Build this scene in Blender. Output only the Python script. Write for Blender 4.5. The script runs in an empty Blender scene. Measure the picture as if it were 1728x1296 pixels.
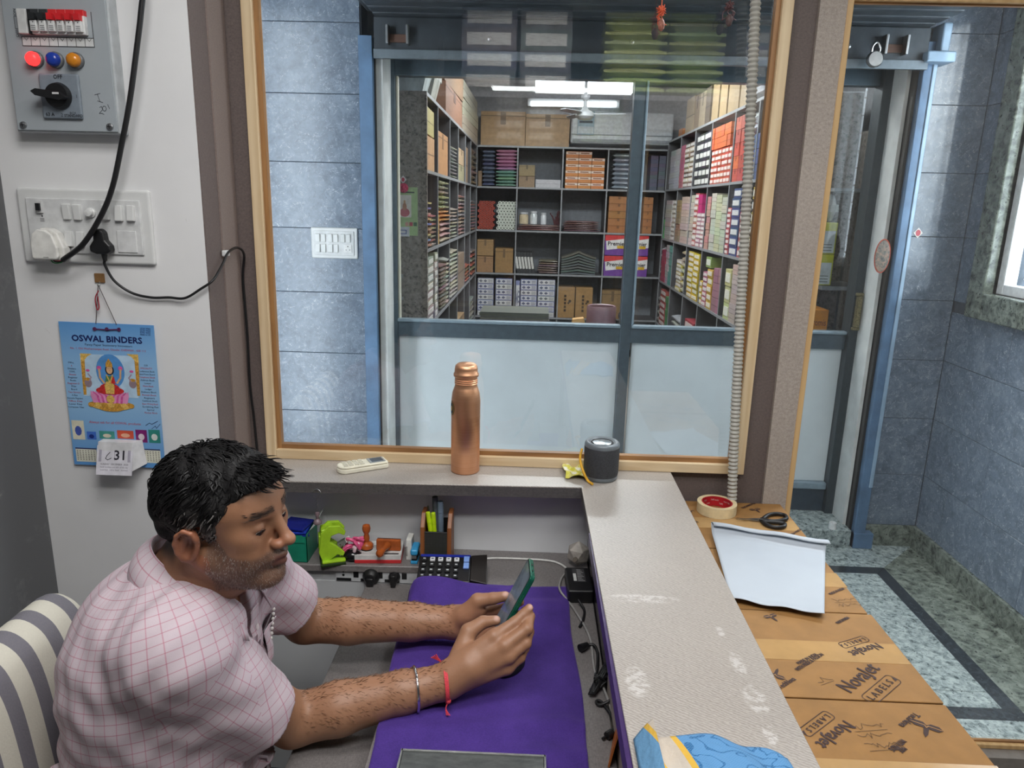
import bpy, bmesh, math, random
import numpy as np
from mathutils import Vector, Matrix
random.seed(7)
RND = random.Random(11)
SC = bpy.context.scene
COL = SC.collection
# ------------------------------------------------------------ camera
FPX, CX, CY, HC = 1225.0, 864.0, 648.0, 1.5          # focal length in pixels of the 1728x1296 frame, camera height
RV = (0.99920284, 0.03195015, -0.02393467)
DV = (0.03089648, -0.23924967, 0.97046638)
NV = (-0.02528018, 0.97043227, 0.2400461)
cd = bpy.data.cameras.new('camera'); cam = bpy.data.objects.new('camera', cd); COL.objects.link(cam)
cd.sensor_width = 36.0; cd.lens = 36.0 * FPX / 1728.0; cd.clip_start = 0.02; cd.clip_end = 60
rw = Vector((RV[0], DV[0], -NV[0])); dw = Vector((RV[1], DV[1], -NV[1])); fw = Vector((RV[2], DV[2], -NV[2]))
cam.matrix_world = Matrix(((rw.x, -dw.x, -fw.x, 0), (rw.y, -dw.y, -fw.y, 0), (rw.z, -dw.z, -fw.z, HC), (0, 0, 0, 1)))
SC.camera = cam

# ------------------------------------------------------------ view, world, lamps
SC.view_settings.view_transform = 'Standard'; SC.view_settings.look = 'None'
SC.view_settings.gamma = 1.0; SC.view_settings.use_curve_mapping = False
SC.view_settings.exposure = -0.22
W = bpy.data.worlds.new('daylight'); SC.world = W; W.use_nodes = True
bgn = W.node_tree.nodes['Background']; bgn.inputs[0].default_value = (0.86, 0.93, 1.0, 1); bgn.inputs[1].default_value = 12.0

def area(name, loc, size, power, color=(1, 1, 1), rot=(0, 0, 0)):
    l = bpy.data.lights.new(name, 'AREA'); l.shape = 'RECTANGLE'; l.size = size[0]; l.size_y = size[1]
    l.energy = power; l.color = color
    o = bpy.data.objects.new(name, l); COL.objects.link(o); o.location = loc; o.rotation_euler = rot
    return o
OFFICE_W = 19
area('office_lamp', (0.10, 0.12, 2.46), (1.0, 0.25), OFFICE_W * 1.15, (1, 0.985, 0.97))
area('office_lamp', (0.95, 0.35, 2.46), (0.6, 0.6), OFFICE_W * 0.8, (1, 0.985, 0.97))
area('office_lamp', (-0.30, 0.75, 2.46), (0.6, 0.4), OFFICE_W * 0.85, (1, 0.985, 0.97))
area('corridor_fill', (-0.7, 2.3, 2.66), (0.9, 0.2), 2.5, (0.96, 0.98, 1))  # two added, unseen fill lights that brighten the daylit corridor
area('corridor_fill', (1.2, 2.3, 2.66), (0.7, 0.3), 54, (0.96, 0.98, 1))
area('shop_lamp', (0.3, 5.2, 2.55), (1.3, 0.3), 64, (1, 1, 1))
area('shop_lamp', (0.3, 4.0, 2.62), (1.0, 0.3), 30, (1, 1, 1))
sun = bpy.data.lights.new('sun', 'SUN'); sun.energy = 2.0; sun.angle = math.radians(2.5); sun.color = (1, 0.97, 0.92)
so = bpy.data.objects.new('sun', sun); COL.objects.link(so)
so.rotation_euler = Vector((-0.30, 0.80, -0.10)).to_track_quat('-Z', 'Y').to_euler()

# ------------------------------------------------------------ helpers
def ray(px, py):
    v = (px - CX, py - CY, FPX)
    return (sum(a * b for a, b in zip(v, RV)), sum(a * b for a, b in zip(v, DV)), -sum(a * b for a, b in zip(v, NV)))
def at_y(px, py, Y):
    v = ray(px, py); k = Y / v[1]; return Vector((v[0] * k, Y, HC + v[2] * k))
def at_z(px, py, Z):
    v = ray(px, py); k = (Z - HC) / v[2]; return Vector((v[0] * k, v[1] * k, Z))
def at_x(px, py, X):
    v = ray(px, py); k = X / v[0]; return Vector((X, v[1] * k, HC + v[2] * k))

def lin(c):
    c = c / 255.0
    return c / 12.92 if c <= 0.04045 else ((c + 0.055) / 1.055) ** 2.4
def L3(rgb): return (lin(rgb[0]), lin(rgb[1]), lin(rgb[2]), 1)

class NT:
    """small node-tree builder"""
    def __init__(s, name):
        s.m = bpy.data.materials.new(name); s.m.use_nodes = True; s.t = s.m.node_tree
        s.b = s.t.nodes['Principled BSDF']; s.out = s.t.nodes['Material Output']
    def n(s, typ, **kw):
        nd = s.t.nodes.new(typ)
        for k, v in kw.items():
            if k.startswith('i_'):
                key = k[2:]; key = int(key) if key.isdigit() else key.replace('_', ' ')
                s.set(nd.inputs[key], v)
            else: setattr(nd, k, v)
        return nd
    def set(s, sock, v):
        if isinstance(v, bpy.types.NodeSocket): s.t.links.new(v, sock)
        else: sock.default_value = v
    def coord(s, which='Object'): return s.n('ShaderNodeTexCoord').outputs[which]
    def mapping(s, vec, scale=(1, 1, 1), rot=(0, 0, 0), loc=(0, 0, 0)):
        return s.n('ShaderNodeMapping', i_Vector=vec, i_Scale=scale, i_Rotation=rot, i_Location=loc).outputs[0]
    def noise(s, vec, scale, detail=3, rough=0.55, dist=0.0):
        return s.n('ShaderNodeTexNoise', i_Vector=vec, i_Scale=scale, i_Detail=detail, i_Roughness=rough, i_Distortion=dist).outputs['Fac']
    def ramp(s, fac, stops, interp='LINEAR'):
        r = s.n('ShaderNodeValToRGB', i_Fac=fac); cr = r.color_ramp; cr.interpolation = interp
        while len(cr.elements) < len(stops): cr.elements.new(0.5)
        for e, (p, c) in zip(cr.elements, stops):
            e.position = p; e.color = c if len(c) == 4 else L3(c)
        return r.outputs[0]
    def mix(s, fac, a, b, blend='MIX'):
        m = s.n('ShaderNodeMix', data_type='RGBA', blend_type=blend)
        for nm, v in (('Factor', fac), ('A', a), ('B', b)):
            for sk in m.inputs:
                if sk.name == nm and (sk.type == 'RGBA' or nm == 'Factor' and sk.type == 'VALUE'):
                    s.set(sk, v); break
        return [o for o in m.outputs if o.type == 'RGBA'][0]
    def math(s, op, a, b=0.0, c=0.0):
        m = s.n('ShaderNodeMath', operation=op); s.set(m.inputs[0], a); s.set(m.inputs[1], b); s.set(m.inputs[2], c); return m.outputs[0]
    def bump(s, h, strength=0.3, dist=0.002):
        s.set(s.b.inputs['Normal'], s.n('ShaderNodeBump', i_Height=h, i_Strength=strength, i_Distance=dist).outputs[0])
    def fin(s, color=None, rough=0.5, metal=0.0, **kw):
        if color is not None: s.set(s.b.inputs['Base Color'], color)
        s.set(s.b.inputs['Roughness'], rough); s.set(s.b.inputs['Metallic'], metal)
        for k, v in kw.items(): s.set(s.b.inputs[k.replace('_', ' ')], v)
        return s.m

_mc = {}
def pm(rgb, rough=0.5, metal=0.0, var=0.06, scale=40.0, bump=0.0, name=None, **kw):
    """plain coloured procedural material with a little grain"""
    key = (tuple(rgb), rough, metal, var, scale, bump, tuple(sorted(kw.items())))
    if key in _mc: return _mc[key]
    t = NT(name or 'paint_%d_%d_%d' % tuple(rgb)); f = t.noise(t.coord(), scale, 4)
    lo = [max(0, c * (1 - var)) for c in rgb]; hi = [min(255, c * (1 + var)) for c in rgb]
    c = t.ramp(f, [(0.3, lo), (0.7, hi)])
    if bump: t.bump(f, bump)
    _mc[key] = t.fin(c, rough, metal, **kw)
    return _mc[key]
def emi(rgb, strength):
    key = ('emi', tuple(rgb), strength)
    if key in _mc: return _mc[key]
    t = NT('glow'); t.fin(L3(rgb), 0.4); t.set(t.b.inputs['Emission Color'], L3(rgb)); t.set(t.b.inputs['Emission Strength'], strength)
    _mc[key] = t.m; return t.m

class MB:
    """collects shapes (each with a material) and links them as one mesh object"""
    def __init__(s): s.v = []; s.f = []; s.mi = []; s.mats = []; s.cur = 0; s.uv = None
    def mat(s, m):
        if m not in s.mats: s.mats.append(m)
        s.cur = s.mats.index(m); return s
    def add(s, vs, fs):
        o = len(s.v); s.v += [tuple(p) for p in vs]
        for f in fs: s.f.append(tuple(i + o for i in f)); s.mi.append(s.cur)
        return s
    def box(s, x0, x1, y0, y1, z0, z1):
        x0, x1 = min(x0, x1), max(x0, x1); y0, y1 = min(y0, y1), max(y0, y1); z0, z1 = min(z0, z1), max(z0, z1)
        return s.add([(x0, y0, z0), (x1, y0, z0), (x1, y1, z0), (x0, y1, z0), (x0, y0, z1), (x1, y0, z1), (x1, y1, z1), (x0, y1, z1)],
                     [(3, 2, 1, 0), (4, 5, 6, 7), (0, 1, 5, 4), (1, 2, 6, 5), (2, 3, 7, 6), (3, 0, 4, 7)])
    def obox(s, M, sx, sy, sz):
        """box centred at M's origin with M's axes (4x4), full sizes"""
        h = (sx / 2, sy / 2, sz / 2)
        c = [(-1, -1, -1), (1, -1, -1), (1, 1, -1), (-1, 1, -1), (-1, -1, 1), (1, -1, 1), (1, 1, 1), (-1, 1, 1)]
        return s.add([M @ Vector((a * h[0], b * h[1], d * h[2])) for a, b, d in c],
                     [(3, 2, 1, 0), (4, 5, 6, 7), (0, 1, 5, 4), (1, 2, 6, 5), (2, 3, 7, 6), (3, 0, 4, 7)])
    def quad(s, a, b, c, d): return s.add([a, b, c, d], [(0, 1, 2, 3)])
    def prism(s, poly, M, h):
        """2D polygon (counter-clockwise) in M's xy plane extruded along M's z by h"""
        n = len(poly)
        vs = [M @ Vector((x, y, 0)) for x, y in poly] + [M @ Vector((x, y, h)) for x, y in poly]
        fs = [tuple(range(n - 1, -1, -1)), tuple(range(n, 2 * n))] + [(i, (i + 1) % n, n + (i + 1) % n, n + i) for i in range(n)]
        return s.add(vs, fs)
    def lathe(s, prof, M=None, n=24, cap=True):
        """profile [(r,z)...] turned about M's z axis"""
        M = M or Matrix.Identity(4); vs = []; fs = []
        for r, z in prof:
            for i in range(n):
                a = 2 * math.pi * i / n; vs.append(M @ Vector((r * math.cos(a), r * math.sin(a), z)))
        for k in range(len(prof) - 1):
            for i in range(n):
                j = (i + 1) % n; fs.append((k * n + i, k * n + j, (k + 1) * n + j, (k + 1) * n + i))
        if cap:
            fs.append(tuple(range(n - 1, -1, -1))); b = (len(prof) - 1) * n; fs.append(tuple(range(b, b + n)))
        return s.add(vs, fs)
    def cyl(s, p0, p1, r0, r1=None, n=14):
        p0 = Vector(p0); p1 = Vector(p1); d = p1 - p0
        M = Matrix.Translation(p0) @ d.to_track_quat('Z', 'Y').to_matrix().to_4x4()
        return s.lathe([(r0, 0), (r0 if r1 is None else r1, d.length)], M, n)
    def tube(s, pts, r, n=8, closed=False, rs=None):
        pts = [Vector(p) for p in pts]; k = len(pts); vs = []; fs = []
        up = Vector((0.123, 0.31, 0.94)); prev = None
        for i, p in enumerate(pts):
            a = pts[(i - 1) % k] if (i > 0 or closed) else p; b = pts[(i + 1) % k] if (i < k - 1 or closed) else p
            t = (b - a)
            t = t.normalized() if t.length > 1e-9 else Vector((0, 0, 1))
            if prev is None:
                u = t.cross(up)
                if u.length < 0.05: u = t.cross(Vector((1, 0, 0)))
            else: u = prev - t * prev.dot(t)
            u.normalize(); prev = u; w = t.cross(u); rr = rs[i] if rs else r
            for j in range(n):
                an = 2 * math.pi * j / n; vs.append(p + (u * math.cos(an) + w * math.sin(an)) * rr)
        for i in range(k if closed else k - 1):
            i2 = (i + 1) % k
            for j in range(n):
                j2 = (j + 1) % n; fs.append((i * n + j, i * n + j2, i2 * n + j2, i2 * n + j))
        if not closed: fs += [tuple(range(n - 1, -1, -1)), tuple(range((k - 1) * n, k * n))]
        return s.add(vs, fs)
    def grid(s, fn, nu, nv, thick=None):
        """surface fn(u,v)->Vector, u,v in 0..1"""
        vs = [fn(i / nu, j / nv) for j in range(nv + 1) for i in range(nu + 1)]
        fs = [(j * (nu + 1) + i, j * (nu + 1) + i + 1, (j + 1) * (nu + 1) + i + 1, (j + 1) * (nu + 1) + i) for j in range(nv) for i in range(nu)]
        return s.add(vs, fs)
    def sphere(s, c, r, n=14, sq=(1, 1, 1), M=None):
        M = M or Matrix.Identity(4); c = Vector(c); vs = []; fs = []; m = max(4, n // 2)
        for k in range(m + 1):
            th = math.pi * k / m
            for i in range(n):
                a = 2 * math.pi * i / n
                vs.append(c + (M.to_3x3() @ Vector((r * sq[0] * math.sin(th) * math.cos(a), r * sq[1] * math.sin(th) * math.sin(a), -r * sq[2] * math.cos(th)))))
        for k in range(m):
            for i in range(n):
                j = (i + 1) % n; fs.append((k * n + i, k * n + j, (k + 1) * n + j, (k + 1) * n + i))
        return s.add(vs, fs)
    def mesh(s, name, smooth=None):
        me = bpy.data.meshes.new(name); me.from_pydata(s.v, [], s.f)
        for m in s.mats: me.materials.append(m)
        me.polygons.foreach_set('material_index', s.mi)
        if smooth is not None:
            me.polygons.foreach_set('use_smooth', [True] * len(me.polygons))
            me.set_sharp_from_angle(angle=math.radians(smooth))
        me.update(); return me
    def build(s, name, parent=None, smooth=None, bev=None, seg=2, solid=None, sub=0, base=False):
        me = s.mesh(name, smooth); o = bpy.data.objects.new(name, me); COL.objects.link(o)
        if base:       # put the object's origin at the middle of its base
            xs = [v[0] for v in s.v]; ys = [v[1] for v in s.v]; zs = [v[2] for v in s.v]
            c = Vector(((min(xs) + max(xs)) / 2, (min(ys) + max(ys)) / 2, min(zs)))
            me.transform(Matrix.Translation(-c)); o.location = c
        if parent is not None: attach(o, parent)
        if sub:
            md = o.modifiers.new('subsurf', 'SUBSURF'); md.levels = sub; md.render_levels = sub
        if solid:
            md = o.modifiers.new('solid', 'SOLIDIFY'); md.thickness = solid; md.offset = 0
        if bev:
            md = o.modifiers.new('bevel', 'BEVEL'); md.width = bev; md.segments = seg; md.limit_method = 'ANGLE'; md.angle_limit = math.radians(40)
        return o
def attach(o, parent):
    """parent a piece whose mesh was written in world coordinates"""
    o.parent = parent; o.matrix_parent_inverse = pworld(parent).inverted()
def pworld(o):
    m = Matrix.LocRotScale(o.location, o.rotation_euler, o.scale)
    if o.parent: m = pworld(o.parent) @ o.matrix_parent_inverse @ m
    return m
def tag(o, label=None, cat=None, group=None, kind=None):
    if label: o['label'] = label
    if cat: o['category'] = cat
    if group: o['group'] = group
    if kind: o['kind'] = kind
    return o
def empty(name, loc, label=None, cat=None, group=None, kind=None, rz=0.0):
    o = bpy.data.objects.new(name, None); COL.objects.link(o); o.location = loc; o.rotation_euler = (0, 0, rz); o.empty_display_size = 0.05
    return tag(o, label, cat, group, kind)
def struct(o): o['kind'] = 'structure'; return o
def inst(src, name, loc, rot=(0, 0, 0), scale=(1, 1, 1), parent=None, color=None):
    o = bpy.data.objects.new(name, src); COL.objects.link(o); o.location = loc; o.rotation_euler = rot; o.scale = scale
    if parent is not None: attach(o, parent)
    if color: o.color = color
    return o
ORD = ['lowest', 'second up', 'third up', 'fourth up', 'fifth up', 'sixth up', 'seventh up', 'eighth up', 'ninth up', 'tenth up', 'eleventh up', 'twelfth up']
def plane_M(o, u, n):
    """matrix whose x axis is u, z axis is n, origin o"""
    u = Vector(u).normalized(); n = Vector(n).normalized(); v = n.cross(u)
    return Matrix(((u.x, v.x, n.x, o[0]), (u.y, v.y, n.y, o[1]), (u.z, v.z, n.z, o[2]), (0, 0, 0, 1)))
_tc = {}
def text_poly(s):
    """outline of a word from the built-in font: vertices in units of letter height, faces"""
    if s in _tc: return _tc[s]
    cu = bpy.data.curves.new('t', 'FONT'); cu.body = s; cu.resolution_u = 2; cu.align_x = 'CENTER'; cu.align_y = 'CENTER'
    ob = bpy.data.objects.new('t', cu); me = bpy.data.meshes.new_from_object(ob)
    r = ([tuple(v.co) for v in me.vertices], [tuple(p.vertices) for p in me.polygons])
    bpy.data.objects.remove(ob); bpy.data.meshes.remove(me); bpy.data.curves.remove(cu); _tc[s] = r; return r
def put_text(mb, s, M, h, m, wide=1.0, bold=0.0, rot=0.0, at=(0, 0), z=0.0005, maxw=None, shear=0.0):
    """letters of height h centred at `at` in plane M"""
    vs, fs = text_poly(s); mb.mat(m)
    k = h / 0.72; kx = k * wide
    if maxw:
        w = (max(v[0] for v in vs) - min(v[0] for v in vs)) * kx
        if w > 0: kx *= maxw / w
    c, sn = math.cos(rot), math.sin(rot)
    offs = [(0, 0)] if not bold else [(-bold, 0), (bold, 0), (0, bold), (0, -bold)]
    for q, (ox, oy) in enumerate(offs):
        P = []
        for x, y, _ in vs:
            X = x * kx + ox + shear * y * k; Y = y * k + oy
            P.append(M @ Vector((at[0] + X * c - Y * sn, at[1] + X * sn + Y * c, z + q * 0.00004)))
        mb.add(P, fs)
def pq(mb, M, m, pts, z=0.0003):
    """flat polygon on plane M"""
    mb.mat(m); mb.add([M @ Vector((x, y, z)) for x, y in pts], [tuple(range(len(pts)))])
def rect(mb, M, m, x0, x1, y0, y1, z=0.0003): pq(mb, M, m, [(x0, y0), (x1, y0), (x1, y1), (x0, y1)], z)
def disc(mb, M, m, cx, cy, rx, ry=None, z=0.0003, n=16, a0=0, a1=2 * math.pi):
    ry = ry or rx
    pq(mb, M, m, [(cx + rx * math.cos(a0 + (a1 - a0) * i / n), cy + ry * math.sin(a0 + (a1 - a0) * i / n)) for i in range(n if a1 - a0 > 6.2 else n + 1)], z)
def stroke(mb, M, m, pts, w, z=0.0004):
    mb.mat(m)
    for (x0, y0), (x1, y1) in zip(pts[:-1], pts[1:]):
        z += .000012
        d = Vector((x1 - x0, y1 - y0))
        if d.length < 1e-6: continue
        d.normalize(); nx, ny = -d.y * w / 2, d.x * w / 2
        mb.add([M @ Vector(p) for p in ((x0 + nx - d.x * w / 2, y0 + ny - d.y * w / 2, z), (x0 - nx - d.x * w / 2, y0 - ny - d.y * w / 2, z), (x1 - nx + d.x * w / 2, y1 - ny + d.y * w / 2, z), (x1 + nx + d.x * w / 2, y1 + ny + d.y * w / 2, z))], [(0, 1, 2, 3)])
def bez(pts, n=10):
    """smooth path through points (Catmull-Rom)"""
    P = [Vector(p) for p in pts]; P = [P[0] * 2 - P[1]] + P + [P[-1] * 2 - P[-2]]; out = []
    for i in range(1, len(P) - 2):
        for k in range(n):
            t = k / n; a, b, c, d = P[i - 1:i + 3]
            out.append(0.5 * ((2 * b) + (c - a) * t + (2 * a - 5 * b + 4 * c - d) * t * t + (3 * b - a - 3 * c + d) * t ** 3))
    out.append(P[-2]); return out

# ------------------------------------------------------------ materials
def mk_weave(name, a, b, rough, sc=420.0, bump=0.25):
    t = NT(name); co = t.coord()
    n1 = t.noise(t.mapping(co, (1, .28, 1)), sc * 1.1, 2); n2 = t.noise(t.mapping(co, (.28, 1, .35)), sc * 1.2, 2); f = t.math('MULTIPLY_ADD', n1, .55, t.math('MULTIPLY', n2, .55))
    big = t.noise(co, 3.0, 3); f2 = t.math('MULTIPLY_ADD', big, .25, f)
    c = t.ramp(f2, [(.40, a), (.95, b)]); t.bump(f, bump, .0006); return t.fin(c, rough)
M_COUNTER = mk_weave('woven_laminate_light', (136, 129, 124), (197, 190, 183), 0.30)
M_LAMD = mk_weave('woven_laminate_charcoal', (62, 60, 60), (104, 100, 98), 0.5)
M_DESK = mk_weave('woven_laminate_grey', (92, 88, 88), (136, 131, 129), 0.38)
M_BROWN = mk_weave('fabric_laminate_brown', (84, 74, 72), (116, 103, 99), 0.6, 500)
M_TAUPE = mk_weave('fabric_laminate_taupe', (112, 99, 94), (140, 125, 119), 0.6, 500)
M_BEIGE = mk_weave('fabric_laminate_beige', (140, 130, 122), (190, 179, 170), 0.6, 360)

def mk_wood(name, a, b, scale=9.0, rough=0.45, horiz=False):
    t = NT(name); co = t.mapping(t.coord('Object'), (1.2, 14, 14) if horiz else (14, 14, 1.2))
    n = t.noise(co, scale * 0.4, 5, 0.6, 1.2); w = t.n('ShaderNodeTexWave', i_Vector=co, i_Scale=0.9, i_Distortion=9.0, i_Detail=3.0).outputs['Fac']
    f = t.math('MULTIPLY_ADD', w, 0.35, t.math('MULTIPLY', n, 0.75))
    c = t.ramp(f, [(0.2, a), (0.8, b)]); t.bump(f, 0.12, 0.001); return t.fin(c, rough)
M_PINE = mk_wood('pine_light', (204, 176, 136), (226, 204, 168))
M_PINEH = mk_wood('pine_light_rail', (204, 176, 136), (226, 204, 168), horiz=True)
M_PINED = mk_wood('pine_edge', (120, 84, 50), (168, 124, 78))
M_PINEDH = mk_wood('pine_edge_rail', (120, 84, 50), (168, 124, 78), horiz=True)
M_PINEY = mk_wood('pine_yellow', (192, 154, 106), (212, 178, 128))
M_WOODB = mk_wood('brown_wood', (110, 62, 30), (150, 92, 50), 12)

def mk_tile():
    t = NT('marbled_blue_tile'); co = t.coord('Object'); oi = t.n('ShaderNodeObjectInfo').outputs['Random']
    off = t.n('ShaderNodeCombineXYZ', i_X=t.math('MULTIPLY', oi, 17.0), i_Y=t.math('MULTIPLY', oi, 9.0), i_Z=t.math('MULTIPLY', oi, 5.0)).outputs[0]
    v = t.n('ShaderNodeVectorMath', operation='ADD'); t.set(v.inputs[0], co); t.set(v.inputs[1], off); v = v.outputs[0]
    n1 = t.noise(v, 9, 6, 0.62, 1.1); n2 = t.noise(v, 26, 5, 0.7, 1.6)
    base = t.ramp(n1, [(0.28, (74, 88, 105)), (0.5, (108, 122, 140)), (0.72, (136, 149, 164))])
    fine = t.ramp(n2, [(0.3, (84, 97, 112)), (0.65, (138, 151, 166))])
    c = t.mix(0.42, base, fine)
    vein = t.noise(v, 13, 4, 0.6, 2.2); d = t.math('ABSOLUTE', t.math('SUBTRACT', vein, 0.5))
    wm = t.math('MULTIPLY', t.math('LESS_THAN', d, 0.0065), t.math('GREATER_THAN', n2, 0.5))
    c = t.mix(t.math('MULTIPLY', wm, 0.55), c, L3((208, 214, 222)))
    vein2 = t.noise(v, 19, 5, 0.7, 1.4); d2 = t.math('ABSOLUTE', t.math('SUBTRACT', vein2, 0.47))
    c = t.mix(t.math('MULTIPLY', t.math('LESS_THAN', d2, 0.010), 0.5), c, L3((72, 82, 98)))
    return t.fin(c, 0.22)
M_TILE = mk_tile()
M_GROUT = pm((70, 78, 88), 0.8)
def mk_granite(name, a, b, dark, sc=1.0, rough=0.18):
    t = NT(name); co = t.coord('Object')
    v = t.n('ShaderNodeTexVoronoi', i_Vector=t.mapping(co, (1, 1, 1)), i_Scale=48 * sc, i_Randomness=1.0).outputs['Distance']
    n1 = t.noise(co, 42 * sc, 5, 0.7, 1.0); n2 = t.noise(co, 95 * sc, 4, 0.7)
    f = t.math('MULTIPLY_ADD', v, 0.25, n1)
    c = t.ramp(f, [(0.42, dark), (0.56, a), (0.78, b)])
    c = t.mix(t.math('GREATER_THAN', n2, 0.62), c, L3(dark))
    return t.fin(c, rough)
M_GRAN = mk_granite('granite_light', (132, 144, 144), (178, 188, 186), (58, 68, 70))
M_GRAND = mk_granite('granite_green', (92, 100, 92), (136, 144, 134), (40, 46, 44), 0.7)
M_GRANB = mk_granite('granite_black', (34, 41, 46), (52, 60, 66), (24, 29, 33), 1.4)
M_SPECK = mk_granite('speckled_laminate', (128, 118, 110), (160, 150, 141), (60, 55, 54), 1.0, 0.35)
M_WHITE = pm((206, 206, 206), 0.75, 0, 0.02, 3, 0.05)
M_CEIL = pm((205, 207, 208), 0.9, 0, 0.02, 2)
M_CAVITY = pm((218, 220, 223), 0.35, 0, 0.02, 4)
M_DGREY = pm((78, 80, 82), 0.6, 0, 0.1, 10)
M_ALU = pm((92, 106, 116), 0.38, 0.55, 0.05, 30)
M_ALUL = pm((142, 160, 172), 0.35, 0.3, 0.05, 30)
M_BLUE = pm((88, 118, 150), 0.4, 0.1, 0.10, 12)
M_BLUEL = pm((146, 172, 196), 0.4, 0.1, 0.06, 12)
M_JAMB = pm((214, 216, 214), 0.6, 0, 0.06, 9)
M_FROST = pm((212, 220, 224), 0.25, 0, 0.03, 3)
M_SHUT = pm((66, 72, 78), 0.45, 0.3, 0.12, 14)
M_STEEL = pm((170, 172, 174), 0.3, 1.0, 0.05, 60)
M_CHROME = pm((225, 226, 228), 0.12, 1.0, 0.02, 60)
M_BLACK = pm((22, 22, 24), 0.42, 0, 0.1, 60)
M_PLAST = pm((216, 217, 216), 0.35, 0, 0.015, 20)
M_IVORY = pm((226, 222, 204), 0.35, 0, 0.02, 20)
M_CARD = pm((170, 126, 70), 0.75, 0, 0.05, 30, 0.05)
M_TAN = pm((176, 140, 96), 0.7, 0, 0.07, 18)

def mk_glass(name, tint, refl, add=0.02):
    t = NT(name); t.t.nodes.remove(t.b)
    fc = t.n('ShaderNodeLayerWeight', i_Blend=0.5).outputs['Facing']; fr = t.math('MULTIPLY_ADD', t.math('POWER', fc, 5.0), 0.96, 0.04)
    f = t.math('MINIMUM', t.math('MULTIPLY_ADD', fr, refl, add), 1.0)
    tr = t.n('ShaderNodeBsdfTransparent', i_Color=tint).outputs[0]; gl = t.n('ShaderNodeBsdfGlossy', i_Color=(1, 1, 1, 1), i_Roughness=0.015).outputs[0]
    mx = t.n('ShaderNodeMixShader', i_Fac=f); t.t.links.new(tr, mx.inputs[1]); t.t.links.new(gl, mx.inputs[2])
    t.t.links.new(mx.outputs[0], t.out.inputs['Surface']); return t.m
M_GLASS = mk_glass('window_glass', (0.93, 0.96, 0.96, 1), 1.9, 0.03)
M_GLASS2 = mk_glass('shop_glass', (0.90, 0.94, 0.95, 1), 1.4, 0.0)
# ============================================================ THE SETTING
YW = 1.858          # office front partition plane
def slab(name, x0, x1, y0, y1, z0, z1, m, parent=None, st=True, bev=None):
    o = MB().mat(m).box(x0, x1, y0, y1, z0, z1).build(name, parent, bev=bev)
    return struct(o) if st and parent is None else o
M_OFLOOR = pm((128, 128, 128), 0.35, 0, 0.06, 6)
slab('floor', -1.25, 1.84, -1.95, YW + 0.02, -0.26, -0.20, M_OFLOOR)
slab('ceiling', -1.25, 1.84, -1.95, YW + 0.02, 2.50, 2.56, M_CEIL)
slab('wall_back', -1.25, 1.84, -2.0, -1.9, -0.2, 2.5, pm((150, 148, 146), 0.8))
slab('wall_right', 1.80, 1.84, -1.9, YW + 0.02, -0.2, 2.5, pm((170, 170, 168), 0.8))
t = NT('scraped_dark_paint'); co = t.coord(); n = t.noise(co, 7, 6, 0.7); n2 = t.noise(co, 60, 3)
c = t.ramp(t.math('MULTIPLY_ADD', n2, 0.22, n), [(0.70, (98, 99, 101)), (0.78, (108, 109, 111)), (0.84, (150, 148, 140))]); M_SCRAPE = t.fin(c, 0.75)
slab('wall_left', -1.25, -1.195, -1.9, 1.65, -0.2, 2.5, M_SCRAPE)
t = NT('white_plaster'); co = t.coord(); n = t.noise(co, 2.2, 5, 0.6); n2 = t.noise(co, 9, 6, 0.75, 1.5)
c = t.ramp(n, [(0.3, (222, 222, 223)), (0.7, (232, 232, 232))]); sm = t.math('MULTIPLY', t.math('GREATER_THAN', n2, 0.69), 0.25)
c = t.mix(sm, c, L3((160, 158, 154))); t.bump(n2, 0.08, 0.002); M_PLASTER = t.fin(c, 0.7)
slab('wall_pillar', -1.25, -0.745, 1.65, YW + 0.02, -0.2, 2.5, M_PLASTER)
# laminate returns beside the pillar
slab('trim_1', -0.745, -0.742, 1.652, 1.733, -0.2, 2.5, M_BROWN)
slab('trim_2', -0.745, -0.738, 1.733, 1.826, -0.2, 2.5, M_TAUPE)
# front partition, in pieces around the two panes
slab('wall_front', -0.745, -0.690, 1.842, YW + 0.02, -0.2, 2.5, M_BROWN)
slab('wall_front', -0.690, 0.572, 1.850, YW + 0.02, -0.2, 0.822, M_BROWN)
slab('wall_front', -0.690, 0.572, 1.842, YW + 0.02, 2.30, 2.5, M_BROWN)
slab('wall_front', 0.572, 0.636, 1.850, YW + 0.02, -0.2, 2.5, M_BROWN)
slab('wall_front', 0.636, 0.698, 1.838, YW + 0.02, -0.2, 2.5, M_BEIGE)
slab('wall_front', 0.698, 1.80, 1.842, YW + 0.02, 1.982, 2.5, M_BEIGE)
slab('wall_front', 0.698, 1.80, 1.80, YW + 0.02, -0.2, 0.0, pm((128, 122, 116), 0.5))

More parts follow.
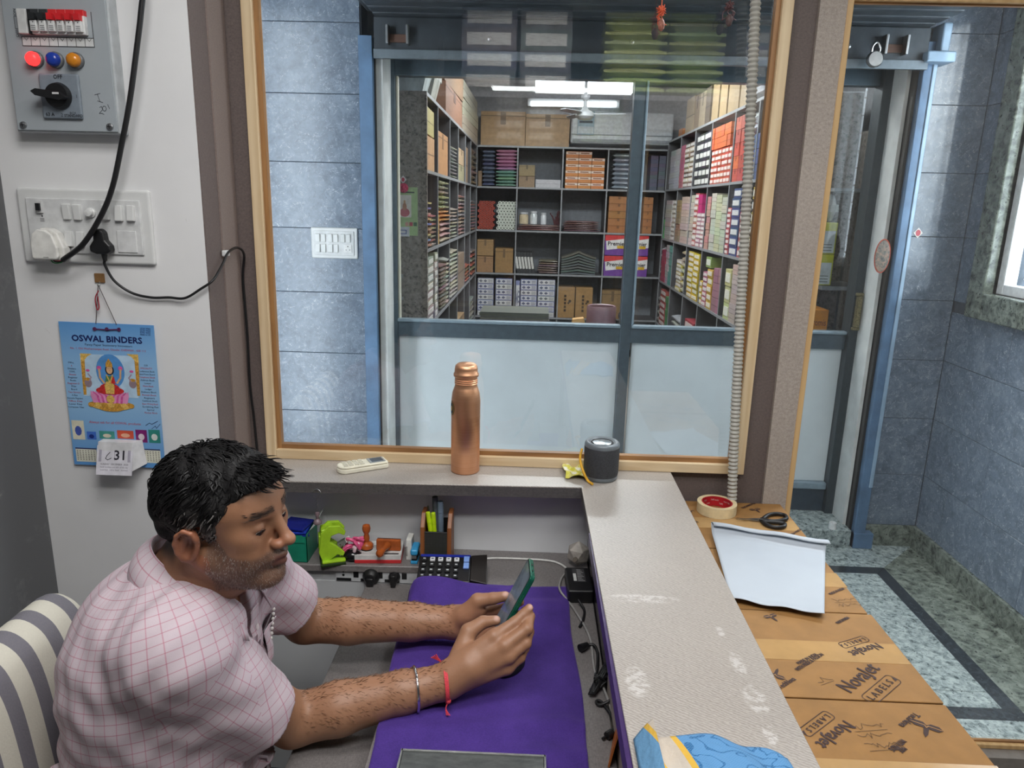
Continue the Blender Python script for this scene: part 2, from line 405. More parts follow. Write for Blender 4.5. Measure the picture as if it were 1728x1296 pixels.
def frame_window(name, x0, x1, z0, z1, face, stop, yf, glass, mf, ms, sides='lrtb'):
    w = struct(empty(name, ((x0 + x1) / 2, YW, z0)))
    def bar(a, b, c, d):
        MB().mat(mf).box(a, b, yf, YW, c, d).build('frame', w, bev=0.002)
    def hbar(a, b, c, d):
        MB().mat(mf if mf is not M_PINE else M_PINEH).box(a, b, yf, YW, c, d).build('frame', w, bev=0.002)
    if 'l' in sides: bar(x0, x0 + face, z0, z1)
    if 'r' in sides: bar(x1 - face, x1, z0, z1)
    if 't' in sides: hbar(x0 + face, x1 - face, z1 - face, z1)
    if 'b' in sides: hbar(x0 + face, x1 - face, z0, z0 + face)
    a, b, c, d = x0 + face, x1 - face, z0 + face, z1 - face
    for q in ((a, a + stop, c, d), (b - stop, b, c, d), (a + stop, b - stop, c, c + stop), (a + stop, b - stop, d - stop, d)):
        MB().mat(M_PINEDH if q[1] - q[0] > .2 else ms).box(q[0], q[1], yf + 0.012, YW, q[2], q[3]).build('glazing_bead', w)
    MB().mat(glass).quad((a, YW - 0.004, c), (b, YW - 0.004, c), (b, YW - 0.004, d), (a, YW - 0.004, d)).build('pane', w)
    return w
frame_window('window_1', -0.700, 0.575, 0.820, 2.32, 0.0265, 0.012, 1.828, M_GLASS, M_PINE, M_PINED)
frame_window('window_2', 0.698, 1.80, 0.0, 1.985, 0.014, 0.004, 1.836, M_GLASS, M_PINEY, M_PINED)

# ------------------------------------------------------------ corridor
XC0, XR, YF, YD = -1.60, 1.81, 3.17, 3.37
slab('floor', XC0, 1.95, YW + 0.02, YD + 0.06, -0.12, -0.02, pm((96, 100, 100), 0.6))
slab('ceiling', XC0, 2.0, YW + 0.02, YD + 0.1, 2.72, 2.80, M_CEIL)
slab('wall_left', XC0 - 0.06, XC0, YW + 0.02, YF + 0.1, -0.1, 2.75, pm((140, 148, 156), 0.7))
slab('wall_front', -1.66, 2.0, YW + 0.015, YW + 0.02, 2.5, 2.8, M_CEIL)
fl = struct(empty('floor', (0.6, 2.5, 0)))
def stone(x0, x1, y0, y1, m, name='slab', poly=None):
    if poly: MB().mat(m).prism(poly, Matrix.Translation((0, 0, -0.02)), 0.02).build(name, fl, bev=0.0012, seg=1)
    else: MB().mat(m).box(x0 + .0008, x1 - .0008, y0 + .0008, y1 - .0008, -0.02, 0).build(name, fl, bev=0.0012, seg=1)
# inner field, dark band with mitred corners, outer border
for a, b in ((-1.6, -0.7), (-0.7, 0.1), (0.1, 0.82), (0.82, 1.52)):
    stone(a, b, 2.10, 2.88, M_GRAN)
stone(0, 0, 0, 0, M_GRANB, 'band', [(1.52, 2.02), (1.575, 1.965), (1.575, 2.94), (1.52, 2.88)])
stone(0, 0, 0, 0, M_GRANB, 'band', [(-1.6, 2.88), (1.52, 2.88), (1.575, 2.94), (-1.6, 2.94)])
stone(0, 0, 0, 0, M_GRANB, 'band', [(-1.6, 1.965), (1.575, 1.965), (1.52, 2.02), (-1.6, 2.02)])
for a, b in ((-1.6, 0.4), (0.4, 1.52)): stone(a, b, 2.02, 2.10, M_GRAN)
stone(0, 0, 0, 0, M_GRAND, 'slab', [(1.575, 1.965), (1.81, 1.88), (1.81, 2.55), (1.575, 2.55)])
stone(0, 0, 0, 0, M_GRAND, 'slab', [(1.575, 2.55), (1.81, 2.55), (1.81, 3.17), (1.575, 2.94)])
for a, b in ((-1.6, -0.4), (-0.4, 0.6)): stone(a, b, 2.94, 3.17, M_GRAN)
stone(0, 0, 0, 0, M_GRAN, 'slab', [(0.6, 2.94), (1.575, 2.94), (1.81, 3.17), (0.6, 3.17)])
stone(-1.6, 1.575, 1.88, 1.965, M_GRAN)
stp = struct(empty('trim_3', (0.4, 3.28, 0)))          # granite step under the shop door
for a, b in ((-0.66, 0.4), (0.4, 1.5)):
    MB().mat(M_GRAN).box(a, b, 3.12, 3.46, 0.0, 0.085).build('slab', stp, bev=0.003)
# tiled walls
def tiles(wall, boxes):
    for (x0, x1, y0, y1, z0, z1) in boxes:
        MB().mat(M_TILE).box(x0, x1, y0, y1, z0, z1).build('tile', wall, bev=0.0012, seg=1)
wl = struct(MB().mat(M_GROUT).box(XC0, -0.726, YF + 0.008, YF + 0.12, 0, 2.75).build('wall_facade'))
zz = [0.10, 0.29, 0.561, 0.833, 1.104, 1.38, 1.652, 1.924, 2.196, 2.47, 2.74]
tiles(wl, [(a + .001, b - .001, YF, YF + 0.008, z0 + .001, z1 - .001) for z0, z1 in zip(zz[:-1], zz[1:]) for a, b in ((-1.6, -1.33), (-1.33, -0.73))])
MB().mat(M_GRAND).box(-1.6, -0.73, YF - 0.006, YF + 0.008, 0, 0.10).build('skirting', wl)
wr = struct(MB().mat(M_GROUT).box(1.50, 1.81, YF + 0.008, YF + 0.25, 0, 2.75).build('wall_facade'))
zr = [0.10, 0.349, 0.616, 0.883, 1.145, 1.412, 1.67, 1.934, 2.20, 2.47, 2.74]
tiles(wr, [(1.535, 1.809, YF, YF + 0.008, z0 + .001, z1 - .001) for z0, z1 in zip(zr[:-1], zr[1:])])
MB().mat(M_GRAND).box(1.56, 1.80, YF - 0.012, YF + 0.008, 0, 0.10).build('skirting', wr)
# right wall with the daylight window
WY0, WY1, WZ0, WZ1 = 2.02, 2.93, 1.205, 2.34
ww = MB().mat(M_GROUT)
for b in ((XR + .008, 1.95, YW, WY0, -0.1, 2.75), (XR + .008, 1.95, WY1, YF + 0.3, -0.1, 2.75), (XR + .008, 1.95, WY0, WY1, -0.1, WZ0), (XR + .008, 1.95, WY0, WY1, WZ1, 2.75)): ww.box(*b)
ww = struct(ww.build('wall_right'))
GZ = 0.105
bx = []
for i, (z0, z1) in enumerate(zip(zr[:-1], zr[1:])):
    js = [YW + .02, 2.15, 2.75, YF] if i % 2 else [YW + .02, 2.45, 2.97, YF]
    for a, b in zip(js[:-1], js[1:]):
        if z1 <= WZ0 - GZ + .05 or z0 >= WZ1 + GZ - .05: bx.append((XR, XR + .008, a + .001, b - .001, z0 + .001, min(z1, WZ0 - GZ if z0 < WZ0 else 9) - .001))
        elif b > WY1 + GZ: bx.append((XR, XR + .008, max(a, WY1 + GZ) + .001, b - .001, z0 + .001, z1 - .001))
        if z0 < WZ0 - GZ < z1 - .001 and z1 > WZ0 - GZ + .05: bx.append((XR, XR + .008, a + .001, min(b, WY1 + GZ) - .001, z0 + .001, WZ0 - GZ))
tiles(ww, bx)
MB().mat(M_GRAND).box(XR - 0.014, XR + .008, YW + .02, YF, 0, 0.10).build('skirting', ww)
wn = struct(empty('window_3', (1.81, 2.5, WZ0)))
def gfr(*a): MB().mat(M_GRAND).box(*a).build('granite_surround', wn, bev=0.006)
gfr(XR - 0.03, XR + .06, WY1, WY1 + GZ, WZ0 - GZ, WZ1 + GZ); gfr(XR - 0.03, XR + .06, WY0 - GZ, WY0, WZ0 - GZ, WZ1 + GZ)
gfr(XR - 0.03, XR + .06, WY0, WY1, WZ0 - GZ, WZ0); gfr(XR - 0.03, XR + .06, WY0, WY1, WZ1, WZ1 + GZ)
M_WFR = pm((222, 224, 226), 0.4)
for a in ((WY1 - .04, WY1, WZ0, WZ1), (WY0, WY0 + .04, WZ0, WZ1), (WY0 + .04, WY1 - .04, WZ0, WZ0 + .04), (WY0 + .04, WY1 - .04, WZ1 - .04, WZ1), (2.18, 2.22, WZ0 + .04, WZ1 - .04)):
    MB().mat(M_WFR).box(XR + .02, XR + .07, a[0], a[1], a[2], a[3]).build('frame', wn, bev=0.003)
MB().mat(M_GLASS2).quad((XR + .045, WY0, WZ0), (XR + .045, WY1, WZ0), (XR + .045, WY1, WZ1), (XR + .045, WY0, WZ1)).build('pane', wn)
gr = MB().mat(pm((190, 190, 190), 0.5))
for k in range(9): gr.cyl((XR + .12, WY0 + .06 + k * .1, WZ0), (XR + .12, WY0 + .06 + k * .1, WZ1), 0.006, n=6)
for k in range(11): gr.cyl((XR + .12, WY0, WZ0 + .06 + k * .1), (XR + .12, WY1, WZ0 + .06 + k * .1), 0.004, n=6)
gr.build('grille', wn)

# ------------------------------------------------------------ shop front
df = tag(empty('door_1', (0.4, YD, 0.085)), kind='structure')
def bar(nm, x0, x1, z0, z1, m=M_ALU, y0=YD - .03, y1=YD + .03, bev=.003): return MB().mat(m).box(x0, x1, y0, y1, z0, z1).build(nm, df, bev=bev)
bar('stile', -0.668, -0.622, 0.085, 2.12)
bar('glazing_strip', -0.622, -0.612, 0.955, 2.03, M_IVORY, YD - .012, YD + .012)
bar('top_rail', -0.622, 1.448, 2.028, 2.12)
bar('mid_rail', -0.622, 0.412, 0.888, 0.958); bar('mid_rail', 0.462, 1.448, 0.888, 0.958)
bar('mid_rail_lip', -0.622, 0.412, 0.958, 0.972, M_ALUL, YD - .042, YD); bar('mid_rail_lip', 0.462, 1.448, 0.958, 0.972, M_ALUL, YD - .042, YD)
bar('mullion', 0.412, 0.462, 0.085, 2.028)
bar('glazing_strip', 0.462, 0.472, 0.972, 2.028, M_ALUL, YD - .036, YD)
bar('stile', 1.448, 1.505, 0.085, 2.12, pm((58, 68, 74), 0.35, 0.4), YD - .06)
bar('bottom_rail', -0.622, 0.412, 0.085, 0.20); bar('bottom_rail', 0.462, 1.448, 0.085, 0.20, pm((60, 72, 84), 0.4, 0.3))
bar('bottom_rail_lip', 0.462, 1.448, 0.20, 0.232, M_ALUL, YD - .04, YD)
bar('lower_panel', -0.622, 0.412, 0.20, 0.888, M_FROST, YD - .008, YD + .008); bar('lower_panel', 0.472, 1.448, 0.232, 0.888, M_FROST, YD - .008, YD + .008)
for a, b in ((-0.612, 0.412), (0.472, 1.448)):
    MB().mat(M_GLASS2).quad((a, YD, .958), (b, YD, .958), (b, YD, 2.03), (a, YD, 2.03)).build('pane', df)
# knurled door pull
h = MB().mat(pm((120, 112, 84), 0.35, 0.7, 0.4, 300)).box(1.455, 1.478, YD - .085, YD - .06, 1.0, 1.14); h.box(1.45, 1.483, YD - .078, YD - .06, .985, 1.0).box(1.45, 1.483, YD - .078, YD - .06, 1.14, 1.155); h.build('door_handle', df, bev=.004)
# white plastered jambs and blue shutter guides
jl = slab('trim_4', -0.668, -0.640, YF, YD - .03, 0.085, 2.10, M_JAMB)
jr = slab('trim_5', 1.485, 1.51, YF + .02, YD - .03, 0.0, 2.12, M_JAMB)
g = MB().mat(M_BLUE).box(-0.728, -0.672, YF - .05, YF + .03, 0, 2.14).mat(M_BLACK).box(-0.672, -0.668, YF - .02, YF + .02, 0, 2.1)
struct(g.build('trim_6', bev=.003))
g = MB().mat(M_BLUE).box(1.512, 1.562, YF - .05, YF + .05, 0.0, 2.16).box(1.512, 1.60, YF - .055, YF - .004, 0.0, 0.075).mat(M_BLACK).box(1.500, 1.512, YF - .02, YF + .03, 0, 2.1)
g.mat(M_BLUEL).box(1.545, 1.562, YF - .056, YF - .05, .3, 2.16)
struct(g.build('trim_7', bev=.003))
# rolling shutter, rolled up: housing with slats on its underside, bottom bar with hasps
sh = tag(empty('rolling_shutter', (0.4, 3.0, 2.05)), 'dark grey rolled-up metal shutter above the glazed shop door', 'shutter')
MB().mat(M_SHUT).box(-0.70, 1.56, 2.42, 3.165, 2.235, 2.60).build('housing', sh, bev=.01)
for k in range(7):
    y = 3.10 - k * 0.095
    MB().mat(M_SHUT).box(-0.66, 1.51, y - .04, y + .04, 2.205, 2.235).build('slat', sh, bev=.012)
MB().mat(M_SHUT).box(-0.66, 1.51, 3.10, 3.165, 2.06, 2.205).build('bottom_bar', sh, bev=.004)
MB().mat(pm((110, 120, 128), .4, .4)).box(-0.66, 1.51, 3.085, 3.105, 2.05, 2.085).build('bottom_bar_lip', sh, bev=.003)
for x in (-0.56, 1.37):
    hb = MB().mat(M_STEEL).box(x - .045, x - .035, 3.06, 3.10, 2.10, 2.17).box(x + .035, x + .045, 3.06, 3.10, 2.10, 2.17).mat(pm((96, 66, 52), .6)).box(x - .035, x + .035, 3.09, 3.10, 2.11, 2.14)
    hb.build('hasp', sh, bev=.002)
for x in (-0.2, 0.95, 0.36, 1.2): MB().mat(M_STEEL).lathe([(0, 0), (.008, .001), (.008, .006), (0, .009)], plane_M((x, 3.1, 2.13), (1, 0, 0), (0, -1, 0)), 10).build('bolt', sh)
MB().mat(M_BLUEL).box(1.49, 1.60, 3.06, 3.165, 2.075, 2.115).box(1.545, 1.58, 3.08, 3.165, 2.115, 2.22).build('guide_bracket', sh, bev=.006)
pl = tag(empty('padlock', (1.40, 3.05, 2.03)), 'round steel padlock hanging from the shutter hasp', 'padlock')
c = at_y(1476, 100, 3.04)
MB().mat(M_STEEL).lathe([(0, -.011), (.026, -.011), (.030, -.006), (.030, .006), (.026, .011), (0, .011)], plane_M(c, (1, 0, 0), (0, -1, 0)), 24).build('lock_body', pl, smooth=40)
MB().mat(M_CHROME).tube(bez([c + Vector((-.014, 0, .02)), c + Vector((-.014, 0, .045)), c + Vector((0, 0, .06)), c + Vector((.014, 0, .045)), c + Vector((.014, 0, .02))], 6), .0045).build('shackle', pl, smooth=60)

# facade fittings
def switchboard(name, label, M, w, h, mods, sockets=(), group=None, border=0.014, thick=.016):
    r = tag(empty(name, M.translation), label, 'switchboard', group)
    MB().mat(M_PLAST).obox(M @ Matrix.Translation((0, 0, thick * .35)), w, h, thick * .7).build('frame', r, bev=.006, seg=3)
    MB().mat(pm((208, 209, 209), .3)).obox(M @ Matrix.Translation((0, 0, thick * .75)), w - 2 * border, h - 2 * border, thick * .5).build('plate', r, bev=.002)
    for (cx, cy, a, b, tilt) in mods:
        MB().mat(M_PLAST).obox(M @ Matrix.Translation((cx, cy, thick + .003)) @ Matrix.Rotation(tilt, 4, 'X'), a, b, .010).build('switch', r, bev=.0015)
    for (cx, cy, s) in sockets:
        m = MB().mat(pm((222, 222, 220), .3)).obox(M @ Matrix.Translation((cx, cy, thick + .001)), s, s, .004).mat(M_BLACK)
        for dx, dy, rr in ((0, .28, .08), (-.22, -.15, .06), (.22, -.15, .06)): disc(m, M, M_BLACK, cx + dx * s, cy + dy * s, rr * s, z=thick + .0035)
        m.build('socket', r)
    return r
a = at_y(525, 383, YF); b = at_y(605, 437, YF)
M = plane_M(((a.x + b.x) / 2, YF, (a.z + b.z) / 2), (1, 0, 0), (0, -1, 0)); w = b.x - a.x; hh = a.z - b.z
switchboard('switchboard', 'white switchboard on the blue marbled tile wall beyond the window', M, w, hh,
            [(-w * .34 + k * .024 + (k // 2) * .006, .022, .019, .034, .12) for k in range(6)] + [(-w * .34 + k * .024 + (k // 2) * .006, -.022, .019, .034, -.12) for k in range(4)], [(w * .30, -.022, .034)])
c = at_y(1488, 432, 3.118)
o = MB().mat(mk_granite('plaque_stone', (96, 92, 84), (150, 120, 100), (44, 46, 44), 1.5, .4)).lathe([(0, -.004), (.036, -.004), (.040, .004), (.037, .009), (0, .010)], plane_M(c, (1, 0, 0), (-.12, -1, 0)) @ Matrix.Diagonal((.78, 1.75, 1, 1)), 28)
o.mat(pm((170, 70, 50), .5)).tube([plane_M(c, (1, 0, 0), (-.12, -1, 0)) @ Vector((.0305 * math.cos(a), .069 * math.sin(a), .006)) for a in [k * math.pi / 16 for k in range(32)]], .0025, 6, True)
tag(o.build('oval_plaque', smooth=40), 'oval dark stone plaque with red rim on the white door jamb', 'plaque')
c = at_y(1549, 393, YF - .001); M = plane_M(c, (1, 0, 0), (0, -1, 0))
o = MB(); pq(o, M, pm((225, 222, 220), .4), [(0, -.022), (.020, 0), (0, .022), (-.020, 0)], .001); disc(o, M, pm((196, 50, 74), .4), 0, 0, .010, .013, .0016)
tag(o.build('diamond_sticker', solid=.0015), 'small white diamond sticker with a red centre on tiles', 'sticker')
c = at_y(1405, 886, 3.14); c.z = 0.085
tag(MB().mat(pm((224, 226, 226), .4)).lathe([(0, 0), (.016, 0), (.017, .006), (.016, .030), (.013, .030), (.012, .004), (0, .004)], Matrix.Translation(c), 18, False).build('plastic_cup', smooth=40), 'tiny white plastic cup on the granite doorstep', 'cup')

# ------------------------------------------------------------ shop shell
slab('floor', -1.2, 1.9, YD + .05, 7.3, 0.02, 0.10, pm((120, 118, 114), .5))
slab('ceiling', -1.2, 1.9, YD + .04, 7.3, 2.72, 2.8, pm((200, 202, 206), .9))
slab('wall_back', -1.2, 1.9, 7.26, 7.32, 0.1, 2.75, pm((196, 198, 202), .8))
slab('wall_left', -1.26, -1.2, YD + .03, 7.3, 0.1, 2.75, pm((186, 188, 192), .8))
slab('wall_right', 1.75, 1.81, YF + .26, 7.3, 0.1, 2.75, pm((186, 188, 192), .8))
slab('wall_facade', -1.66, 1.9, YD - .02, YD + .06, 2.12, 2.75, pm((120, 126, 132), .7))
slab('wall_facade', -1.26, -0.668, YD - .02, YD + .06, 0.0, 2.12, pm((120, 126, 132), .7))
slab('trim_8', -1.2, 1.9, 6.5, 7.26, 2.60, 2.72, pm((196, 198, 202), .8))
# ============================================================ SHOP RACKS AND STOCK
YB, XL, XRK = 6.9, -0.538, 1.179
M_EDGE = pm((150, 152, 155), .4, .2); M_BOARD = pm((74, 72, 74), .5); M_BACKP = pm((116, 120, 126), .6)
ZL = [0.10, 0.46, 0.87, 1.268, 1.657, 2.017]
ZB = [0.10, 0.46, 0.87, 1.268, 1.657, 2.017]
ZR = [0.10, 0.46, 0.85, 1.235, 1.665, 2.085]
UL = [at_x(px, 300, XL).y for px in (740, 760, 774, 786, 795)] + [6.885]
UR = [4.154, 4.634, 5.215, 5.749, 6.3, 6.885]
def clip(y0, y1, ups, lim=6.87):
    y0, y1 = min(y0, y1), min(y1, lim)
    for u in ups:
        if y0 - .006 < u < y1 + .006:
            if u - y0 > y1 - u: y1 = u - .008
            else: y0 = u + .008
    return y0, y1
def rack_side(name, label, xf, xb, y0, y1, zs, ys, endm=True):
    r = tag(empty(name, ((xf + xb) / 2, (y0 + y1) / 2, .1)), label, 'shelving')
    s = 1 if xb > xf else -1
    for z in zs:
        MB().mat(M_BOARD).box(xf + s * .004, xb, y0, y1, z - .016, z).mat(M_EDGE).box(xf, xf + s * .004, y0, y1, z - .016, z).build('shelf', r)
    for y in ys:
        MB().mat(M_BOARD).box(xf + s * .006, xb, y - .006, y + .006, .1, zs[-1] - .016).mat(M_EDGE).box(xf + s * .002, xf + s * .006, y - .006, y + .006, .1, zs[-1] - .016).build('upright', r)
    MB().mat(M_BACKP).box(xb, xb + s * .01, y0, y1, .1, zs[-1]).build('back_panel', r)
    if endm: MB().mat(M_SPECK).box(xf, xb + s * .01, y0 - .018, y0, .1, zs[-1] + .002).build('end_panel', r)
    return r
rack_side('shelf_rack', 'speckled shelving unit along the left wall of the glazed shop', XL, -1.0, 3.73, YB, ZL, UL)
rack_side('shelf_rack', 'grey shelving unit crammed with boxes along the right shop wall', XRK, 1.62, 3.95, YB, ZR, UR)
rb = tag(empty('shelf_rack', (.3, YB, .1)), 'shelving unit across the back wall of the shop, four bays wide', 'shelving')
VX = [-0.545, -0.171, 0.241, 0.651, 1.186]
for z in ZB: MB().mat(M_BOARD).box(XL, XRK, YB + .004, 7.24, z - .016, z).mat(M_EDGE).box(XL, XRK, YB, YB + .004, z - .016, z).build('shelf', rb)
for x in VX: MB().mat(M_BOARD).box(x - .006, x + .006, YB + .006, 7.24, .1, 2.0).mat(M_EDGE).box(x - .006, x + .006, YB + .002, YB + .006, .1, 2.0).build('upright', rb)
MB().mat(M_BACKP).box(XL, XRK, 7.24, 7.25, .1, 2.017).build('back_panel', rb)

# shared unit meshes (1x1x1, base centre at the origin, front towards -Y), colour from the object
def mk_obj(name, f, rough=.5):
    t = NT(name); oi = t.n('ShaderNodeObjectInfo').outputs['Color']; n = t.noise(t.coord('Generated'), 9, 4)
    c = t.mix(1.0, oi, t.ramp(n, [(.3, (222, 222, 222)), (.7, (255, 255, 255))]), 'MULTIPLY'); return t.fin(c if f is None else f(t, oi), rough)
M_OC = mk_obj('printed_card', None, .45)
M_OPALE = mk_obj('printed_label', lambda t, oi: t.mix(t.ramp(t.noise(t.mapping(t.coord('Generated'), (3, 3, 26)), 2.5, 2), [(.55, (0, 0, 0)), (.62, (255, 255, 255))]), t.mix(.82, oi, L3((236, 234, 228))), t.mix(.4, oi, L3((60, 50, 60)))), .4)
M_ODARK = mk_obj('printed_shade', lambda t, oi: t.mix(.62, oi, L3((34, 30, 34))), .5)
M_WRAP = mk_obj('clear_wrap', None, .18)
def umesh(kind):
    b = MB().mat(M_OC).box(-.5, .5, -.5, .5, 0, 1)
    if kind == 'label': b.mat(M_OPALE).box(-.40, .40, -.512, -.5, .22, .78)
    elif kind == 'band': b.mat(M_OPALE).box(-.5, .5, -.51, -.5, .52, .92).mat(M_ODARK).box(-.36, .30, -.516, -.51, .62, .80)
    elif kind == 'flap': b.mat(M_ODARK).box(-.5, .5, -.503, .503, .86, .885).box(-.06, .06, -.506, -.5, .62, .98)
    elif kind == 'diamond':
        b.mat(M_OPALE).box(-.46, .46, -.506, -.5, .12, .88).mat(M_ODARK)
        for cx in (-.30, -.02): b.prism([(cx - .12, .5), (cx, .22), (cx + .12, .5), (cx, .78)], Matrix(((1, 0, 0, 0), (0, 0, -1, -.506), (0, 1, 0, 0), (0, 0, 0, 1))), .006)
        for k in range(4): b.box(.16, .42, -.51, -.506, .25 + k * .14, .31 + k * .14)
    elif kind == 'plain': b.mat(M_ODARK).box(-.503, .503, -.503, .503, .47, .50)
    me = b.mesh('carton_' + kind); return me
def packmesh(seed, wrap=True):
    """a soft flat packet with bulging top and creased sides"""
    r = random.Random(seed); b = MB().mat(M_WRAP if wrap else M_OC); N = 6
    def f(u, v):
        x = u - .5; y = v - .5; e = min(1, 6 * min(u, 1 - u, v, 1 - v) + .25)
        return x, y, e
    P = {}
    vs = []; fs = []
    for lay in (0, 1):
        for j in range(N + 1):
            for i in range(N + 1):
                x, y, e = f(i / N, j / N); z = .5 + (.5 if lay else -.5) * e * (1 + r.uniform(-.12, .12))
                vs.append((x * (1 + r.uniform(-.03, .03)), y * (1 + r.uniform(-.03, .03)), max(0, z)))
    n = (N + 1) ** 2
    for j in range(N):
        for i in range(N):
            a = j * (N + 1) + i; fs.append((a, a + N + 1, a + N + 2, a + 1)); fs.append((n + a, n + a + 1, n + a + N + 2, n + a + N + 1))
    for i in range(N):
        for a, b2 in ((i, i + 1), (N * (N + 1) + i + 1, N * (N + 1) + i), ((i + 1) * (N + 1), i * (N + 1)), (i * (N + 1) + N, (i + 1) * (N + 1) + N)): fs.append((a, b2, n + b2, n + a))
    b.add(vs, fs); return b.mesh('packet')
UM = {k: umesh(k) for k in ('label', 'band', 'flap', 'diamond', 'plain')}
UM['packet'] = packmesh(3); UM['packet2'] = packmesh(8); UM['ream'] = packmesh(5, False)
def item(kind, nm, x, y, z, w, d, h, col, label, cat, group, face='y', jit=.0):
    """one boxed article; face is the side that carries the print: 'y' looks at -Y, '-x' at -X, '+x' at +X"""
    col = tuple(.84 * c + .16 * g for c, g in zip(col, (136, 132, 128)))  # greys every stock colour, putting the haze of the view into it
    rz = {'y': 0, '-x': -math.pi / 2, '+x': math.pi / 2}[face] + RND.uniform(-jit, jit)
    o = inst(UM[kind], nm, (x, y, z), (0, 0, rz), (w, d, h), None, L3(col)); return tag(o, label, cat, group)
def vcol(c, s=8): return tuple(min(255, max(0, v + RND.uniform(-s, s))) for v in c)

# ---- back rack: bays are 0..3 from the left, rows counted from the floor shelf
def bstack(kind, nm, x0, x1, zs, n, h, col, what, cat, where, d=.22, y=YB + .03, jit=.0, s=5):
    x0, x1 = clip(x0, x1, VX, 9)
    for k in range(n):
        cc = col[k % len(col)] if isinstance(col, list) else col
        item(kind, nm, (x0 + x1) / 2, y + d / 2, zs + k * h, x1 - x0 - .004, d, h * .96, vcol(cc, s), f'{what}, {ORD[k]}, {where}' if n > 1 else f'{what} {where}', cat, f'{what.split(",")[0]}s {where}', jit=jit)
def bx_(px): return at_y(px, 350, YB + .03).x
# upper row (pixel columns 806..1065)
bstack('packet', 'paper_pack', bx_(813), bx_(834), ZB[4], 9, .036, (92, 100, 132), 'slate blue paper pack', 'pack', 'in the back shelf top left pile', s=10)
bstack('flap', 'carton', bx_(806), bx_(812.5), ZB[4], 1, .14, (150, 118, 88), 'narrow brown carton', 'carton', 'at the left end of the back top shelf')
bstack('packet2', 'paper_pack', bx_(836), bx_(871), ZB[4], 5, .029, [(150, 200, 176), (128, 184, 160)], 'mint green paper pack', 'pack', 'in the pink and green pile', s=10)
bstack('packet2', 'paper_pack', bx_(836), bx_(871), ZB[4] + .145, 6, .031, [(226, 160, 198), (214, 142, 186)], 'pink paper pack', 'pack', 'above the green packs', s=10)
bstack('flap', 'carton', bx_(874), bx_(901), ZB[4], 2, .10, (168, 136, 98), 'brown paper wrapped carton', 'carton', 'in the second bay of the back shelf')
bstack('plain', 'white_carton', bx_(902), bx_(945), ZB[4], 1, .075, (214, 218, 224), 'long white box', 'box', 'beside the brown wrapped cartons')
for c_, (xa, xb, n) in enumerate(((951.5, 973, 6), (973, 995, 6), (995, 1017, 5))):
    for k in range(n):
        item('band', 'orange_carton', (bx_(xa) + bx_(xb)) / 2, YB + .12, ZB[4] + k * .0545, bx_(xb) - bx_(xa) - .004, .18, .0525, vcol((238, 140, 62), 6),
             f'orange and white carton, {ORD[k]} in the {["left", "middle", "right"][c_]} orange column', 'carton', 'orange cartons on the back shelf')
bstack('packet', 'paper_pack', bx_(1030), bx_(1062), ZB[4], 8, .04, (166, 174, 186), 'pale grey paper pack', 'pack', 'left of the shop mullion on top shelf', s=8)
# second row: two blocks of rolls, folders, cartons
def rolls(label, xa, xb, z0, z1, ca, hole):
    b = MB(); ma = pm(ca, .5); mh = pm(hole, .7); x0, x1 = bx_(xa), bx_(xb); r = .0145; row = 0; z = z0 + r
    while z < z1 - r:
        x = x0 + r + (r if row % 2 else 0)
        while x < x1 - r * .5:
            M = plane_M((x, YB + .03 + RND.uniform(0, .006), z), (1, 0, 0), (0, -1, 0)); b.mat(ma).lathe([(r, -.15), (r, 0), (r * .5, 0)], M, 8, False); disc(b, M, mh, 0, 0, r * .5, z=-.003, n=8); x += 2 * r
        row += 1; z += 1.76 * r
    tag(b.build('roll_stack'), label, 'rolls', None, 'stuff')
rolls('block of small red rolls seen end-on, back shelf left bay', 806, 836, ZB[3], ZB[3] + .262, (176, 74, 58), (92, 36, 30))
rolls('block of small white rolls seen end-on beside the red rolls', 838, 871, ZB[3], ZB[3] + .262, (226, 230, 218), (58, 66, 58))
def folderpile(xa, xb, z, n, h, col, what, where, bulge=0.0):
    x0, x1 = bx_(xa), bx_(xb)
    for k in range(n):
        o = item('packet', 'folder', (x0 + x1) / 2 + RND.uniform(-.006, .006), YB + .15, z + k * h, (x1 - x0) * (1 - .02 * (k % 3)), .22, h * 1.15, vcol(col, 12), f'{what}, {ORD[k]} in the pile {where}', 'folder', f'{what}s {where}', jit=.03)
folderpile(874, 948, ZB[3], 3, .017, (150, 96, 104), 'maroon plastic folder', 'under the clear jars')
folderpile(951, 1012, ZB[3], 6, .016, (138, 96, 104), 'mauve plastic folder', 'in the third bay')
for k, (px, col, what) in enumerate(((884, (206, 190, 160), 'clear jar with beige contents'), (901, (208, 212, 214), 'clear jar with silver lid'), (918, (214, 218, 222), 'tall clear jar with a white lid'))):
    x = bx_(px); z = ZB[3] + .058; j = tag(empty('jar', (x, YB + .12, z)), what + ' on the maroon folders in the shop', 'jar'); hh = (.10, .11, .10)[k]; r = (.045, .035, .028)[k]
    MB().mat(pm(col, .2)).lathe([(0, 0), (r, 0), (r, hh * .75), (r * .8, hh * .85), (r * .8, hh * .9), (0, hh * .9)], Matrix.Translation((x, YB + .12, z)), 14, False).build('jar_body', j, smooth=40)
    MB().mat(pm((196, 198, 202), .3)).lathe([(0, 0), (r * .9, 0), (r * .9, hh * .18), (0, hh * .18)], Matrix.Translation((x, YB + .12, z + hh * .88)), 14, False).build('lid', j, smooth=40)
b = MB().mat(pm((92, 56, 60), .4))
for k in range(9):
    x = bx_(940) + RND.uniform(-.03, .03); b.cyl((x, YB + .12, ZB[3] + .055), (x + RND.uniform(-.08, .04), YB + .1, ZB[3] + .13 + RND.uniform(0, .06)), .006, n=6)
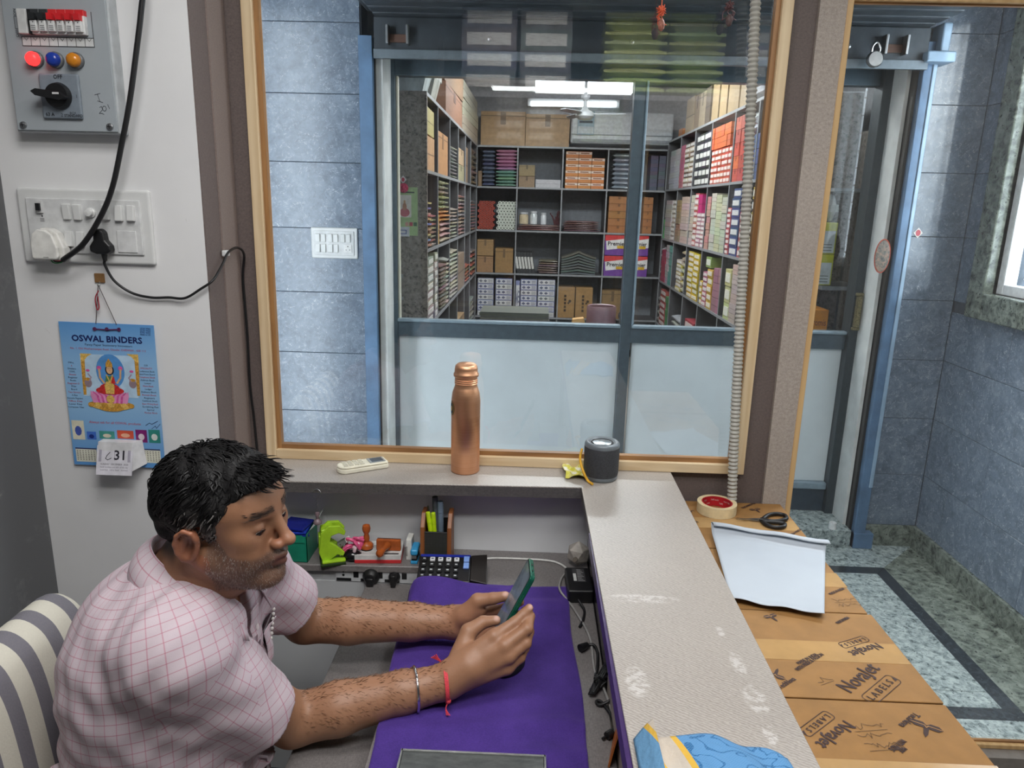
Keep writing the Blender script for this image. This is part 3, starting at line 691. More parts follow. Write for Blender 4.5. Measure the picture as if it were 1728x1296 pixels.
tag(b.build('rod_bundle', base=True), 'loose bundle of thin maroon rods beside the clear jars', 'rods')
bstack('flap', 'carton', bx_(1027), bx_(1062), ZB[3], 5, .066, (186, 118, 60), 'orange brown carton', 'carton', 'in the tall stack left of the mullion')
bstack('plain', 'paper_pack', bx_(1093), bx_(1106), ZB[4], 9, .034, (84, 88, 108), 'dark slate printed pack, right of the mullion', 'pack', 'nearer pile', s=10)
bstack('plain', 'paper_pack', bx_(1107), bx_(1124), ZB[4], 9, .034, (96, 98, 112), 'dark slate printed pack, right of the mullion', 'pack', 'farther pile', s=10)
bstack('flap', 'carton', bx_(1086), bx_(1102), ZB[3], 5, .066, (180, 112, 60), 'orange brown carton', 'carton', 'stacked right of the mullion')
# third row
bstack('flap', 'carton', bx_(806), bx_(834), ZB[2], 2, .155, (176, 134, 88), 'brown carton', 'carton', 'stacked at the left of the third row', d=.25)
bstack('flap', 'carton', bx_(837), bx_(868), ZB[2], 1, .235, (168, 126, 76), 'round-cornered brown carton', 'carton', 'beside the two stacked brown cartons', d=.25)
for k in range(6):
    o = item('label', 'box_file', bx_(878 + k * 5.2) + .0, YB + .13, ZB[2], .026, .22, .2, (42, 44, 48), f'leaning black and white box file, {["leftmost", "second from left", "third from left", "third from right", "second from right", "rightmost"][k]} of six', 'file', 'box files in the back rack')
    o.rotation_euler = (0, -.17, 0)
folderpile(911, 945, ZB[2], 6, .021, (140, 112, 110), 'red grey plastic folder', 'beside the box files')
def bookpile():
    for k in range(8):
        b = MB().mat(pm(vcol((98, 98, 100), 8), .25)); x0, x1 = bx_(951), bx_(1010); z = ZB[2] + k * .022
        b.grid(lambda u, v: Vector((x0 + (x1 - x0) * u, YB + .03 + .22 * v, z + .003 + .055 * (1 - abs(2 * u - 1)) ** 1.3 * (k + 2) / 9)), 10, 2)
        tag(b.build('plastic_folder', solid=.016), f'shiny grey folder, {ORD[k]} in the humped pile', 'folder', 'humped pile of grey folders')
bookpile()
def printed_carton(x, z, w, h, y, what):
    r = tag(empty('carton', (x, y, z)), what, 'carton'); Mx = plane_M((x, y, z + h / 2), (1, 0, 0), (0, -1, 0))
    MB().mat(pm((112, 66, 150), .4)).box(x - w / 2, x + w / 2, y, y + .22, z, z + h).build('box', r, bev=.002)
    p = MB(); rect(p, Mx, pm((206, 60, 62), .4), -w / 2, w / 2, h * .22, h / 2, .0008); pq(p, Mx, pm((224, 222, 220), .4), [(-w * .42, -h * .24), (w * .5, -h * .10), (w * .5, h * .36), (-w * .46, h * .2)], .0014)
    put_text(p, 'Premier', Mx, h * .20, pm((40, 34, 40), .4), maxw=w * .78, z=.002, at=(.01 * w, h * .07), bold=.0015); rect(p, Mx, pm((206, 166, 40), .4), w * .02, w * .36, -h * .16, -h * .02, .002)
    p.build('print', r)
for k in range(2):
    printed_carton((bx_(1024) + bx_(1064)) / 2, ZB[2] + k * .192, bx_(1064) - bx_(1024), .186, YB + .01, f'purple, red and white printed carton, {["lower", "upper"][k]} of the pair left of the shop mullion')
    printed_carton((bx_(1066) + bx_(1090)) / 2 + .02, ZB[2] + k * .192, .18, .186, YB + .012, f'purple, red and white printed carton, {["lower", "upper"][k]} of the pair right of the shop mullion')
# bottom row
for c_, (xa, xb, n, dz) in enumerate(((808, 836, 7, 0), (839, 868, 7, -.008), (882, 911, 7, .0), (912, 942, 7, .0))):
    for k in range(n):
        item('diamond', 'white_carton', (bx_(xa) + bx_(xb)) / 2, YB + .10, ZB[1] + k * .051 + .001, bx_(xb) - bx_(xa) - .004, .2, .049, vcol((150, 158, 206) if (k + c_) % 3 else (178, 182, 200), 6),
             f'blue-grey printed carton, {ORD[k]}, column {["one", "two", "three", "four"][c_]} on low back shelf', 'carton', 'blue-grey printed cartons on the low back shelf')
item('diamond', 'white_carton', bx_(877.5), YB + .10, ZB[1], .036, .2, .34, (146, 154, 204), 'blue-grey printed carton standing upright between the stacks', 'carton', None)
for k, (xa, xb) in enumerate(((947, 977), (978, 1008))):
    x0, x1 = bx_(xa), bx_(xb); r = tag(empty('carton', ((x0 + x1) / 2, YB + .1, ZB[1])), f'brown carton with dark vertical print, {["left", "right"][k]} of two on the low shelf', 'carton', 'brown cartons with vertical print')
    MB().mat(pm((158, 122, 76), .7)).box(x0 + .002, x1 - .002, YB + .01, YB + .27, ZB[1], ZB[1] + .29).build('box', r, bev=.003)
    p = MB(); Mx = plane_M(((x0 + x1) / 2, YB + .01, ZB[1] + .15), (1, 0, 0), (0, -1, 0)); mk = pm((58, 42, 30), .6)
    for q in range(5): rect(p, Mx, mk, -.02, .0, -.09 + q * .034, -.066 + q * .034, .0008)
    disc(p, Mx, mk, .035, .01, .014, z=.0008, n=8); disc(p, Mx, mk, .022, -.008, .01, z=.0008, n=8); p.build('print', r)
bstack('flap', 'carton', bx_(1014), bx_(1062), ZB[1], 1, .28, (150, 112, 72), 'dark brown carton', 'carton', 'behind the tape dispenser on the low shelf')
# on top of the back rack: two long cartons and the air conditioner
for k, (xa, xb) in enumerate(((809, 883), (883, 956))):
    x0, x1 = bx_(xa), bx_(xb); o = item('flap', 'long_carton', (x0 + x1) / 2, YB + .18, ZB[5], x1 - x0 - .004, .28, .295 - k * .015, (198, 156, 104), f'long tan carton on top of the back rack, {["left", "right"][k]} one', 'carton', None)
ac = tag(empty('air_conditioner', (bx_(1040), 7.1, ZB[5])), 'white wall air conditioner above the back rack', 'air conditioner')
x0, x1 = bx_(958), bx_(1130); b = MB().mat(pm((214, 218, 222), .35)).box(x0, x1, 7.02, 7.25, 2.06, 2.34).build('casing', ac, bev=.02, seg=3)
MB().mat(pm((150, 154, 160), .4)).box(x0 + .01, x1 - .01, 7.012, 7.03, 2.135, 2.143).box(x0 + .02, x1 - .02, 7.014, 7.03, 2.075, 2.10).build('louvre', ac)
cal = tag(empty('wall_calendar', (bx_(983), 7.0, 2.1)), 'small blue and white calendar pinned beside the air conditioner', 'calendar'); Mx = plane_M((bx_(983), 6.995, 2.235), (1, 0, 0), (0, -1, 0))
b = MB().mat(pm((150, 172, 196), .5)).obox(Mx, .15, .2, .003); rect(b, Mx, pm((60, 66, 90), .5), -.06, .06, .0, .02, .002); rect(b, Mx, pm((206, 214, 222), .5), -.07, .07, -.09, -.03, .002); b.build('sheet', cal)
# ceiling lights and fan in the shop
lt = tag(empty('tube_light', (.1, 7.2, 2.45)), 'thin glowing tube light high on the shop back wall', 'tube light')
a = at_y(896, 175, 7.2); b_ = at_y(1040, 176, 7.2); MB().mat(emi((245, 250, 255), 6)).cyl(a, b_, .022, n=12).build('tube', lt, smooth=40); MB().mat(M_WHITE).box(a.x - .03, b_.x + .03, 7.21, 7.26, a.z - .02, a.z + .05).build('batten', lt)
lt = tag(empty('ceiling_light', (.2, 6.4, 2.5)), 'bright rectangular light panel under the shop ceiling', 'ceiling light')
a = at_y(904, 135, 6.45); b_ = at_y(1066, 158, 6.45); MB().mat(emi((248, 251, 255), 5)).box(a.x, b_.x, 6.40, 6.47, b_.z, a.z).build('diffuser', lt); MB().mat(M_WHITE).box(a.x, b_.x, 6.47, 6.52, b_.z - .01, 2.72).build('housing', lt)
fan = tag(empty('ceiling_fan', (0, 6.2, 2.2)), 'grey ceiling fan in the shop, blades still', 'fan'); c = at_y(987, 192, 6.2)
MB().mat(pm((186, 190, 196), .4)).lathe([(0, -.05), (.05, -.045), (.075, -.02), (.07, .01), (.03, .03), (.014, .06), (.014, .1), (.035, .12), (.035, .14), (0, .14)], Matrix.Translation(c), 20, False).build('motor', fan, smooth=40)
MB().mat(pm((186, 190, 196), .4)).cyl(c + Vector((0, 0, .1)), (c.x, c.y, 2.72), .012, n=8).build('rod', fan)
for k in range(3):
    M = Matrix.Translation(c) @ Matrix.Rotation(math.radians(-8 + 120 * k), 4, 'Z') @ Matrix.Rotation(.2, 4, 'X')
    MB().mat(pm((176, 180, 186), .4)).prism([(.06, -.02), (.12, -.035), (.30, -.032), (.33, 0), (.30, .032), (.12, .035), (.06, .02)], M @ Matrix.Translation((0, 0, -.003)), .006).build('blade', fan, bev=.002)

# ---- right rack stacks: columns along the depth, print facing -X
def ry(px, z): return at_x(px, at_px_y(px, z), XRK).y
def at_px_y(px, z):
    # pixel row of height z on the rack front at pixel column px (rack front plane is X = XRK)
    lo, hi = 0.0, 900.0
    for _ in range(40):
        m = (lo + hi) / 2
        if at_x(px, m, XRK).z > z: lo = m
        else: hi = m
    return (lo + hi) / 2
SHN = {1: 'lowest visible', 2: 'third', 3: 'second', 4: 'top', 5: 'uppermost'}
def rcol(sh, pa, pb, n, frac, col, kind, what, nm='box', z_add=0.0, k0=0):
    z0 = ZR[sh] + z_add; H = (ZR[sh + 1] - ZR[sh] - .03) * frac if sh < 5 else frac
    ya, yb = ry(pb, z0 + .1), ry(pa, z0 + .1); y0, y1 = clip(min(ya, yb), max(ya, yb), UR); h = H / n
    if y1 - y0 < .03: return
    for k in range(n):
        cc = col[k % len(col)] if isinstance(col, list) else col
        item(kind, nm, XRK + .1135 + RND.uniform(0, .006), (y0 + y1) / 2, z0 + k * h, (y1 - y0) * .965, .22, h * .965, vcol(cc, 9),
             f'{what}, {ORD[k]}' if n > 1 else what, 'box', f'{what}s', face='-x', jit=.012)
T = 'on right top shelf'; S2 = 'on right second shelf'; S3 = 'on right third shelf'; S4 = 'on right lowest shelf'
rcol(4, 1128, 1136, 7, .83, (196, 200, 206), 'plain', 'pale grey box, farther column ' + T); rcol(4, 1136, 1145, 7, .83, (204, 206, 210), 'plain', 'pale grey box, nearer column ' + T)
rcol(4, 1145, 1151, 7, .86, (196, 104, 130), 'plain', 'pink box ' + T)
rcol(4, 1152, 1160, 9, .86, [(146, 116, 92), (196, 180, 150), (92, 76, 66)], 'label', 'brown and cream box, farther column ' + T); rcol(4, 1160, 1169, 9, .86, [(116, 92, 76), (206, 190, 160)], 'label', 'brown and cream box, nearer column ' + T)
for q, (a, b) in enumerate(((1171, 1177), (1177, 1183), (1183, 1189), (1189, 1195))): rcol(4, a, b, 6, .93, (48, 48, 52), 'label', f'black box with white label, {["first", "second", "third", "fourth"][q]} column ' + T)
for q in range(6): rcol(4, 1198 + q * 5.6, 1203.6 + q * 5.6, 6, .56, (214, 88, 66), 'label', f'red box with cream label, column {["one", "two", "three", "four", "five", "six"][q]} ' + T); rcol(4, 1199 + q * 5.6, 1204.6 + q * 5.6, 2, .36, (232, 112, 62), 'plain', f'orange upright box over red boxes, column {["one", "two", "three", "four", "five", "six"][q]}', z_add=.225)
rcol(4, 1235, 1243, 5, .95, [(214, 84, 62), (228, 110, 60), (214, 84, 62), (210, 96, 84)], 'flap', 'orange-red carton left of the conduit ' + T); rcol(4, 1244, 1254, 5, .95, (200, 80, 66), 'flap', 'orange-red carton behind the conduit ' + T)
rcol(4, 1262, 1272, 3, .62, (72, 92, 142), 'plain', 'dark blue pack, farther column ' + T); rcol(4, 1272, 1281, 3, .62, (66, 84, 136), 'plain', 'dark blue pack, nearer column ' + T)
rcol(4, 1262, 1281, 2, .30, (206, 210, 220), 'packet', 'silver wrapped pack over the blue packs', z_add=.25); rcol(4, 1283, 1298, 6, .93, (206, 208, 210), 'packet', 'silver wrapped pack by the window frame ' + T)
rcol(3, 1086, 1096, 5, .86, (180, 112, 62), 'flap', 'orange brown carton ' + S2); rcol(3, 1097, 1104, 8, .9, (214, 96, 66), 'plain', 'orange-red packet column ' + S2); rcol(3, 1104, 1112, 10, .9, (218, 92, 70), 'label', 'narrow orange-red box ' + S2)
rcol(3, 1113, 1120, 4, .42, (92, 190, 110), 'plain', 'bright green box ' + S2); rcol(3, 1120, 1130, 9, .84, (206, 200, 196), 'plain', 'off-white box, farther column ' + S2); rcol(3, 1131, 1137, 9, .84, (200, 186, 176), 'label', 'off-white box, nearer column ' + S2)
rcol(3, 1138, 1144, 7, .84, (156, 128, 96), 'plain', 'brown box ' + S2); rcol(3, 1146, 1156, 7, .9, (216, 196, 186), 'plain', 'pale pink box, farther column ' + S2); rcol(3, 1156, 1166, 7, .92, (220, 200, 188), 'plain', 'pale pink box, nearer column ' + S2)
rcol(3, 1167, 1173, 9, .95, [(200, 110, 100), (216, 180, 160), (196, 80, 80)], 'label', 'red and pink box ' + S2); rcol(3, 1173, 1180, 8, .6, (206, 150, 170), 'label', 'pink label box ' + S2); rcol(3, 1174, 1184, 1, .33, (196, 44, 110), 'plain', 'magenta box above pink boxes', z_add=.24)
rcol(3, 1180, 1188, 8, .6, (214, 166, 176), 'label', 'rose label box ' + S2); rcol(3, 1188, 1194, 8, .88, (210, 150, 140), 'plain', 'salmon box ' + S2)
rcol(3, 1195, 1203, 7, .93, (206, 206, 190), 'plain', 'cream box, farthest column ' + S2); rcol(3, 1203, 1212, 7, .9, (204, 206, 166), 'plain', 'cream box, middle column ' + S2); rcol(3, 1212, 1221, 7, .86, (206, 208, 182), 'plain', 'cream box, nearest column ' + S2)
rcol(3, 1221, 1228, 9, .7, (202, 80, 92), 'label', 'red and white striped box ' + S2); rcol(3, 1229, 1242, 7, .98, (54, 70, 128), 'label', 'navy box left of the conduit ' + S2); rcol(3, 1243, 1257, 7, .9, (190, 92, 92), 'label', 'red box behind the conduit ' + S2)
rcol(3, 1261, 1267, 6, .98, [(48, 52, 60), (196, 176, 70)], 'label', 'black and yellow box, farther column ' + S2); rcol(3, 1267, 1273, 6, .98, [(48, 52, 60), (196, 176, 70)], 'label', 'black and yellow box, nearer column ' + S2); rcol(3, 1275, 1284, 6, .98, (196, 192, 186), 'plain', 'pale box by the window frame ' + S2)
rcol(2, 1093, 1101, 5, .86, (196, 120, 68), 'flap', 'orange carton ' + S3); rcol(2, 1101, 1114, 6, .86, (176, 172, 172), 'packet', 'grey packet ' + S3); rcol(2, 1114, 1121, 6, .8, (186, 60, 84), 'plain', 'crimson box ' + S3)
rcol(2, 1121, 1126, 6, .95, (206, 190, 196), 'plain', 'pale box ' + S3); rcol(2, 1126, 1136, 6, .95, (92, 168, 152), 'plain', 'teal box ' + S3); rcol(2, 1139, 1147, 8, .7, [(206, 186, 90), (204, 200, 186)], 'label', 'yellow-white box, farther column ' + S3)
rcol(2, 1147, 1155, 7, .95, (206, 202, 160), 'packet', 'cream packet ' + S3); rcol(2, 1157, 1166, 9, .96, (222, 186, 46), 'label', 'yellow box, farther column ' + S3); rcol(2, 1166, 1175, 8, .95, (226, 190, 44), 'label', 'yellow box, middle column ' + S3); rcol(2, 1175, 1183, 4, .46, (222, 186, 60), 'label', 'yellow box, nearer column ' + S3)
rcol(2, 1183, 1190, 7, .66, (196, 116, 134), 'label', 'rose pink box ' + S3); rcol(2, 1190, 1198, 5, .74, (216, 180, 60), 'label', 'yellow and dark box ' + S3); rcol(2, 1192, 1200, 1, .2, (150, 170, 90), 'label', 'green and yellow box above yellow ones', z_add=.27)
rcol(2, 1199, 1207, 3, .80, (166, 110, 132), 'plain', 'mauve box, farther column ' + S3); rcol(2, 1207, 1217, 3, .82, (176, 120, 138), 'plain', 'mauve box, nearer column ' + S3); rcol(2, 1219, 1228, 3, .86, (206, 206, 140), 'label', 'pale yellow box ' + S3)
rcol(2, 1229, 1240, 6, .96, (206, 180, 176), 'plain', 'pale pink box left of the conduit ' + S3); rcol(2, 1253, 1264, 7, .93, [(226, 150, 50), (226, 150, 50), (196, 50, 52), (196, 50, 52)], 'plain', 'red and orange box right of the conduit ' + S3); rcol(2, 1265, 1276, 5, .8, (190, 188, 180), 'plain', 'pale grey box by the frame ' + S3)
rcol(1, 1094, 1111, 4, .7, (170, 160, 152), 'packet', 'grey brown packet ' + S4); rcol(1, 1111, 1120, 6, .9, (176, 70, 66), 'label', 'dark red box ' + S4); rcol(1, 1120, 1130, 5, .8, (80, 150, 90), 'plain', 'green box ' + S4)
rcol(1, 1131, 1150, 4, .5, (196, 196, 192), 'packet', 'white packet ' + S4); rcol(1, 1152, 1166, 3, .62, (170, 64, 66), 'label', 'red printed box ' + S4); rcol(1, 1170, 1190, 3, .4, (150, 120, 90), 'flap', 'brown box ' + S4)
# standing cartons on top of the right rack
TOPR = [(1150, 1163, .27, (206, 178, 136)), (1164, 1172, .255, (160, 128, 92)), (1172, 1182, .25, (212, 188, 150)), (1182, 1190, .26, (112, 92, 70)), (1193, 1204, .38, (206, 172, 118)), (1206, 1218, .40, (212, 176, 118)), (1220, 1238, .42, (214, 178, 122)), (1240, 1262, .42, (214, 180, 126))]
for q, (a, b, hh, cc) in enumerate(TOPR):
    ya, yb = sorted((ry(a, ZR[5] + .05), ry(b, ZR[5] + .05)))
    cc = tuple(c * .82 for c in cc); item('flap' if q % 3 else 'plain', 'standing_carton', XRK + .14, (ya + yb) / 2, ZR[5], (yb - ya) * .97, .22, hh, cc, f'upright tan carton on top of the right rack, {["farthest", "second farthest", "third farthest", "fourth farthest", "fourth nearest", "third nearest", "second nearest", "nearest"][q]}', 'carton', 'upright cartons on top of the right rack', face='-x')
o = item('plain', 'orange_carton', XRK + .1, ry(1140, ZR[5] + .03), ZR[5], .16, .12, .075, (200, 120, 60), 'small orange box at the far end of the right rack top', 'carton', None, face='-x')
item('packet', 'wrapped_pack', XRK + .16, ry(1272, ZR[5] + .03), ZR[5], .3, .25, .13, (120, 122, 130), 'grey wrapped pack on the near end of the right rack top', 'pack', None, face='-x')

# ---- left rack
def lrow(px, z):
    lo, hi = 0.0, 900.0
    for _ in range(40):
        m = (lo + hi) / 2
        if at_x(px, m, XL).z > z: lo = m
        else: hi = m
    return at_x(px, lo, XL).y
def lcol(sh, pa, pb, n, H, col, kind, what, z_add=0.0, nm='carton', cat='carton', jit=.02):
    z0 = ZL[sh] + z_add if sh < 5 else ZL[5] + z_add
    y0, y1 = clip(*sorted((lrow(pa, z0 + .1), lrow(pb, z0 + .1))), UL if sh < 5 else [])
    h = H / n
    if y1 - y0 < .02: return
    for k in range(n):
        cc = col[k % len(col)] if isinstance(col, list) else col
        item(kind, nm, XL - .1135 - RND.uniform(0, .004), (y0 + y1) / 2, z0 + k * h, (y1 - y0) * .96, .22, h * (.97 if kind not in ('packet', 'packet2') else 1.08), vcol(cc, 14), f'{what}, {ORD[k]}' if n > 1 else what, cat, f'{what}s' if n > 1 else None, face='+x', jit=jit)
A = 'on left upper shelf'; B2 = 'on left middle shelf'; C2 = 'on left lower shelf'
lcol(4, 722, 735, 1, .17, (206, 172, 120), 'plain', 'tan carton standing nearest ' + A); lcol(4, 722, 735, 1, .13, (210, 176, 124), 'plain', 'smaller tan carton on the nearest one ' + A, z_add=.172)
lcol(4, 738, 757, 1, .235, (202, 158, 108), 'flap', 'large tan carton ' + A); lcol(4, 760, 772, 9, .2, (150, 150, 150), 'packet', 'grey plastic packet ' + A, nm='packet', cat='packet')
lcol(4, 773, 784, 2, .22, (186, 156, 124), 'flap', 'brown carton beside grey packets ' + A); lcol(4, 785, 791, 1, .27, (170, 140, 108), 'plain', 'narrow brown carton ' + A); lcol(4, 793, 805, 7, .3, (168, 140, 112), 'packet2', 'crumpled brown packet ' + A, nm='packet', cat='packet')
lcol(3, 722, 729, 9, .24, [(206, 140, 130), (130, 140, 190), (206, 170, 110)], 'packet', 'small mixed packet, nearest column ' + B2, nm='packet', cat='packet'); lcol(3, 729, 737, 8, .17, [(190, 176, 150), (206, 130, 130)], 'packet2', 'small mixed packet, second column ' + B2, nm='packet', cat='packet')
lcol(3, 738, 743, 1, .17, (214, 140, 66), 'plain', 'narrow orange box ' + B2); lcol(3, 744, 760, 4, .12, (180, 140, 130), 'ream', 'pinkish packet ' + B2, nm='packet', cat='packet'); lcol(3, 744, 760, 3, .07, (226, 160, 92), 'packet', 'orange packet ' + B2, z_add=.12, nm='packet', cat='packet'); lcol(3, 744, 759, 6, .17, (176, 170, 130), 'packet2', 'olive packet ' + B2, z_add=.19, nm='packet', cat='packet')
lcol(3, 761, 772, 9, .2, (186, 178, 160), 'packet', 'cream packet, nearer column ' + B2, nm='packet', cat='packet'); lcol(3, 773, 787, 11, .29, [(196, 180, 160), (190, 140, 130), (170, 170, 164)], 'packet2', 'cream packet, farther column ' + B2, nm='packet', cat='packet'); lcol(3, 788, 803, 10, .26, [(176, 150, 140), (160, 160, 170)], 'packet', 'mauve packet ' + B2, nm='packet', cat='packet')
lcol(2, 723, 733, 8, .35, (170, 164, 158), 'label', 'grey box, nearest column ' + C2); lcol(2, 735, 744, 8, .36, (176, 170, 164), 'label', 'grey box, second column ' + C2); lcol(2, 746, 754, 12, .27, (130, 112, 108), 'packet', 'dark packet ' + C2, nm='packet', cat='packet'); lcol(2, 755, 763, 11, .29, (196, 186, 176), 'packet2', 'pale packet, nearer column ' + C2, nm='packet', cat='packet')
lcol(2, 763, 773, 12, .32, (200, 196, 188), 'packet', 'pale packet, farther column ' + C2, nm='packet', cat='packet'); lcol(2, 775, 785, 1, .27, (160, 150, 124), 'plain', 'tall olive box ' + C2); lcol(2, 786, 796, 5, .14, [(206, 110, 80), (150, 120, 100)], 'packet2', 'orange packet ' + C2, nm='packet', cat='packet'); lcol(2, 797, 806, 6, .23, [(196, 84, 74), (140, 150, 130)], 'packet', 'red packet ' + C2, nm='packet', cat='packet')
lcol(1, 722, 734, 5, .36, (176, 164, 156), 'plain', 'pinkish grey box, nearest column on the left bottom shelf'); lcol(1, 735, 744, 5, .35, (170, 160, 152), 'plain', 'pinkish grey box, second column on the left bottom shelf'); lcol(1, 774, 786, 2, .2, (190, 140, 96), 'flap', 'orange brown box on the left bottom shelf'); lcol(1, 787, 800, 5, .22, (170, 164, 150), 'packet', 'pale packet on the left bottom shelf', nm='packet', cat='packet'); lcol(1, 757, 772, 2, .22, (140, 140, 130), 'flap', 'grey green box on the left bottom shelf')
# on top of the left rack
lcol(5, 724, 734, 1, .30, (216, 218, 218), 'packet', 'white plastic wrapped pack, nearer one on the left rack top', nm='wrapped_pack', cat='pack'); lcol(5, 737, 748, 1, .32, (214, 216, 216), 'packet2', 'white plastic wrapped pack, farther one on the left rack top', nm='wrapped_pack', cat='pack')
lcol(5, 753, 781, 2, .36, (132, 92, 66), 'flap', 'reddish brown carton on left rack top'); lcol(5, 784, 806, 3, .36, (190, 180, 160), 'plain', 'pale upright carton on the left rack top')
# things on the end panel of the left rack
def poster(c, w, h, label):
    Mx = plane_M(c, (1, 0, 0), (0, -1, 0)); r = tag(empty('wall_calendar', c), label, 'calendar')
    b = MB().mat(pm((172, 196, 140), .5)).obox(Mx, w, h, .002); rect(b, Mx, pm((224, 214, 206), .5), -w * .42, w * .2, -h * .12, h * .34, .0012)
    disc(b, Mx, pm((206, 110, 120), .5), -w * .12, -h * .02, w * .24, h * .09, .0016); disc(b, Mx, pm((196, 140, 110), .5), -w * .12, h * .10, w * .10, h * .08, .002); disc(b, Mx, pm((206, 160, 120), .5), -w * .12, h * .2, w * .05, h * .035, .0024)
    rect(b, Mx, pm((76, 84, 70), .5), -w * .3, w * .35, h * .38, h * .41, .0016)
    for k, cc in enumerate(((210, 150, 140), (190, 70, 90), (70, 110, 80))): rect(b, Mx, pm(cc, .5), w * (-.1 + k * .2), w * (.06 + k * .2), -h * .3, -h * .22, .0016)
    b.build('sheet', r); b = MB().mat(pm((214, 214, 222), .5)).obox(Mx @ Matrix.Translation((-w * .2, -h * .42, .006)), w * .6, h * .2, .01); rect(b, Mx, pm((70, 84, 160), .5), -w * .42, -w * .02, -h * .47, -h * .38, .0115); rect(b, Mx, pm((214, 214, 222), .5), -w * .38, -w * .06, -h * .455, -h * .395, .0118); b.build('date_pad', r)
ce = at_y(687, 357, 3.705); poster((ce.x, 3.709, ce.z), .105, .235, 'small green calendar with a pink picture on the speckled panel')
c = at_y(681, 317, 3.70); b = MB().mat(pm((196, 40, 84), .6))
for k in range(9): b.sphere((c.x + .014 * math.cos(k * .7), 3.70, c.z + .014 * math.sin(k * .7)), .011, 8)
b.sphere((c.x, 3.695, c.z), .014, 8); tag(b.build('pink_rosette', smooth=60), 'pink rosette flower pinned above the green calendar', 'rosette')
c = at_y(680, 303, 3.706); Mx = plane_M((c.x, 3.711, c.z), (1, 0, 0), (0, -1, 0)); b = MB(); pq(b, Mx, pm((226, 214, 216), .4), [(0, -.02), (.017, 0), (0, .02), (-.017, 0)], .001); disc(b, Mx, pm((196, 50, 74), .4), 0, 0, .008, .01, .0016); tag(b.build('diamond_sticker', solid=.0015), 'small white diamond sticker above the pink rosette', 'sticker')
c = at_y(676, 485, 3.69); b = MB().mat(M_STEEL).cyl((c.x, 3.69, c.z - .06), (c.x, 3.69, c.z + .06), .006, n=8).box(c.x - .01, c.x + .01, 3.69, 3.716, c.z + .05, c.z + .065).box(c.x - .01, c.x + .01, 3.69, 3.716, c.z - .065, c.z - .05); tag(b.build('pull_handle'), 'steel pull handle on the speckled end panel', 'handle')
# shop desk just behind the glass
dk = tag(empty('shop_desk', (.1, 4.2, .1)), 'shop desk standing behind the door glass', 'desk')
MB().mat(pm((126, 112, 98), .45)).box(-.50, .95, 4.1, 4.46, .775, .80).build('desk_top', dk, bev=.003); MB().mat(pm((96, 86, 78), .5)).box(-.48, -.45, 4.14, 4.44, .1, .775).box(.9, .93, 4.14, 4.44, .1, .775).build('desk_side', dk)
b = MB()
for k in range(9): b.mat(pm(vcol((92, 88, 84), 8), .5)).box(-.30 + RND.uniform(-.004, .004), .10 + RND.uniform(-.004, .004), 4.16, 4.44, .801 + k * .0105, .8105 + k * .0105)
tag(b.build('paper_ream', base=True), 'low flat stack of grey sheets on the shop desk', 'paper stack')
c = at_y(1014, 541, 4.24); c.z = .80
pot = tag(empty('pot', c), 'mauve round pot with open top on the shop desk', 'pot')
MB().mat(pm((122, 92, 100), .4)).lathe([(0, 0), (.076, 0), (.086, .01), (.086, .132), (.080, .14), (.072, .136), (.072, .03), (0, .03)], Matrix.Translation(c), 28, False).build('pot_body', pot, smooth=40)
c = at_y(976, 540, 4.18); tag(MB().mat(pm((196, 150, 90), .6)).add([(c.x - .04, 4.16, .80), (c.x + .05, 4.16, .80), (c.x + .05, 4.22, .80), (c.x - .04, 4.22, .80), (c.x - .035, 4.17, .865), (c.x + .03, 4.16, .875), (c.x + .03, 4.22, .875), (c.x - .035, 4.22, .865)], [(3, 2, 1, 0), (4, 5, 6, 7), (0, 1, 5, 4), (1, 2, 6, 5), (2, 3, 7, 6), (3, 0, 4, 7)]).build('paper_parcel', bev=.004), 'small tan paper parcel beside the mauve pot', 'parcel')
c = at_y(1047, 535, 4.2); b = MB().mat(M_BLACK).box(c.x - .02, c.x + .05, 4.2, 4.26, .80, .86).lathe([(.012, -.02), (.03, -.02), (.03, .02), (.012, .02)], plane_M((c.x + .02, 4.22, .885), (1, 0, 0), (0, -1, 0)), 14, False).box(c.x + .03, c.x + .04, 4.21, 4.25, .86, .90); tag(b.build('tape_dispenser', base=True), 'small dark tape dispenser right of the mauve pot', 'tape dispenser')
# goods seen through the right-hand door glass
rk = tag(empty('side_shelf', (1.55, 3.95, .1)), 'small grey shelf behind the right door glass', 'shelving')
MB().mat(M_EDGE).box(1.42, 1.66, 3.62, 3.92, 1.13, 1.15).box(1.42, 1.66, 3.62, 3.92, 1.60, 1.615).build('shelf', rk); MB().mat(M_SPECK).box(1.64, 1.66, 3.60, 3.93, .1, 1.9).build('end_panel', rk); MB().mat(M_EDGE).box(1.42, 1.66, 3.62, 3.92, .86, .88).build('shelf', rk)
def ybox(k, z):
    a = at_y(1381, 400, 3.64).x; b2 = at_y(1412, 400, 3.64).x; r = tag(empty('carton', ((a + b2) / 2, 3.7, z)), f'yellow and white carton behind the door glass, {["lower", "upper"][k]} of two', 'carton', None)
    MB().mat(pm((206, 206, 60), .4)).box(a, b2, 3.64, 3.84, z, z + .15).build('box', r, bev=.003); Mx = plane_M(((a + b2) / 2, 3.64, z + .06), (1, 0, 0), (0, -1, 0)); p = MB(); w = b2 - a; rect(p, Mx, pm((206, 212, 214), .4), -w * .4, w * .42, -.055, .05, .001)
    for q in range(3): rect(p, Mx, pm((120, 124, 120), .4), -w * .3, w * .3, -.045 + q * .014, -.041 + q * .014, .0014)
    p.build('print', r)
ybox(0, 1.152); ybox(1, 1.304)
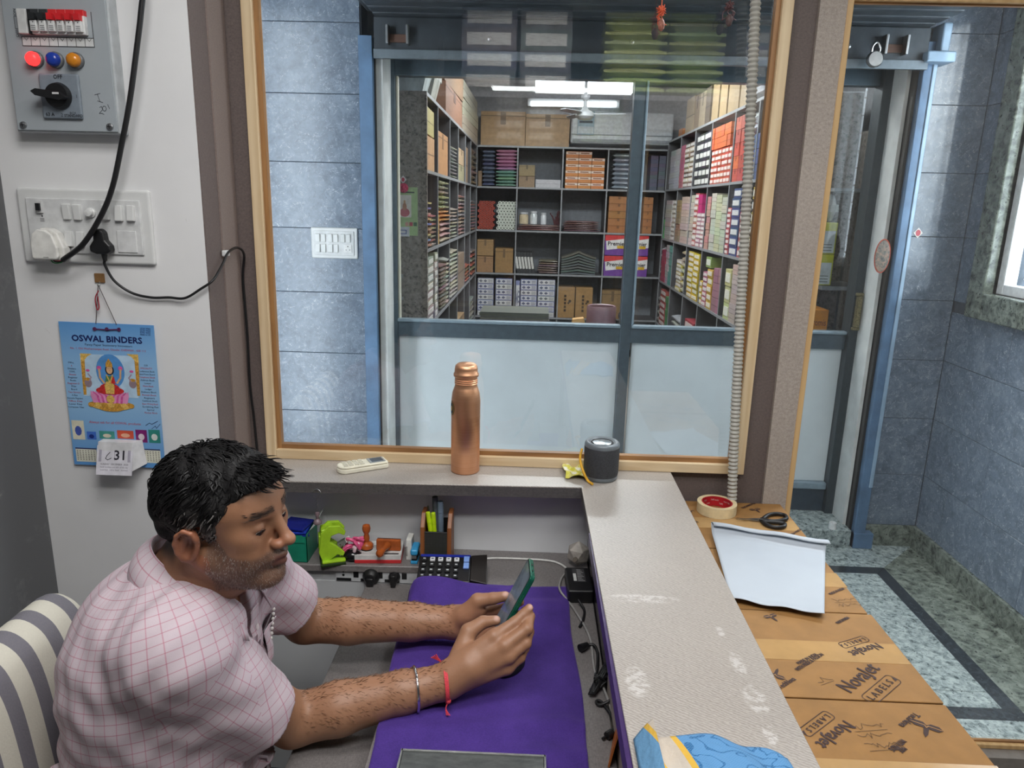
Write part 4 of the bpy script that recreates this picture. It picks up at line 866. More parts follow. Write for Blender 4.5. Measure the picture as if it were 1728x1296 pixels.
x = at_y(1398, 350, 3.68).x; tag(inst(packmesh(21), 'plastic_bag', (x, 3.76, 1.456), (0, 0, 0), (.10, .16, .13), None, L3((206, 208, 206))), 'white plastic bag on top of the yellow cartons', 'bag')
a = at_y(1366, 520, 3.64).x; b2 = at_y(1400, 520, 3.64).x; r = tag(empty('carton', ((a + b2) / 2, 3.72, .882)), 'orange carton with purple word behind the door glass', 'carton'); MB().mat(pm((226, 146, 48), .4)).box(a, b2, 3.64, 3.86, .882, 1.03).build('box', r, bev=.003)
p = MB(); put_text(p, 'Promis', plane_M(((a + b2) / 2, 3.64, .965), (1, 0, 0), (0, -1, 0)), .035, pm((110, 50, 60), .4), maxw=(b2 - a) * .8, z=.0015); p.build('print', r)
# ============================================================ OFFICE: COUNTER, DESK
ZC, ZP, ZD = 0.82, 0.60, 0.55           # counter, raised shelf, desk heights
ct = tag(empty('service_counter', (0.0, 1.2, -0.2)), 'L-shaped counter with pale woven laminate top under the window', 'counter')
poly = [(-0.742, 1.668), (0.138, 1.700), (0.150, 0.25), (0.383, 0.25), (0.383, YW - .020), (-0.742, YW - .020)]
t = NT('glint_counter_laminate'); base = M_COUNTER
def counter_mat():
    t = NT('counter_laminate'); co = t.coord()
    w1 = t.n('ShaderNodeTexWave', wave_type='BANDS', bands_direction='DIAGONAL', i_Vector=t.mapping(co, (1, 1.6, 1)), i_Scale=70, i_Distortion=6.0, i_Detail=3.0).outputs['Fac']
    n = t.noise(t.mapping(co, (1, 3.0, 1)), 190, 3); f = t.math('MULTIPLY_ADD', w1, .35, t.math('MULTIPLY', n, .8)); big = t.noise(co, 4, 3)
    f = t.math('MULTIPLY_ADD', big, .22, f); c = t.ramp(f, [(.35, (142, 135, 129)), (.95, (182, 175, 168))])
    # pale streaks: scratches plus bright reflections, painted into the laminate colour
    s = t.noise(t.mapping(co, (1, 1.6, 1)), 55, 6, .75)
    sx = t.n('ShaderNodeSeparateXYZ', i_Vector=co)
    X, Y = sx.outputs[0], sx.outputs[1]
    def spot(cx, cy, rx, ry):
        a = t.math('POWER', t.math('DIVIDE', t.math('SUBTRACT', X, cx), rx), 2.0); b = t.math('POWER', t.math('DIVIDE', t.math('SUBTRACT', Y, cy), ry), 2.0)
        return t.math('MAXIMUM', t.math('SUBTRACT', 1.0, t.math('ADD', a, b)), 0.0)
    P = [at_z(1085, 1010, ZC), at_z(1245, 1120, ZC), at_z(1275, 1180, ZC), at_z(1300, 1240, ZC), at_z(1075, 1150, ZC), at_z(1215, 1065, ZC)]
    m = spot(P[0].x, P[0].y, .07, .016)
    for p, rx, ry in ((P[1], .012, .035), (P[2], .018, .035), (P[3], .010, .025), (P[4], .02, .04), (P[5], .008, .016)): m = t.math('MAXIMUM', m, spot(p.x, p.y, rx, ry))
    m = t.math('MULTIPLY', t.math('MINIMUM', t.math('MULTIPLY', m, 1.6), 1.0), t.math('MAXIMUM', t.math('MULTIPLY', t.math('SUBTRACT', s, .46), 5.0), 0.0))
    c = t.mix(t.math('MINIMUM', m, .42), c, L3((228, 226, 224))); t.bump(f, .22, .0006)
    return t.fin(c, .30)
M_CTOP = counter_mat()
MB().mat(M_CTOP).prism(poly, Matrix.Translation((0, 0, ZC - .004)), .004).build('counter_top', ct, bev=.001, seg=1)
b = MB().mat(M_LAMD); n = len(poly); Mz = Matrix.Translation((0, 0, ZC - .030))
b.prism(poly, Mz, .026); b.build('edge_band', ct)
MB().mat(M_CAVITY).box(-.745, .168, 1.780, 1.790, -.2, ZC - .03).build('back_panel', ct)
t = NT('dark_gloss_panel'); t.fin(t.ramp(t.noise(t.coord(), 12, 3), [(.3, (44, 42, 46)), (.7, (60, 57, 62))]), .22); M_DPAN = t.m
MB().mat(M_DPAN).box(.168, .180, 1.22, 1.78, -.2, ZC - .03).build('side_panel', ct)
MB().mat(M_BEIGE).box(.168, .180, .28, 1.22, -.2, ZC - .03).build('side_panel', ct)
MB().mat(pm((62, 40, 92), .3)).box(.1385, .146, .28, 1.45, ZC - .034, ZC - .004).build('cloth_reflection', ct)  # purple strip painted in for the cloth's reflection along this edge
MB().mat(M_LAMD).box(.366, .380, .28, 1.835, -.2, ZC - .03).build('side_panel', ct)
MB().mat(M_LAMD).box(.15, .38, .26, .28, -.2, ZC - .03).build('end_panel', ct)
dk = tag(empty('office_desk', (-.1, 1.2, -.2)), 'grey laminate desk with raised shelf where the man leans', 'desk')
MB().mat(M_DESK).box(-.400, .166, .62, 1.672, ZD - .025, ZD).build('desk_top', dk, bev=.002)
b = MB().mat(M_DESK); b.prism([(-.744, 1.655), (-.25, 1.672), (-.25, .90), (.166, .90), (.166, 1.779), (-.744, 1.779)], Matrix.Translation((0, 0, ZP - .018)), .018); b.build('raised_shelf', dk, bev=.0015, seg=1)
MB().mat(pm((186, 188, 190), .3, 0, .02, 4)).box(-.744, .166, 1.675, 1.69, -.2, ZD).build('modesty_panel', dk)
MB().mat(pm((176, 178, 180), .45)).box(-.744, -.25, 1.678, 1.69, ZD, ZP - .018).build('riser_panel', dk)
MB().mat(M_DESK).box(-.25, -.235, .92, 1.675, ZD, ZP - .018).build('riser_panel', dk)
MB().mat(M_LAMD).box(.12, .136, .64, 1.66, -.2, ZD - .025).box(-.25, -.235, .64, .66, -.2, ZD - .025).build('desk_leg', dk)
# sockets set into the riser under the shelf
sp = tag(empty('socket_strip', (-.37, 1.676, .55)), 'socket strip with two black plugs under the desk shelf', 'socket strip')
Mx = plane_M((-.375, 1.676, .567), (1, 0, 0), (0, -1, 0)); b = MB().mat(pm((186, 188, 190), .35)).obox(Mx, .21, .030, .006)
for k in range(3):
    x = -.085 + k * .062; disc(b, Mx, M_BLACK, x, .011, .0022, z=.0034, n=8); rect(b, Mx, M_BLACK, x + .026, x + .039, -.004, .013, .0036)
    disc(b, Mx, M_BLACK, x, .002, .0035, z=.0034, n=8); rect(b, Mx, M_BLACK, x - .018, x + .02, -.014, -.006, .0034)
b.build('face_plate', sp)
for k, (px, r_, h) in enumerate(((625, .022, .036), (664, .015, .040))):
    c = at_y(px, 1008, 1.655); c.z = ZD + .008; pg = tag(empty('power_plug', c), ['wide round black plug in the strip under the shelf', 'narrow black plug in the strip beside the round one'][k], 'plug')
    b = MB().mat(M_BLACK).lathe([(r_, 0), (r_, .008), (r_ * .86, .014), (r_ * .55, .022), (0, .022)], plane_M((c.x, 1.675, c.z + .012), (1, 0, 0), (0, -1, 0)), 20); b.box(c.x - r_ * .4, c.x + r_ * .4, 1.648, 1.662, c.z - .006, c.z + r_ * (.7 + k)); b.build('plug_body', pg, smooth=40, bev=.002)

# ------------------------------------------------------------ things on the counter
def bez2(pts): return bez(pts, 8)
c = at_z(785, 794, ZC); c.z = ZC
bt = tag(empty('water_bottle', c), 'tall copper water bottle with screw lid standing on the counter', 'bottle')
t = NT('brushed_copper'); n = t.noise(t.mapping(t.coord(), (1, 1, 260)), 4, 3); t.bump(n, .04, .001); M_COP = t.fin(t.ramp(n, [(.3, (232, 170, 130)), (.7, (244, 192, 154))]), .44, 1.0); t.set(t.b.inputs['Anisotropic'], .5)
H = at_y(785, 612, c.y).z - ZC; R = .0372; MT = Matrix.Translation(c)
MB().mat(M_COP).lathe([(0, 0), (R - .003, 0), (R, .003), (R, H * .66), (R - .001, H * .69), (R * .93, H * .735), (R * .82, H * .775), (R * .76, H * .80), (R * .76, H * .88), (R * .62, H * .885), (0, H * .885)], MT, 48, False).build('bottle_body', bt, smooth=50)
b = MB().mat(M_COP)
for k in range(3): b.lathe([(R * .755, H * (.815 + k * .017)), (R * .80, H * (.820 + k * .017)), (R * .755, H * (.826 + k * .017))], MT, 40, False)
b.build('thread_ring', bt, smooth=60)
MB().mat(M_COP).lathe([(0, H * .875), (R * .79, H * .875), (R * .86, H * .885), (R * .86, H * .905), (R * .80, H * .915), (R * .78, H * .95), (R * .74, H * .975), (R * .6, H * .992), (0, H)], MT, 40, False).build('lid', bt, smooth=45)
b = MB(); ang = math.radians(205); N = Vector((math.cos(ang), math.sin(ang), 0)); U = Vector((0, 0, 1)).cross(N); Mx = plane_M(c + N * (R + .0004) + Vector((0, 0, H * .60)), U, N)
b.mat(pm((58, 44, 30), .4)); 
for (rx, ry, zz_, mm) in ((.013, .019, .0, pm((52, 40, 28), .4)), (.0115, .0172, .0003, pm((206, 160, 70), .35)), (.010, .0155, .0006, pm((52, 40, 28), .4)), (.005, .007, .0009, pm((206, 160, 70), .35))):
    b.mat(mm); ps = []
    for k in range(20):
        a = 2 * math.pi * k / 20; x = rx * math.cos(a); ps.append(Mx @ Vector((x, ry * math.sin(a), zz_ - x * x / (2 * R) * .98)))
    b.add(ps, [tuple(range(20))])
b.build('oval_label', bt)

a0 = at_z(570, 790, ZC + .012); a1 = at_z(652, 778, ZC + .012); u = (a1 - a0); u.z = 0; Lr = u.length
rm = tag(empty('remote_control', ((a0.x + a1.x) / 2, (a0.y + a1.y) / 2, ZC)), 'cream air conditioner remote lying on the counter by the window', 'remote')
Mx = plane_M(((a0.x + a1.x) / 2, (a0.y + a1.y) / 2, ZC + .0005), u, (0, 0, 1)); w = .048
pol = []
for k in range(13):
    a = math.pi / 2 + math.pi * k / 12; pol.append((-Lr / 2 + .018 + .020 * math.cos(a), w / 2 * math.sin(a)))
pol += [(Lr / 2 - .004, -w / 2), (Lr / 2, -w / 2 + .005), (Lr / 2, w / 2 - .005), (Lr / 2 - .004, w / 2)]
MB().mat(M_IVORY).prism(pol, Mx, .012).build('shell', rm, bev=.003); MB().mat(pm((232, 228, 208), .35)).prism([(x * .985, y * .97) for x, y in pol], Mx @ Matrix.Translation((0, 0, .0125)), .006).build('shell', rm, bev=.003)
MB().mat(pm((150, 156, 158), .3)).obox(Mx @ Matrix.Translation((Lr * .28, 0, .0188)), Lr * .32, w * .74, .002).mat(pm((86, 96, 104), .2)).obox(Mx @ Matrix.Translation((Lr * .29, 0, .0198)), Lr * .24, w * .55, .001).build('display', rm)
for i in range(4):
    for j in range(3):
        MB().mat(pm((206, 202, 186), .4)).obox(Mx @ Matrix.Translation((-Lr * .36 + i * Lr * .11, -.014 + j * .014, .0195)), .010, .008, .003).build('button', rm)

c = at_z(1013, 806, ZC); c.z = ZC
spk = tag(empty('speaker', c), 'small black cylindrical speaker with grey rims on the counter corner', 'speaker'); R = .045; H = at_y(1013, 740, c.y + .02).z - ZC; MT = Matrix.Translation(c)
M_SGREY = pm((116, 124, 130), .35, .2); t = NT('speaker_mesh'); v = t.n('ShaderNodeTexVoronoi', i_Vector=t.coord(), i_Scale=420).outputs['Distance']; t.bump(v, .5, .001); M_SMESH = t.fin(t.ramp(v, [(.2, (38, 40, 44)), (.6, (58, 60, 64))]), .7)
MB().mat(M_SMESH).lathe([(R * .96, .010), (R, .02), (R, H * .84), (R * .98, H * .88)], MT, 40, False).build('grille', spk, smooth=50)
MB().mat(M_SGREY).lathe([(0, 0), (R * .86, 0), (R * .95, .004), (R * .97, .012), (R * .9, .013)], MT, 40, False).build('base_rim', spk, smooth=50)
MB().mat(M_SGREY).lathe([(R * .98, H * .87), (R * 1.0, H * .90), (R * .97, H * .965), (R * .90, H), (R * .78, H), (R * .70, H * .975), (R * .66, H * .965), (0, H * .965)], MT, 40, False).build('top_rim', spk, smooth=50)
MB().mat(M_BLACK).lathe([(R * .64, H * .968), (R * .60, H * .985), (R * .54, H * .972)], MT, 36, False).mat(pm((170, 178, 182), .15, .6)).lathe([(R * .54, H * .970), (R * .3, H * .982), (0, H * .985)], MT, 36, False).build('diaphragm', spk, smooth=50)
lp = [at_y(982, 758, c.y + .03), at_y(979, 775, c.y - .01), at_y(984, 795, c.y - .035), at_z(992, 811, ZC + .006), at_z(1000, 817, ZC + .004)]
MB().mat(pm((222, 168, 48), .6)).tube(bez2(lp), .0034, 7).build('strap', spk, smooth=60)
# crumpled yellow wrapper beside the speaker
p0 = at_z(948, 782, ZC); p1 = at_z(985, 782, ZC); p2 = at_z(998, 812, ZC); p3 = at_z(953, 809, ZC); rr = random.Random(5)
hts = [[rr.uniform(.002, .016) for _ in range(8)] for _ in range(8)]
def wrap(u, v):
    p = p0 * (1 - u) * (1 - v) + p1 * u * (1 - v) + p2 * u * v + p3 * (1 - u) * v; i, j = int(u * 6.99), int(v * 6.99)
    p = p.copy(); p.z = ZC + .001 + hts[i][j]; p.x += .004 * math.sin(9 * v + 2 * u); return p
t = NT('yellow_wrapper'); n = t.noise(t.coord(), 42, 3, .6, .6); M_YW = t.fin(t.ramp(n, [(.40, (206, 200, 70)), (.56, (214, 206, 110)), (.62, (226, 224, 206))]), .4)
tag(MB().mat(M_YW).grid(wrap, 7, 7).build('yellow_wrapper', solid=.001), 'crumpled yellow wrapper lying by the speaker strap', 'wrapper')

# ------------------------------------------------------------ things on the shelf under the counter
# key ring hanging from a hook under the counter edge
kc = at_y(534, 832, 1.672); kr = tag(empty('key_ring', kc), 'key ring with small stamp charm hanging under the counter edge', 'key ring')
MB().mat(M_STEEL).tube([kc + Vector((.011 * math.cos(a), .003 * math.sin(a), -.002 + .011 * math.sin(a))) for a in [k * math.pi / 9 for k in range(18)]], .0008, 5, True).cyl(kc + Vector((0, .02, .012)), kc + Vector((0, -.002, .010)), .0012, n=6).build('ring', kr, smooth=60)
b = MB().mat(M_STEEL)
for k in range(6):
    z = -.016 - k * .0055; b.tube([kc + Vector((.0026 * math.cos(a) * (k % 2), .0026 * math.cos(a) * (1 - k % 2), z + .0038 * math.sin(a))) for a in [q * math.pi / 5 for q in range(10)]], .0006, 4, True)
b.build('chain', kr, smooth=60)
MB().mat(pm((120, 104, 108), .35)).lathe([(0, 0), (.010, 0), (.011, .004), (.009, .009), (.004, .013), (.0045, .019), (.0065, .024), (.005, .030), (0, .032)], Matrix.Translation(kc + Vector((0, 0, -.082))), 16, False).build('charm', kr, smooth=50)
# green box with blue packets
gb = tag(empty('green_box', (-.575, 1.70, ZP)), 'open green cardboard box on the shelf beside the nose', 'box'); a = at_z(478, 950, ZP); bq = at_z(517, 953, ZP)
x1 = bq.x; x0 = x1 - .075; y0 = 1.672; hz = at_y(517, 903, 1.672).z - ZP
b = MB().mat(pm((22, 124, 98), .45)); T = .0016
b.box(x0, x1, y0, y0 + T, ZP, ZP + hz * .93).box(x0, x1, y0 + .088, y0 + .09, ZP, ZP + hz).box(x0, x0 + T, y0, y0 + .09, ZP, ZP + hz).box(x1 - T, x1, y0, y0 + .09, ZP, ZP + hz).box(x0, x1, y0, y0 + .09, ZP, ZP + T); b.build('box_body', gb)
MB().mat(pm((28, 138, 108), .45)).prism([(x0 - .002, 0), (x1 - .004, 0), (x1 - .004, .012), (x1 - .012, .020), (x0 + .008, .020), (x0 - .002, .012)], Matrix(((1, 0, 0, 0), (0, 0, -1, y0 - .0005), (0, 1, 0, ZP + hz * .72), (0, 0, 0, 1))), .0015).build('tuck_flap', gb)
MB().mat(pm((196, 204, 202), .4)).add([(x1, y0 + .03, ZP + hz), (x1, y0 + .09, ZP + hz), (x1 + .022, y0 + .09, ZP + hz + .040), (x1 + .012, y0 + .035, ZP + hz + .012)], [(0, 1, 2, 3)]).build('side_flap', gb, solid=.0012)
for k in range(3):
    M = Matrix.Translation((x0 + .036, y0 + .045, ZP + hz - .012 + k * .010)) @ Matrix.Rotation(.25 - .2 * k, 4, 'Z') @ Matrix.Rotation(-.10 + .06 * k, 4, 'Y')
    o = MB().mat(pm(((28, 44, 150), (36, 62, 170), (26, 38, 132))[k], .25)).obox(M, .066, .078 - .006 * k, .007).build('blue_packet', bev=.002); tag(o, f'glossy blue packet in the green box, {["lowest", "middle", "topmost"][k]} of three', 'packet', 'blue packets in the green box')
# lime green paper punch
pc = at_z(566, 953, ZP); pu = tag(empty('paper_punch', (pc.x, pc.y, ZP)), 'lime green two-hole paper punch on the shelf', 'punch'); M_LIME = pm((162, 204, 44), .4)
MP = Matrix.Translation((pc.x - .012, pc.y + .018, ZP)) @ Matrix.Rotation(math.radians(20), 4, 'Z')
MB().mat(pm((40, 60, 22), .5)).obox(MP @ Matrix.Translation((0, 0, .004)), .062, .058, .008).mat(M_LIME).obox(MP @ Matrix.Translation((.002, -.004, .011)), .058, .048, .006).build('base', pu, bev=.002)
side = [(-.026, .012), (-.010, .012), (.012, .026), (.026, .020), (.030, .030), (.010, .050), (-.006, .062), (-.002, .078), (.016, .084), (.030, .076), (.034, .086), (.020, .104), (-.008, .106), (-.028, .088), (-.030, .060), (-.034, .036)]
for s_ in (-1, 1):
    MB().mat(M_LIME).prism(side, MP @ Matrix(((1, 0, 0, 0), (0, 0, -1, .014 * s_ + .005), (0, 1, 0, 0), (0, 0, 0, 1))), .010).build('side_cheek', pu, bev=.002)
MB().mat(M_LIME).obox(MP @ Matrix.Translation((-.012, 0, .094)) @ Matrix.Rotation(-.2, 4, 'Y'), .030, .036, .010).obox(MP @ Matrix.Translation((-.030, 0, .055)), .006, .030, .05).build('lever', pu, bev=.004, seg=3)
MB().mat(M_STEEL).cyl(MP @ Vector((.008, -.018, .040)), MP @ Vector((.008, .018, .040)), .004, n=12).cyl(MP @ Vector((.020, -.006, .016)), MP @ Vector((.020, -.006, .05)), .004, n=10).build('hinge_pin', pu, smooth=40)
# pink clip pile and black bag under it, eraser
c = at_z(596, 945, ZP); r2 = random.Random(4); b = MB().mat(pm((226, 92, 140), .45)); M_PINKW = pm((236, 206, 214), .45)
for k in range(9):
    q = c + Vector((r2.uniform(-.018, .016), r2.uniform(-.006, .02), .024 + r2.uniform(0, .034))); d = Vector((r2.uniform(-1, 1), r2.uniform(-.5, .5), r2.uniform(-.8, .8))).normalized() * .013
    b.mat(M_PINKW if k % 4 == 3 else pm((226, 92, 140), .45)).tube(bez([q - d, q + Vector((0, -.006, .006)), q + d], 4), .0045, 6)
b.mat(pm((226, 92, 140), .45)).sphere(c + Vector((.012, .012, .042)), .014, 12, (1, .8, 1.1)); tag(b.build('hair_clip_bundle', smooth=50), 'tangle of pink clips heaped beside the lime punch', 'clips')
b = MB().mat(pm((20, 20, 22), .18)).sphere(c + Vector((-.002, -.002, .0145)), .022, 14, (1.1, .8, .66)); b.sphere(c + Vector((.016, -.004, .012)), .014, 12, (1, .9, .85)); tag(b.build('black_pouch', smooth=60), 'small shiny black pouch under the pink clips', 'pouch')
M = Matrix.Translation(c + Vector((-.022, .0, .052))) @ Matrix.Rotation(-.5, 4, 'Y') @ Matrix.Rotation(.3, 4, 'Z')
er = tag(empty('eraser', c + Vector((-.02, 0, .05))), 'white and grey eraser lying on the pink clips', 'eraser'); MB().mat(pm((228, 228, 226), .5)).obox(M, .034, .018, .010).build('rubber', er, bev=.002); MB().mat(pm((110, 110, 106), .5)).obox(M @ Matrix.Translation((-.006, 0, 0)), .022, .0184, .0104).build('sleeve', er)
# receipt book with red base
A0 = at_z(598, 951, ZP + .0); A1 = at_z(677, 951, ZP); B0 = at_z(612, 924, ZP + .022); D = .085
u = (A1 - A0); u.z = 0; W_ = u.length; Mx = plane_M((A0 + A1) / 2, u, (0, 0, 1)); 
bk = tag(empty('receipt_pad', (A0 + A1) / 2), 'white printed pad on a red base carrying the rubber stamps', 'pad')
MB().mat(pm((196, 46, 50), .4)).obox(Mx @ Matrix.Translation((0, D / 2, .005)), W_, D, .010).build('base', bk, bev=.0015); p = MB().mat(pm((206, 206, 204), .6)).obox(Mx @ Matrix.Translation((0, D / 2, .016)), W_ * .99, D * .98, .012)
Mt = Mx @ Matrix.Translation((0, D / 2, .022))
for k in range(7): rect(p, Mt, pm((118, 116, 116), .6), -W_ * .42, W_ * (.2 if k < 5 else .44), -.034 + k * .008, -.0325 + k * .008, .0004)
put_text(p, 'BILL BOOK'[:4] if False else 'The Store', Mt, .008, pm((60, 58, 60), .6), at=(W_ * .26, -.032), maxw=.034, z=.0006) if False else rect(p, Mt, pm((66, 64, 66), .6), W_ * .10, W_ * .44, -.036, -.029, .0006)
p.build('pages', bk)
ZB_ = ZP + .0222
def stamp(name, label, base, prof):
    s_ = tag(empty(name, base), label, 'rubber stamp'); return s_
M_OR = pm((166, 84, 36), .35, 0, .12, 60)
c = at_z(619, 926, ZB_); c.z = ZB_; s1 = tag(empty('rubber_stamp', c), 'round orange-brown rubber stamp standing upright on the pad', 'rubber stamp')
MB().mat(M_OR).lathe([(0, .004), (.0165, .004), (.0172, .012), (.013, .017), (.006, .021), (.008, .028), (.0075, .036), (.0055, .042), (.0095, .050), (.0110, .058), (.009, .066), (0, .070)], Matrix.Translation(c), 24, False).build('handle', s1, smooth=50); MB().mat(pm((40, 30, 34), .6)).lathe([(0, 0), (.0155, 0), (.0155, .004), (0, .004)], Matrix.Translation(c), 24, False).build('rubber_face', s1)
a = at_z(634, 932, ZB_); bq = at_z(675, 932, ZB_); m = (a + bq) / 2; s2 = tag(empty('rubber_stamp', m), 'rectangular orange-brown rubber stamp tipped on its side', 'rubber stamp'); wS = (bq - a).length * 1.02
MS = Matrix.Translation((m.x, m.y + .012, ZB_)); MB().mat(M_OR).obox(MS @ Matrix.Translation((0, 0, .0155)), wS, .010, .031).build('block', s2, bev=.003); MB().mat(pm((40, 30, 34), .6)).obox(MS @ Matrix.Translation((0, .007, .0155)), wS * .96, .004, .028).build('rubber_face', s2)
MB().mat(M_OR).lathe([(.010, 0), (.0085, .01), (.0065, .022), (.0085, .034), (.0105, .042), (.0085, .050), (0, .053)], MS @ Matrix.Translation((-.002, -.005, .0165)) @ Matrix.Rotation(math.radians(92), 4, 'X') @ Matrix.Rotation(-.25, 4, 'Y'), 20, False).build('handle', s2, smooth=50)
# white box, blue mini stapler
c = at_z(690, 943, ZP); tag(MB().mat(pm((220, 220, 214), .5)).box(c.x - .006, c.x + .008, c.y - .006, c.y + .036, ZP, ZP + .056).mat(pm((150, 150, 146), .5)).box(c.x - .0062, c.x - .002, c.y - .0064, c.y + .03, ZP + .01, ZP + .038).build('staple_box', bev=.001), 'narrow white box standing beside the blue stapler', 'box')
c = at_z(699, 951, ZP); st_ = tag(empty('stapler', c), 'tiny sky blue stapler standing beside the pen stand', 'stapler'); Mx = Matrix.Translation((c.x, c.y, ZP)); M_SKY = pm((58, 160, 214), .35)
MB().mat(M_SKY).box(c.x - .009, c.x + .009, c.y - .004, c.y + .045, ZP, ZP + .008).build('base', st_, bev=.002); MB().mat(M_SKY).box(c.x - .0095, c.x + .0095, c.y - .006, c.y + .045, ZP + .024, ZP + .040).build('arm', st_, bev=.005, seg=3); MB().mat(M_STEEL).box(c.x - .006, c.x + .006, c.y - .005, c.y + .04, ZP + .016, ZP + .024).mat(M_BLACK).box(c.x - .007, c.x + .007, c.y + .0, c.y + .042, ZP + .008, ZP + .017).build('magazine', st_)
# pen stand: wooden cheeks with black mesh between
c0 = at_z(709, 955, ZP); c1 = at_z(762, 953, ZP); ps_ = tag(empty('pen_stand', (c0 + c1) / 2), 'pen stand with wooden sides and black mesh front', 'pen stand'); W_ = c1.x - c0.x; y0 = c0.y; hz = at_y(735, 868, y0 + .02).z - ZP
for s_ in (0, 1):
    x = c0.x + s_ * (W_ - .011); MB().mat(M_WOODB).add([(x, y0, ZP), (x + .011, y0, ZP), (x + .011, y0 + .07, ZP), (x, y0 + .07, ZP), (x, y0 + .004, ZP + hz * .78), (x + .011, y0 + .004, ZP + hz * .78), (x + .011, y0 + .066, ZP + hz), (x, y0 + .066, ZP + hz), (x, y0 + .03, ZP + hz), (x + .011, y0 + .03, ZP + hz)],
        [(3, 2, 1, 0), (0, 1, 5, 4), (4, 5, 9, 8), (8, 9, 6, 7), (2, 3, 7, 6), (1, 2, 6, 9, 5), (3, 0, 4, 8, 7)]).build('wooden_side', ps_, bev=.0015)
t = NT('black_wire_mesh'); v = t.n('ShaderNodeTexVoronoi', i_Vector=t.mapping(t.coord(), (1, .4, 1)), i_Scale=330, i_Randomness=0.0).outputs['Distance']; t.bump(v, .6, .001); M_MESH = t.fin(t.ramp(v, [(.25, (92, 94, 84)), (.45, (26, 26, 28))]), .5, .3)
MB().mat(M_MESH).box(c0.x + .011, c1.x - .011, y0 + .004, y0 + .007, ZP, ZP + hz * .68).box(c0.x + .011, c1.x - .011, y0 + .06, y0 + .063, ZP, ZP + hz * .8).box(c0.x + .011, c1.x - .011, y0 + .006, y0 + .062, ZP, ZP + .003).mat(M_BLACK).cyl((c0.x + .011, y0 + .0055, ZP + hz * .68), (c1.x - .011, y0 + .0055, ZP + hz * .68), .0022, n=6).build('mesh_cup', ps_)
def pen(px0, py0, px1, py1, y, r, m, label, cap=None, nm='marker_pen'):
    a = at_y(px0, py0, y); b2 = at_y(px1, py1, y); d = (b2 - a).normalized(); a = a - d * ((a.z - ZP - .006) / max(d.z, .3))
    o = tag(empty(nm, a), label, 'pen'); MB().mat(m).cyl(a, b2 - d * .004, r, n=14).build('barrel', o, smooth=50, bev=.001); MB().mat(cap or m).cyl(b2 - d * .03, b2, r * 1.08, r * .95, n=14).build('cap', o, smooth=50, bev=.001)
pen(726, 893, 722, 864, c0.y + .025, .0058, pm((196, 226, 30), .35), 'lime yellow highlighter in the pen stand, left one'); pen(733, 893, 731, 865, c0.y + .026, .0058, pm((188, 220, 26), .35), 'lime yellow highlighter in the pen stand, right one')
pen(737, 892, 734, 838, c0.y + .045, .0075, pm((84, 90, 96), .35), 'dark grey marker, taller one in the pen stand', pm((74, 80, 84), .35)); pen(744, 892, 743, 846, c0.y + .04, .0078, pm((108, 124, 140), .35), 'blue-grey marker in the pen stand')
pen(727, 885, 722, 853, c0.y + .04, .0022, pm((50, 52, 40), .35), 'thin dark pen with a clip in the pen stand')

# ------------------------------------------------------------ calculator, cables, adapters
a = at_z(703, 984, ZP + .004); bq = at_z(793, 986, ZP + .004); u = bq - a; u.z = 0; Wc = u.length; Mx = plane_M(Vector(((a.x + bq.x) / 2, a.y, ZP + .002)), u, Vector((0, -.28, 1))); Dc = .095
ca = tag(empty('calculator', ((a.x + bq.x) / 2, a.y, ZP)), 'black desk calculator with white and blue keys tilted on the shelf', 'calculator')
MB().mat(pm((26, 26, 28), .35)).obox(Mx @ Matrix.Translation((0, Dc * .45, .008)), Wc, Dc, .014).build('casing', ca, bev=.003)
MB().mat(pm((34, 30, 28), .4)).prism([(Wc * .5, 0), (Wc * .82, -.012), (Wc * .80, Dc * .95), (Wc * .5, Dc * .9)], Mx @ Matrix.Translation((0, 0, .002)), .016).build('display_hood', ca, bev=.002)
MB().mat(pm((30, 46, 150), .3)).obox(Mx @ Matrix.Translation((0, Dc * .88, .0155)), Wc * .96, .008, .002).build('trim_strip', ca)
cols = 5
for i in range(cols):
    for j in range(4):
        kc_ = (228, 230, 232) if j == 3 and i > 0 and i < 5 else (30, 30, 32)
        MB().mat(pm(kc_, .35)).obox(Mx @ Matrix.Translation((-Wc * .40 + i * Wc * .155, .012 + j * .019, .0175)), .0125, .0125, .005).build('key', ca, bev=.001, seg=1)
        p = MB(); rect(p, Mx @ Matrix.Translation((-Wc * .40 + i * Wc * .155, .012 + j * .019, .0202)), pm((170, 174, 176) if kc_[0] < 50 else (90, 96, 104), .4), -.003, .003, -.002, .002, 0); p.build('key_print', ca)
for j in range(2): MB().mat(pm((126, 160, 222), .35)).obox(Mx @ Matrix.Translation((Wc * .41, .048 + j * .022, .0175)), .014, .019, .005).build('key', ca, bev=.001)
pa, pb = at_z(796, 951, ZP + .006), at_z(818, 953, ZP + .006); pn = tag(empty('ballpoint_pen', pa), 'blue and silver ballpoint pen tip behind the calculator', 'pen'); pa2 = at_z(770, 948, ZP + .006)
MB().mat(pm((40, 50, 140), .3)).cyl(pa2, pa, .005, n=12).build('barrel', pn, smooth=50); MB().mat(M_CHROME).cyl(pa, pb, .0052, .0045, n=12).build('ferrule', pn, smooth=50); MB().mat(M_BLACK).sphere(pb, .005, 10).build('button', pn, smooth=60)
def cable(nm, pts, r, m, label, cat='cable'): return tag(MB().mat(m).tube(bez(pts, 8), r, 7).build(nm, smooth=60), label, cat)
M_WCAB = pm((216, 216, 212), .45); M_GCAB = pm((150, 148, 146), .45)
zc_ = ZP + .004
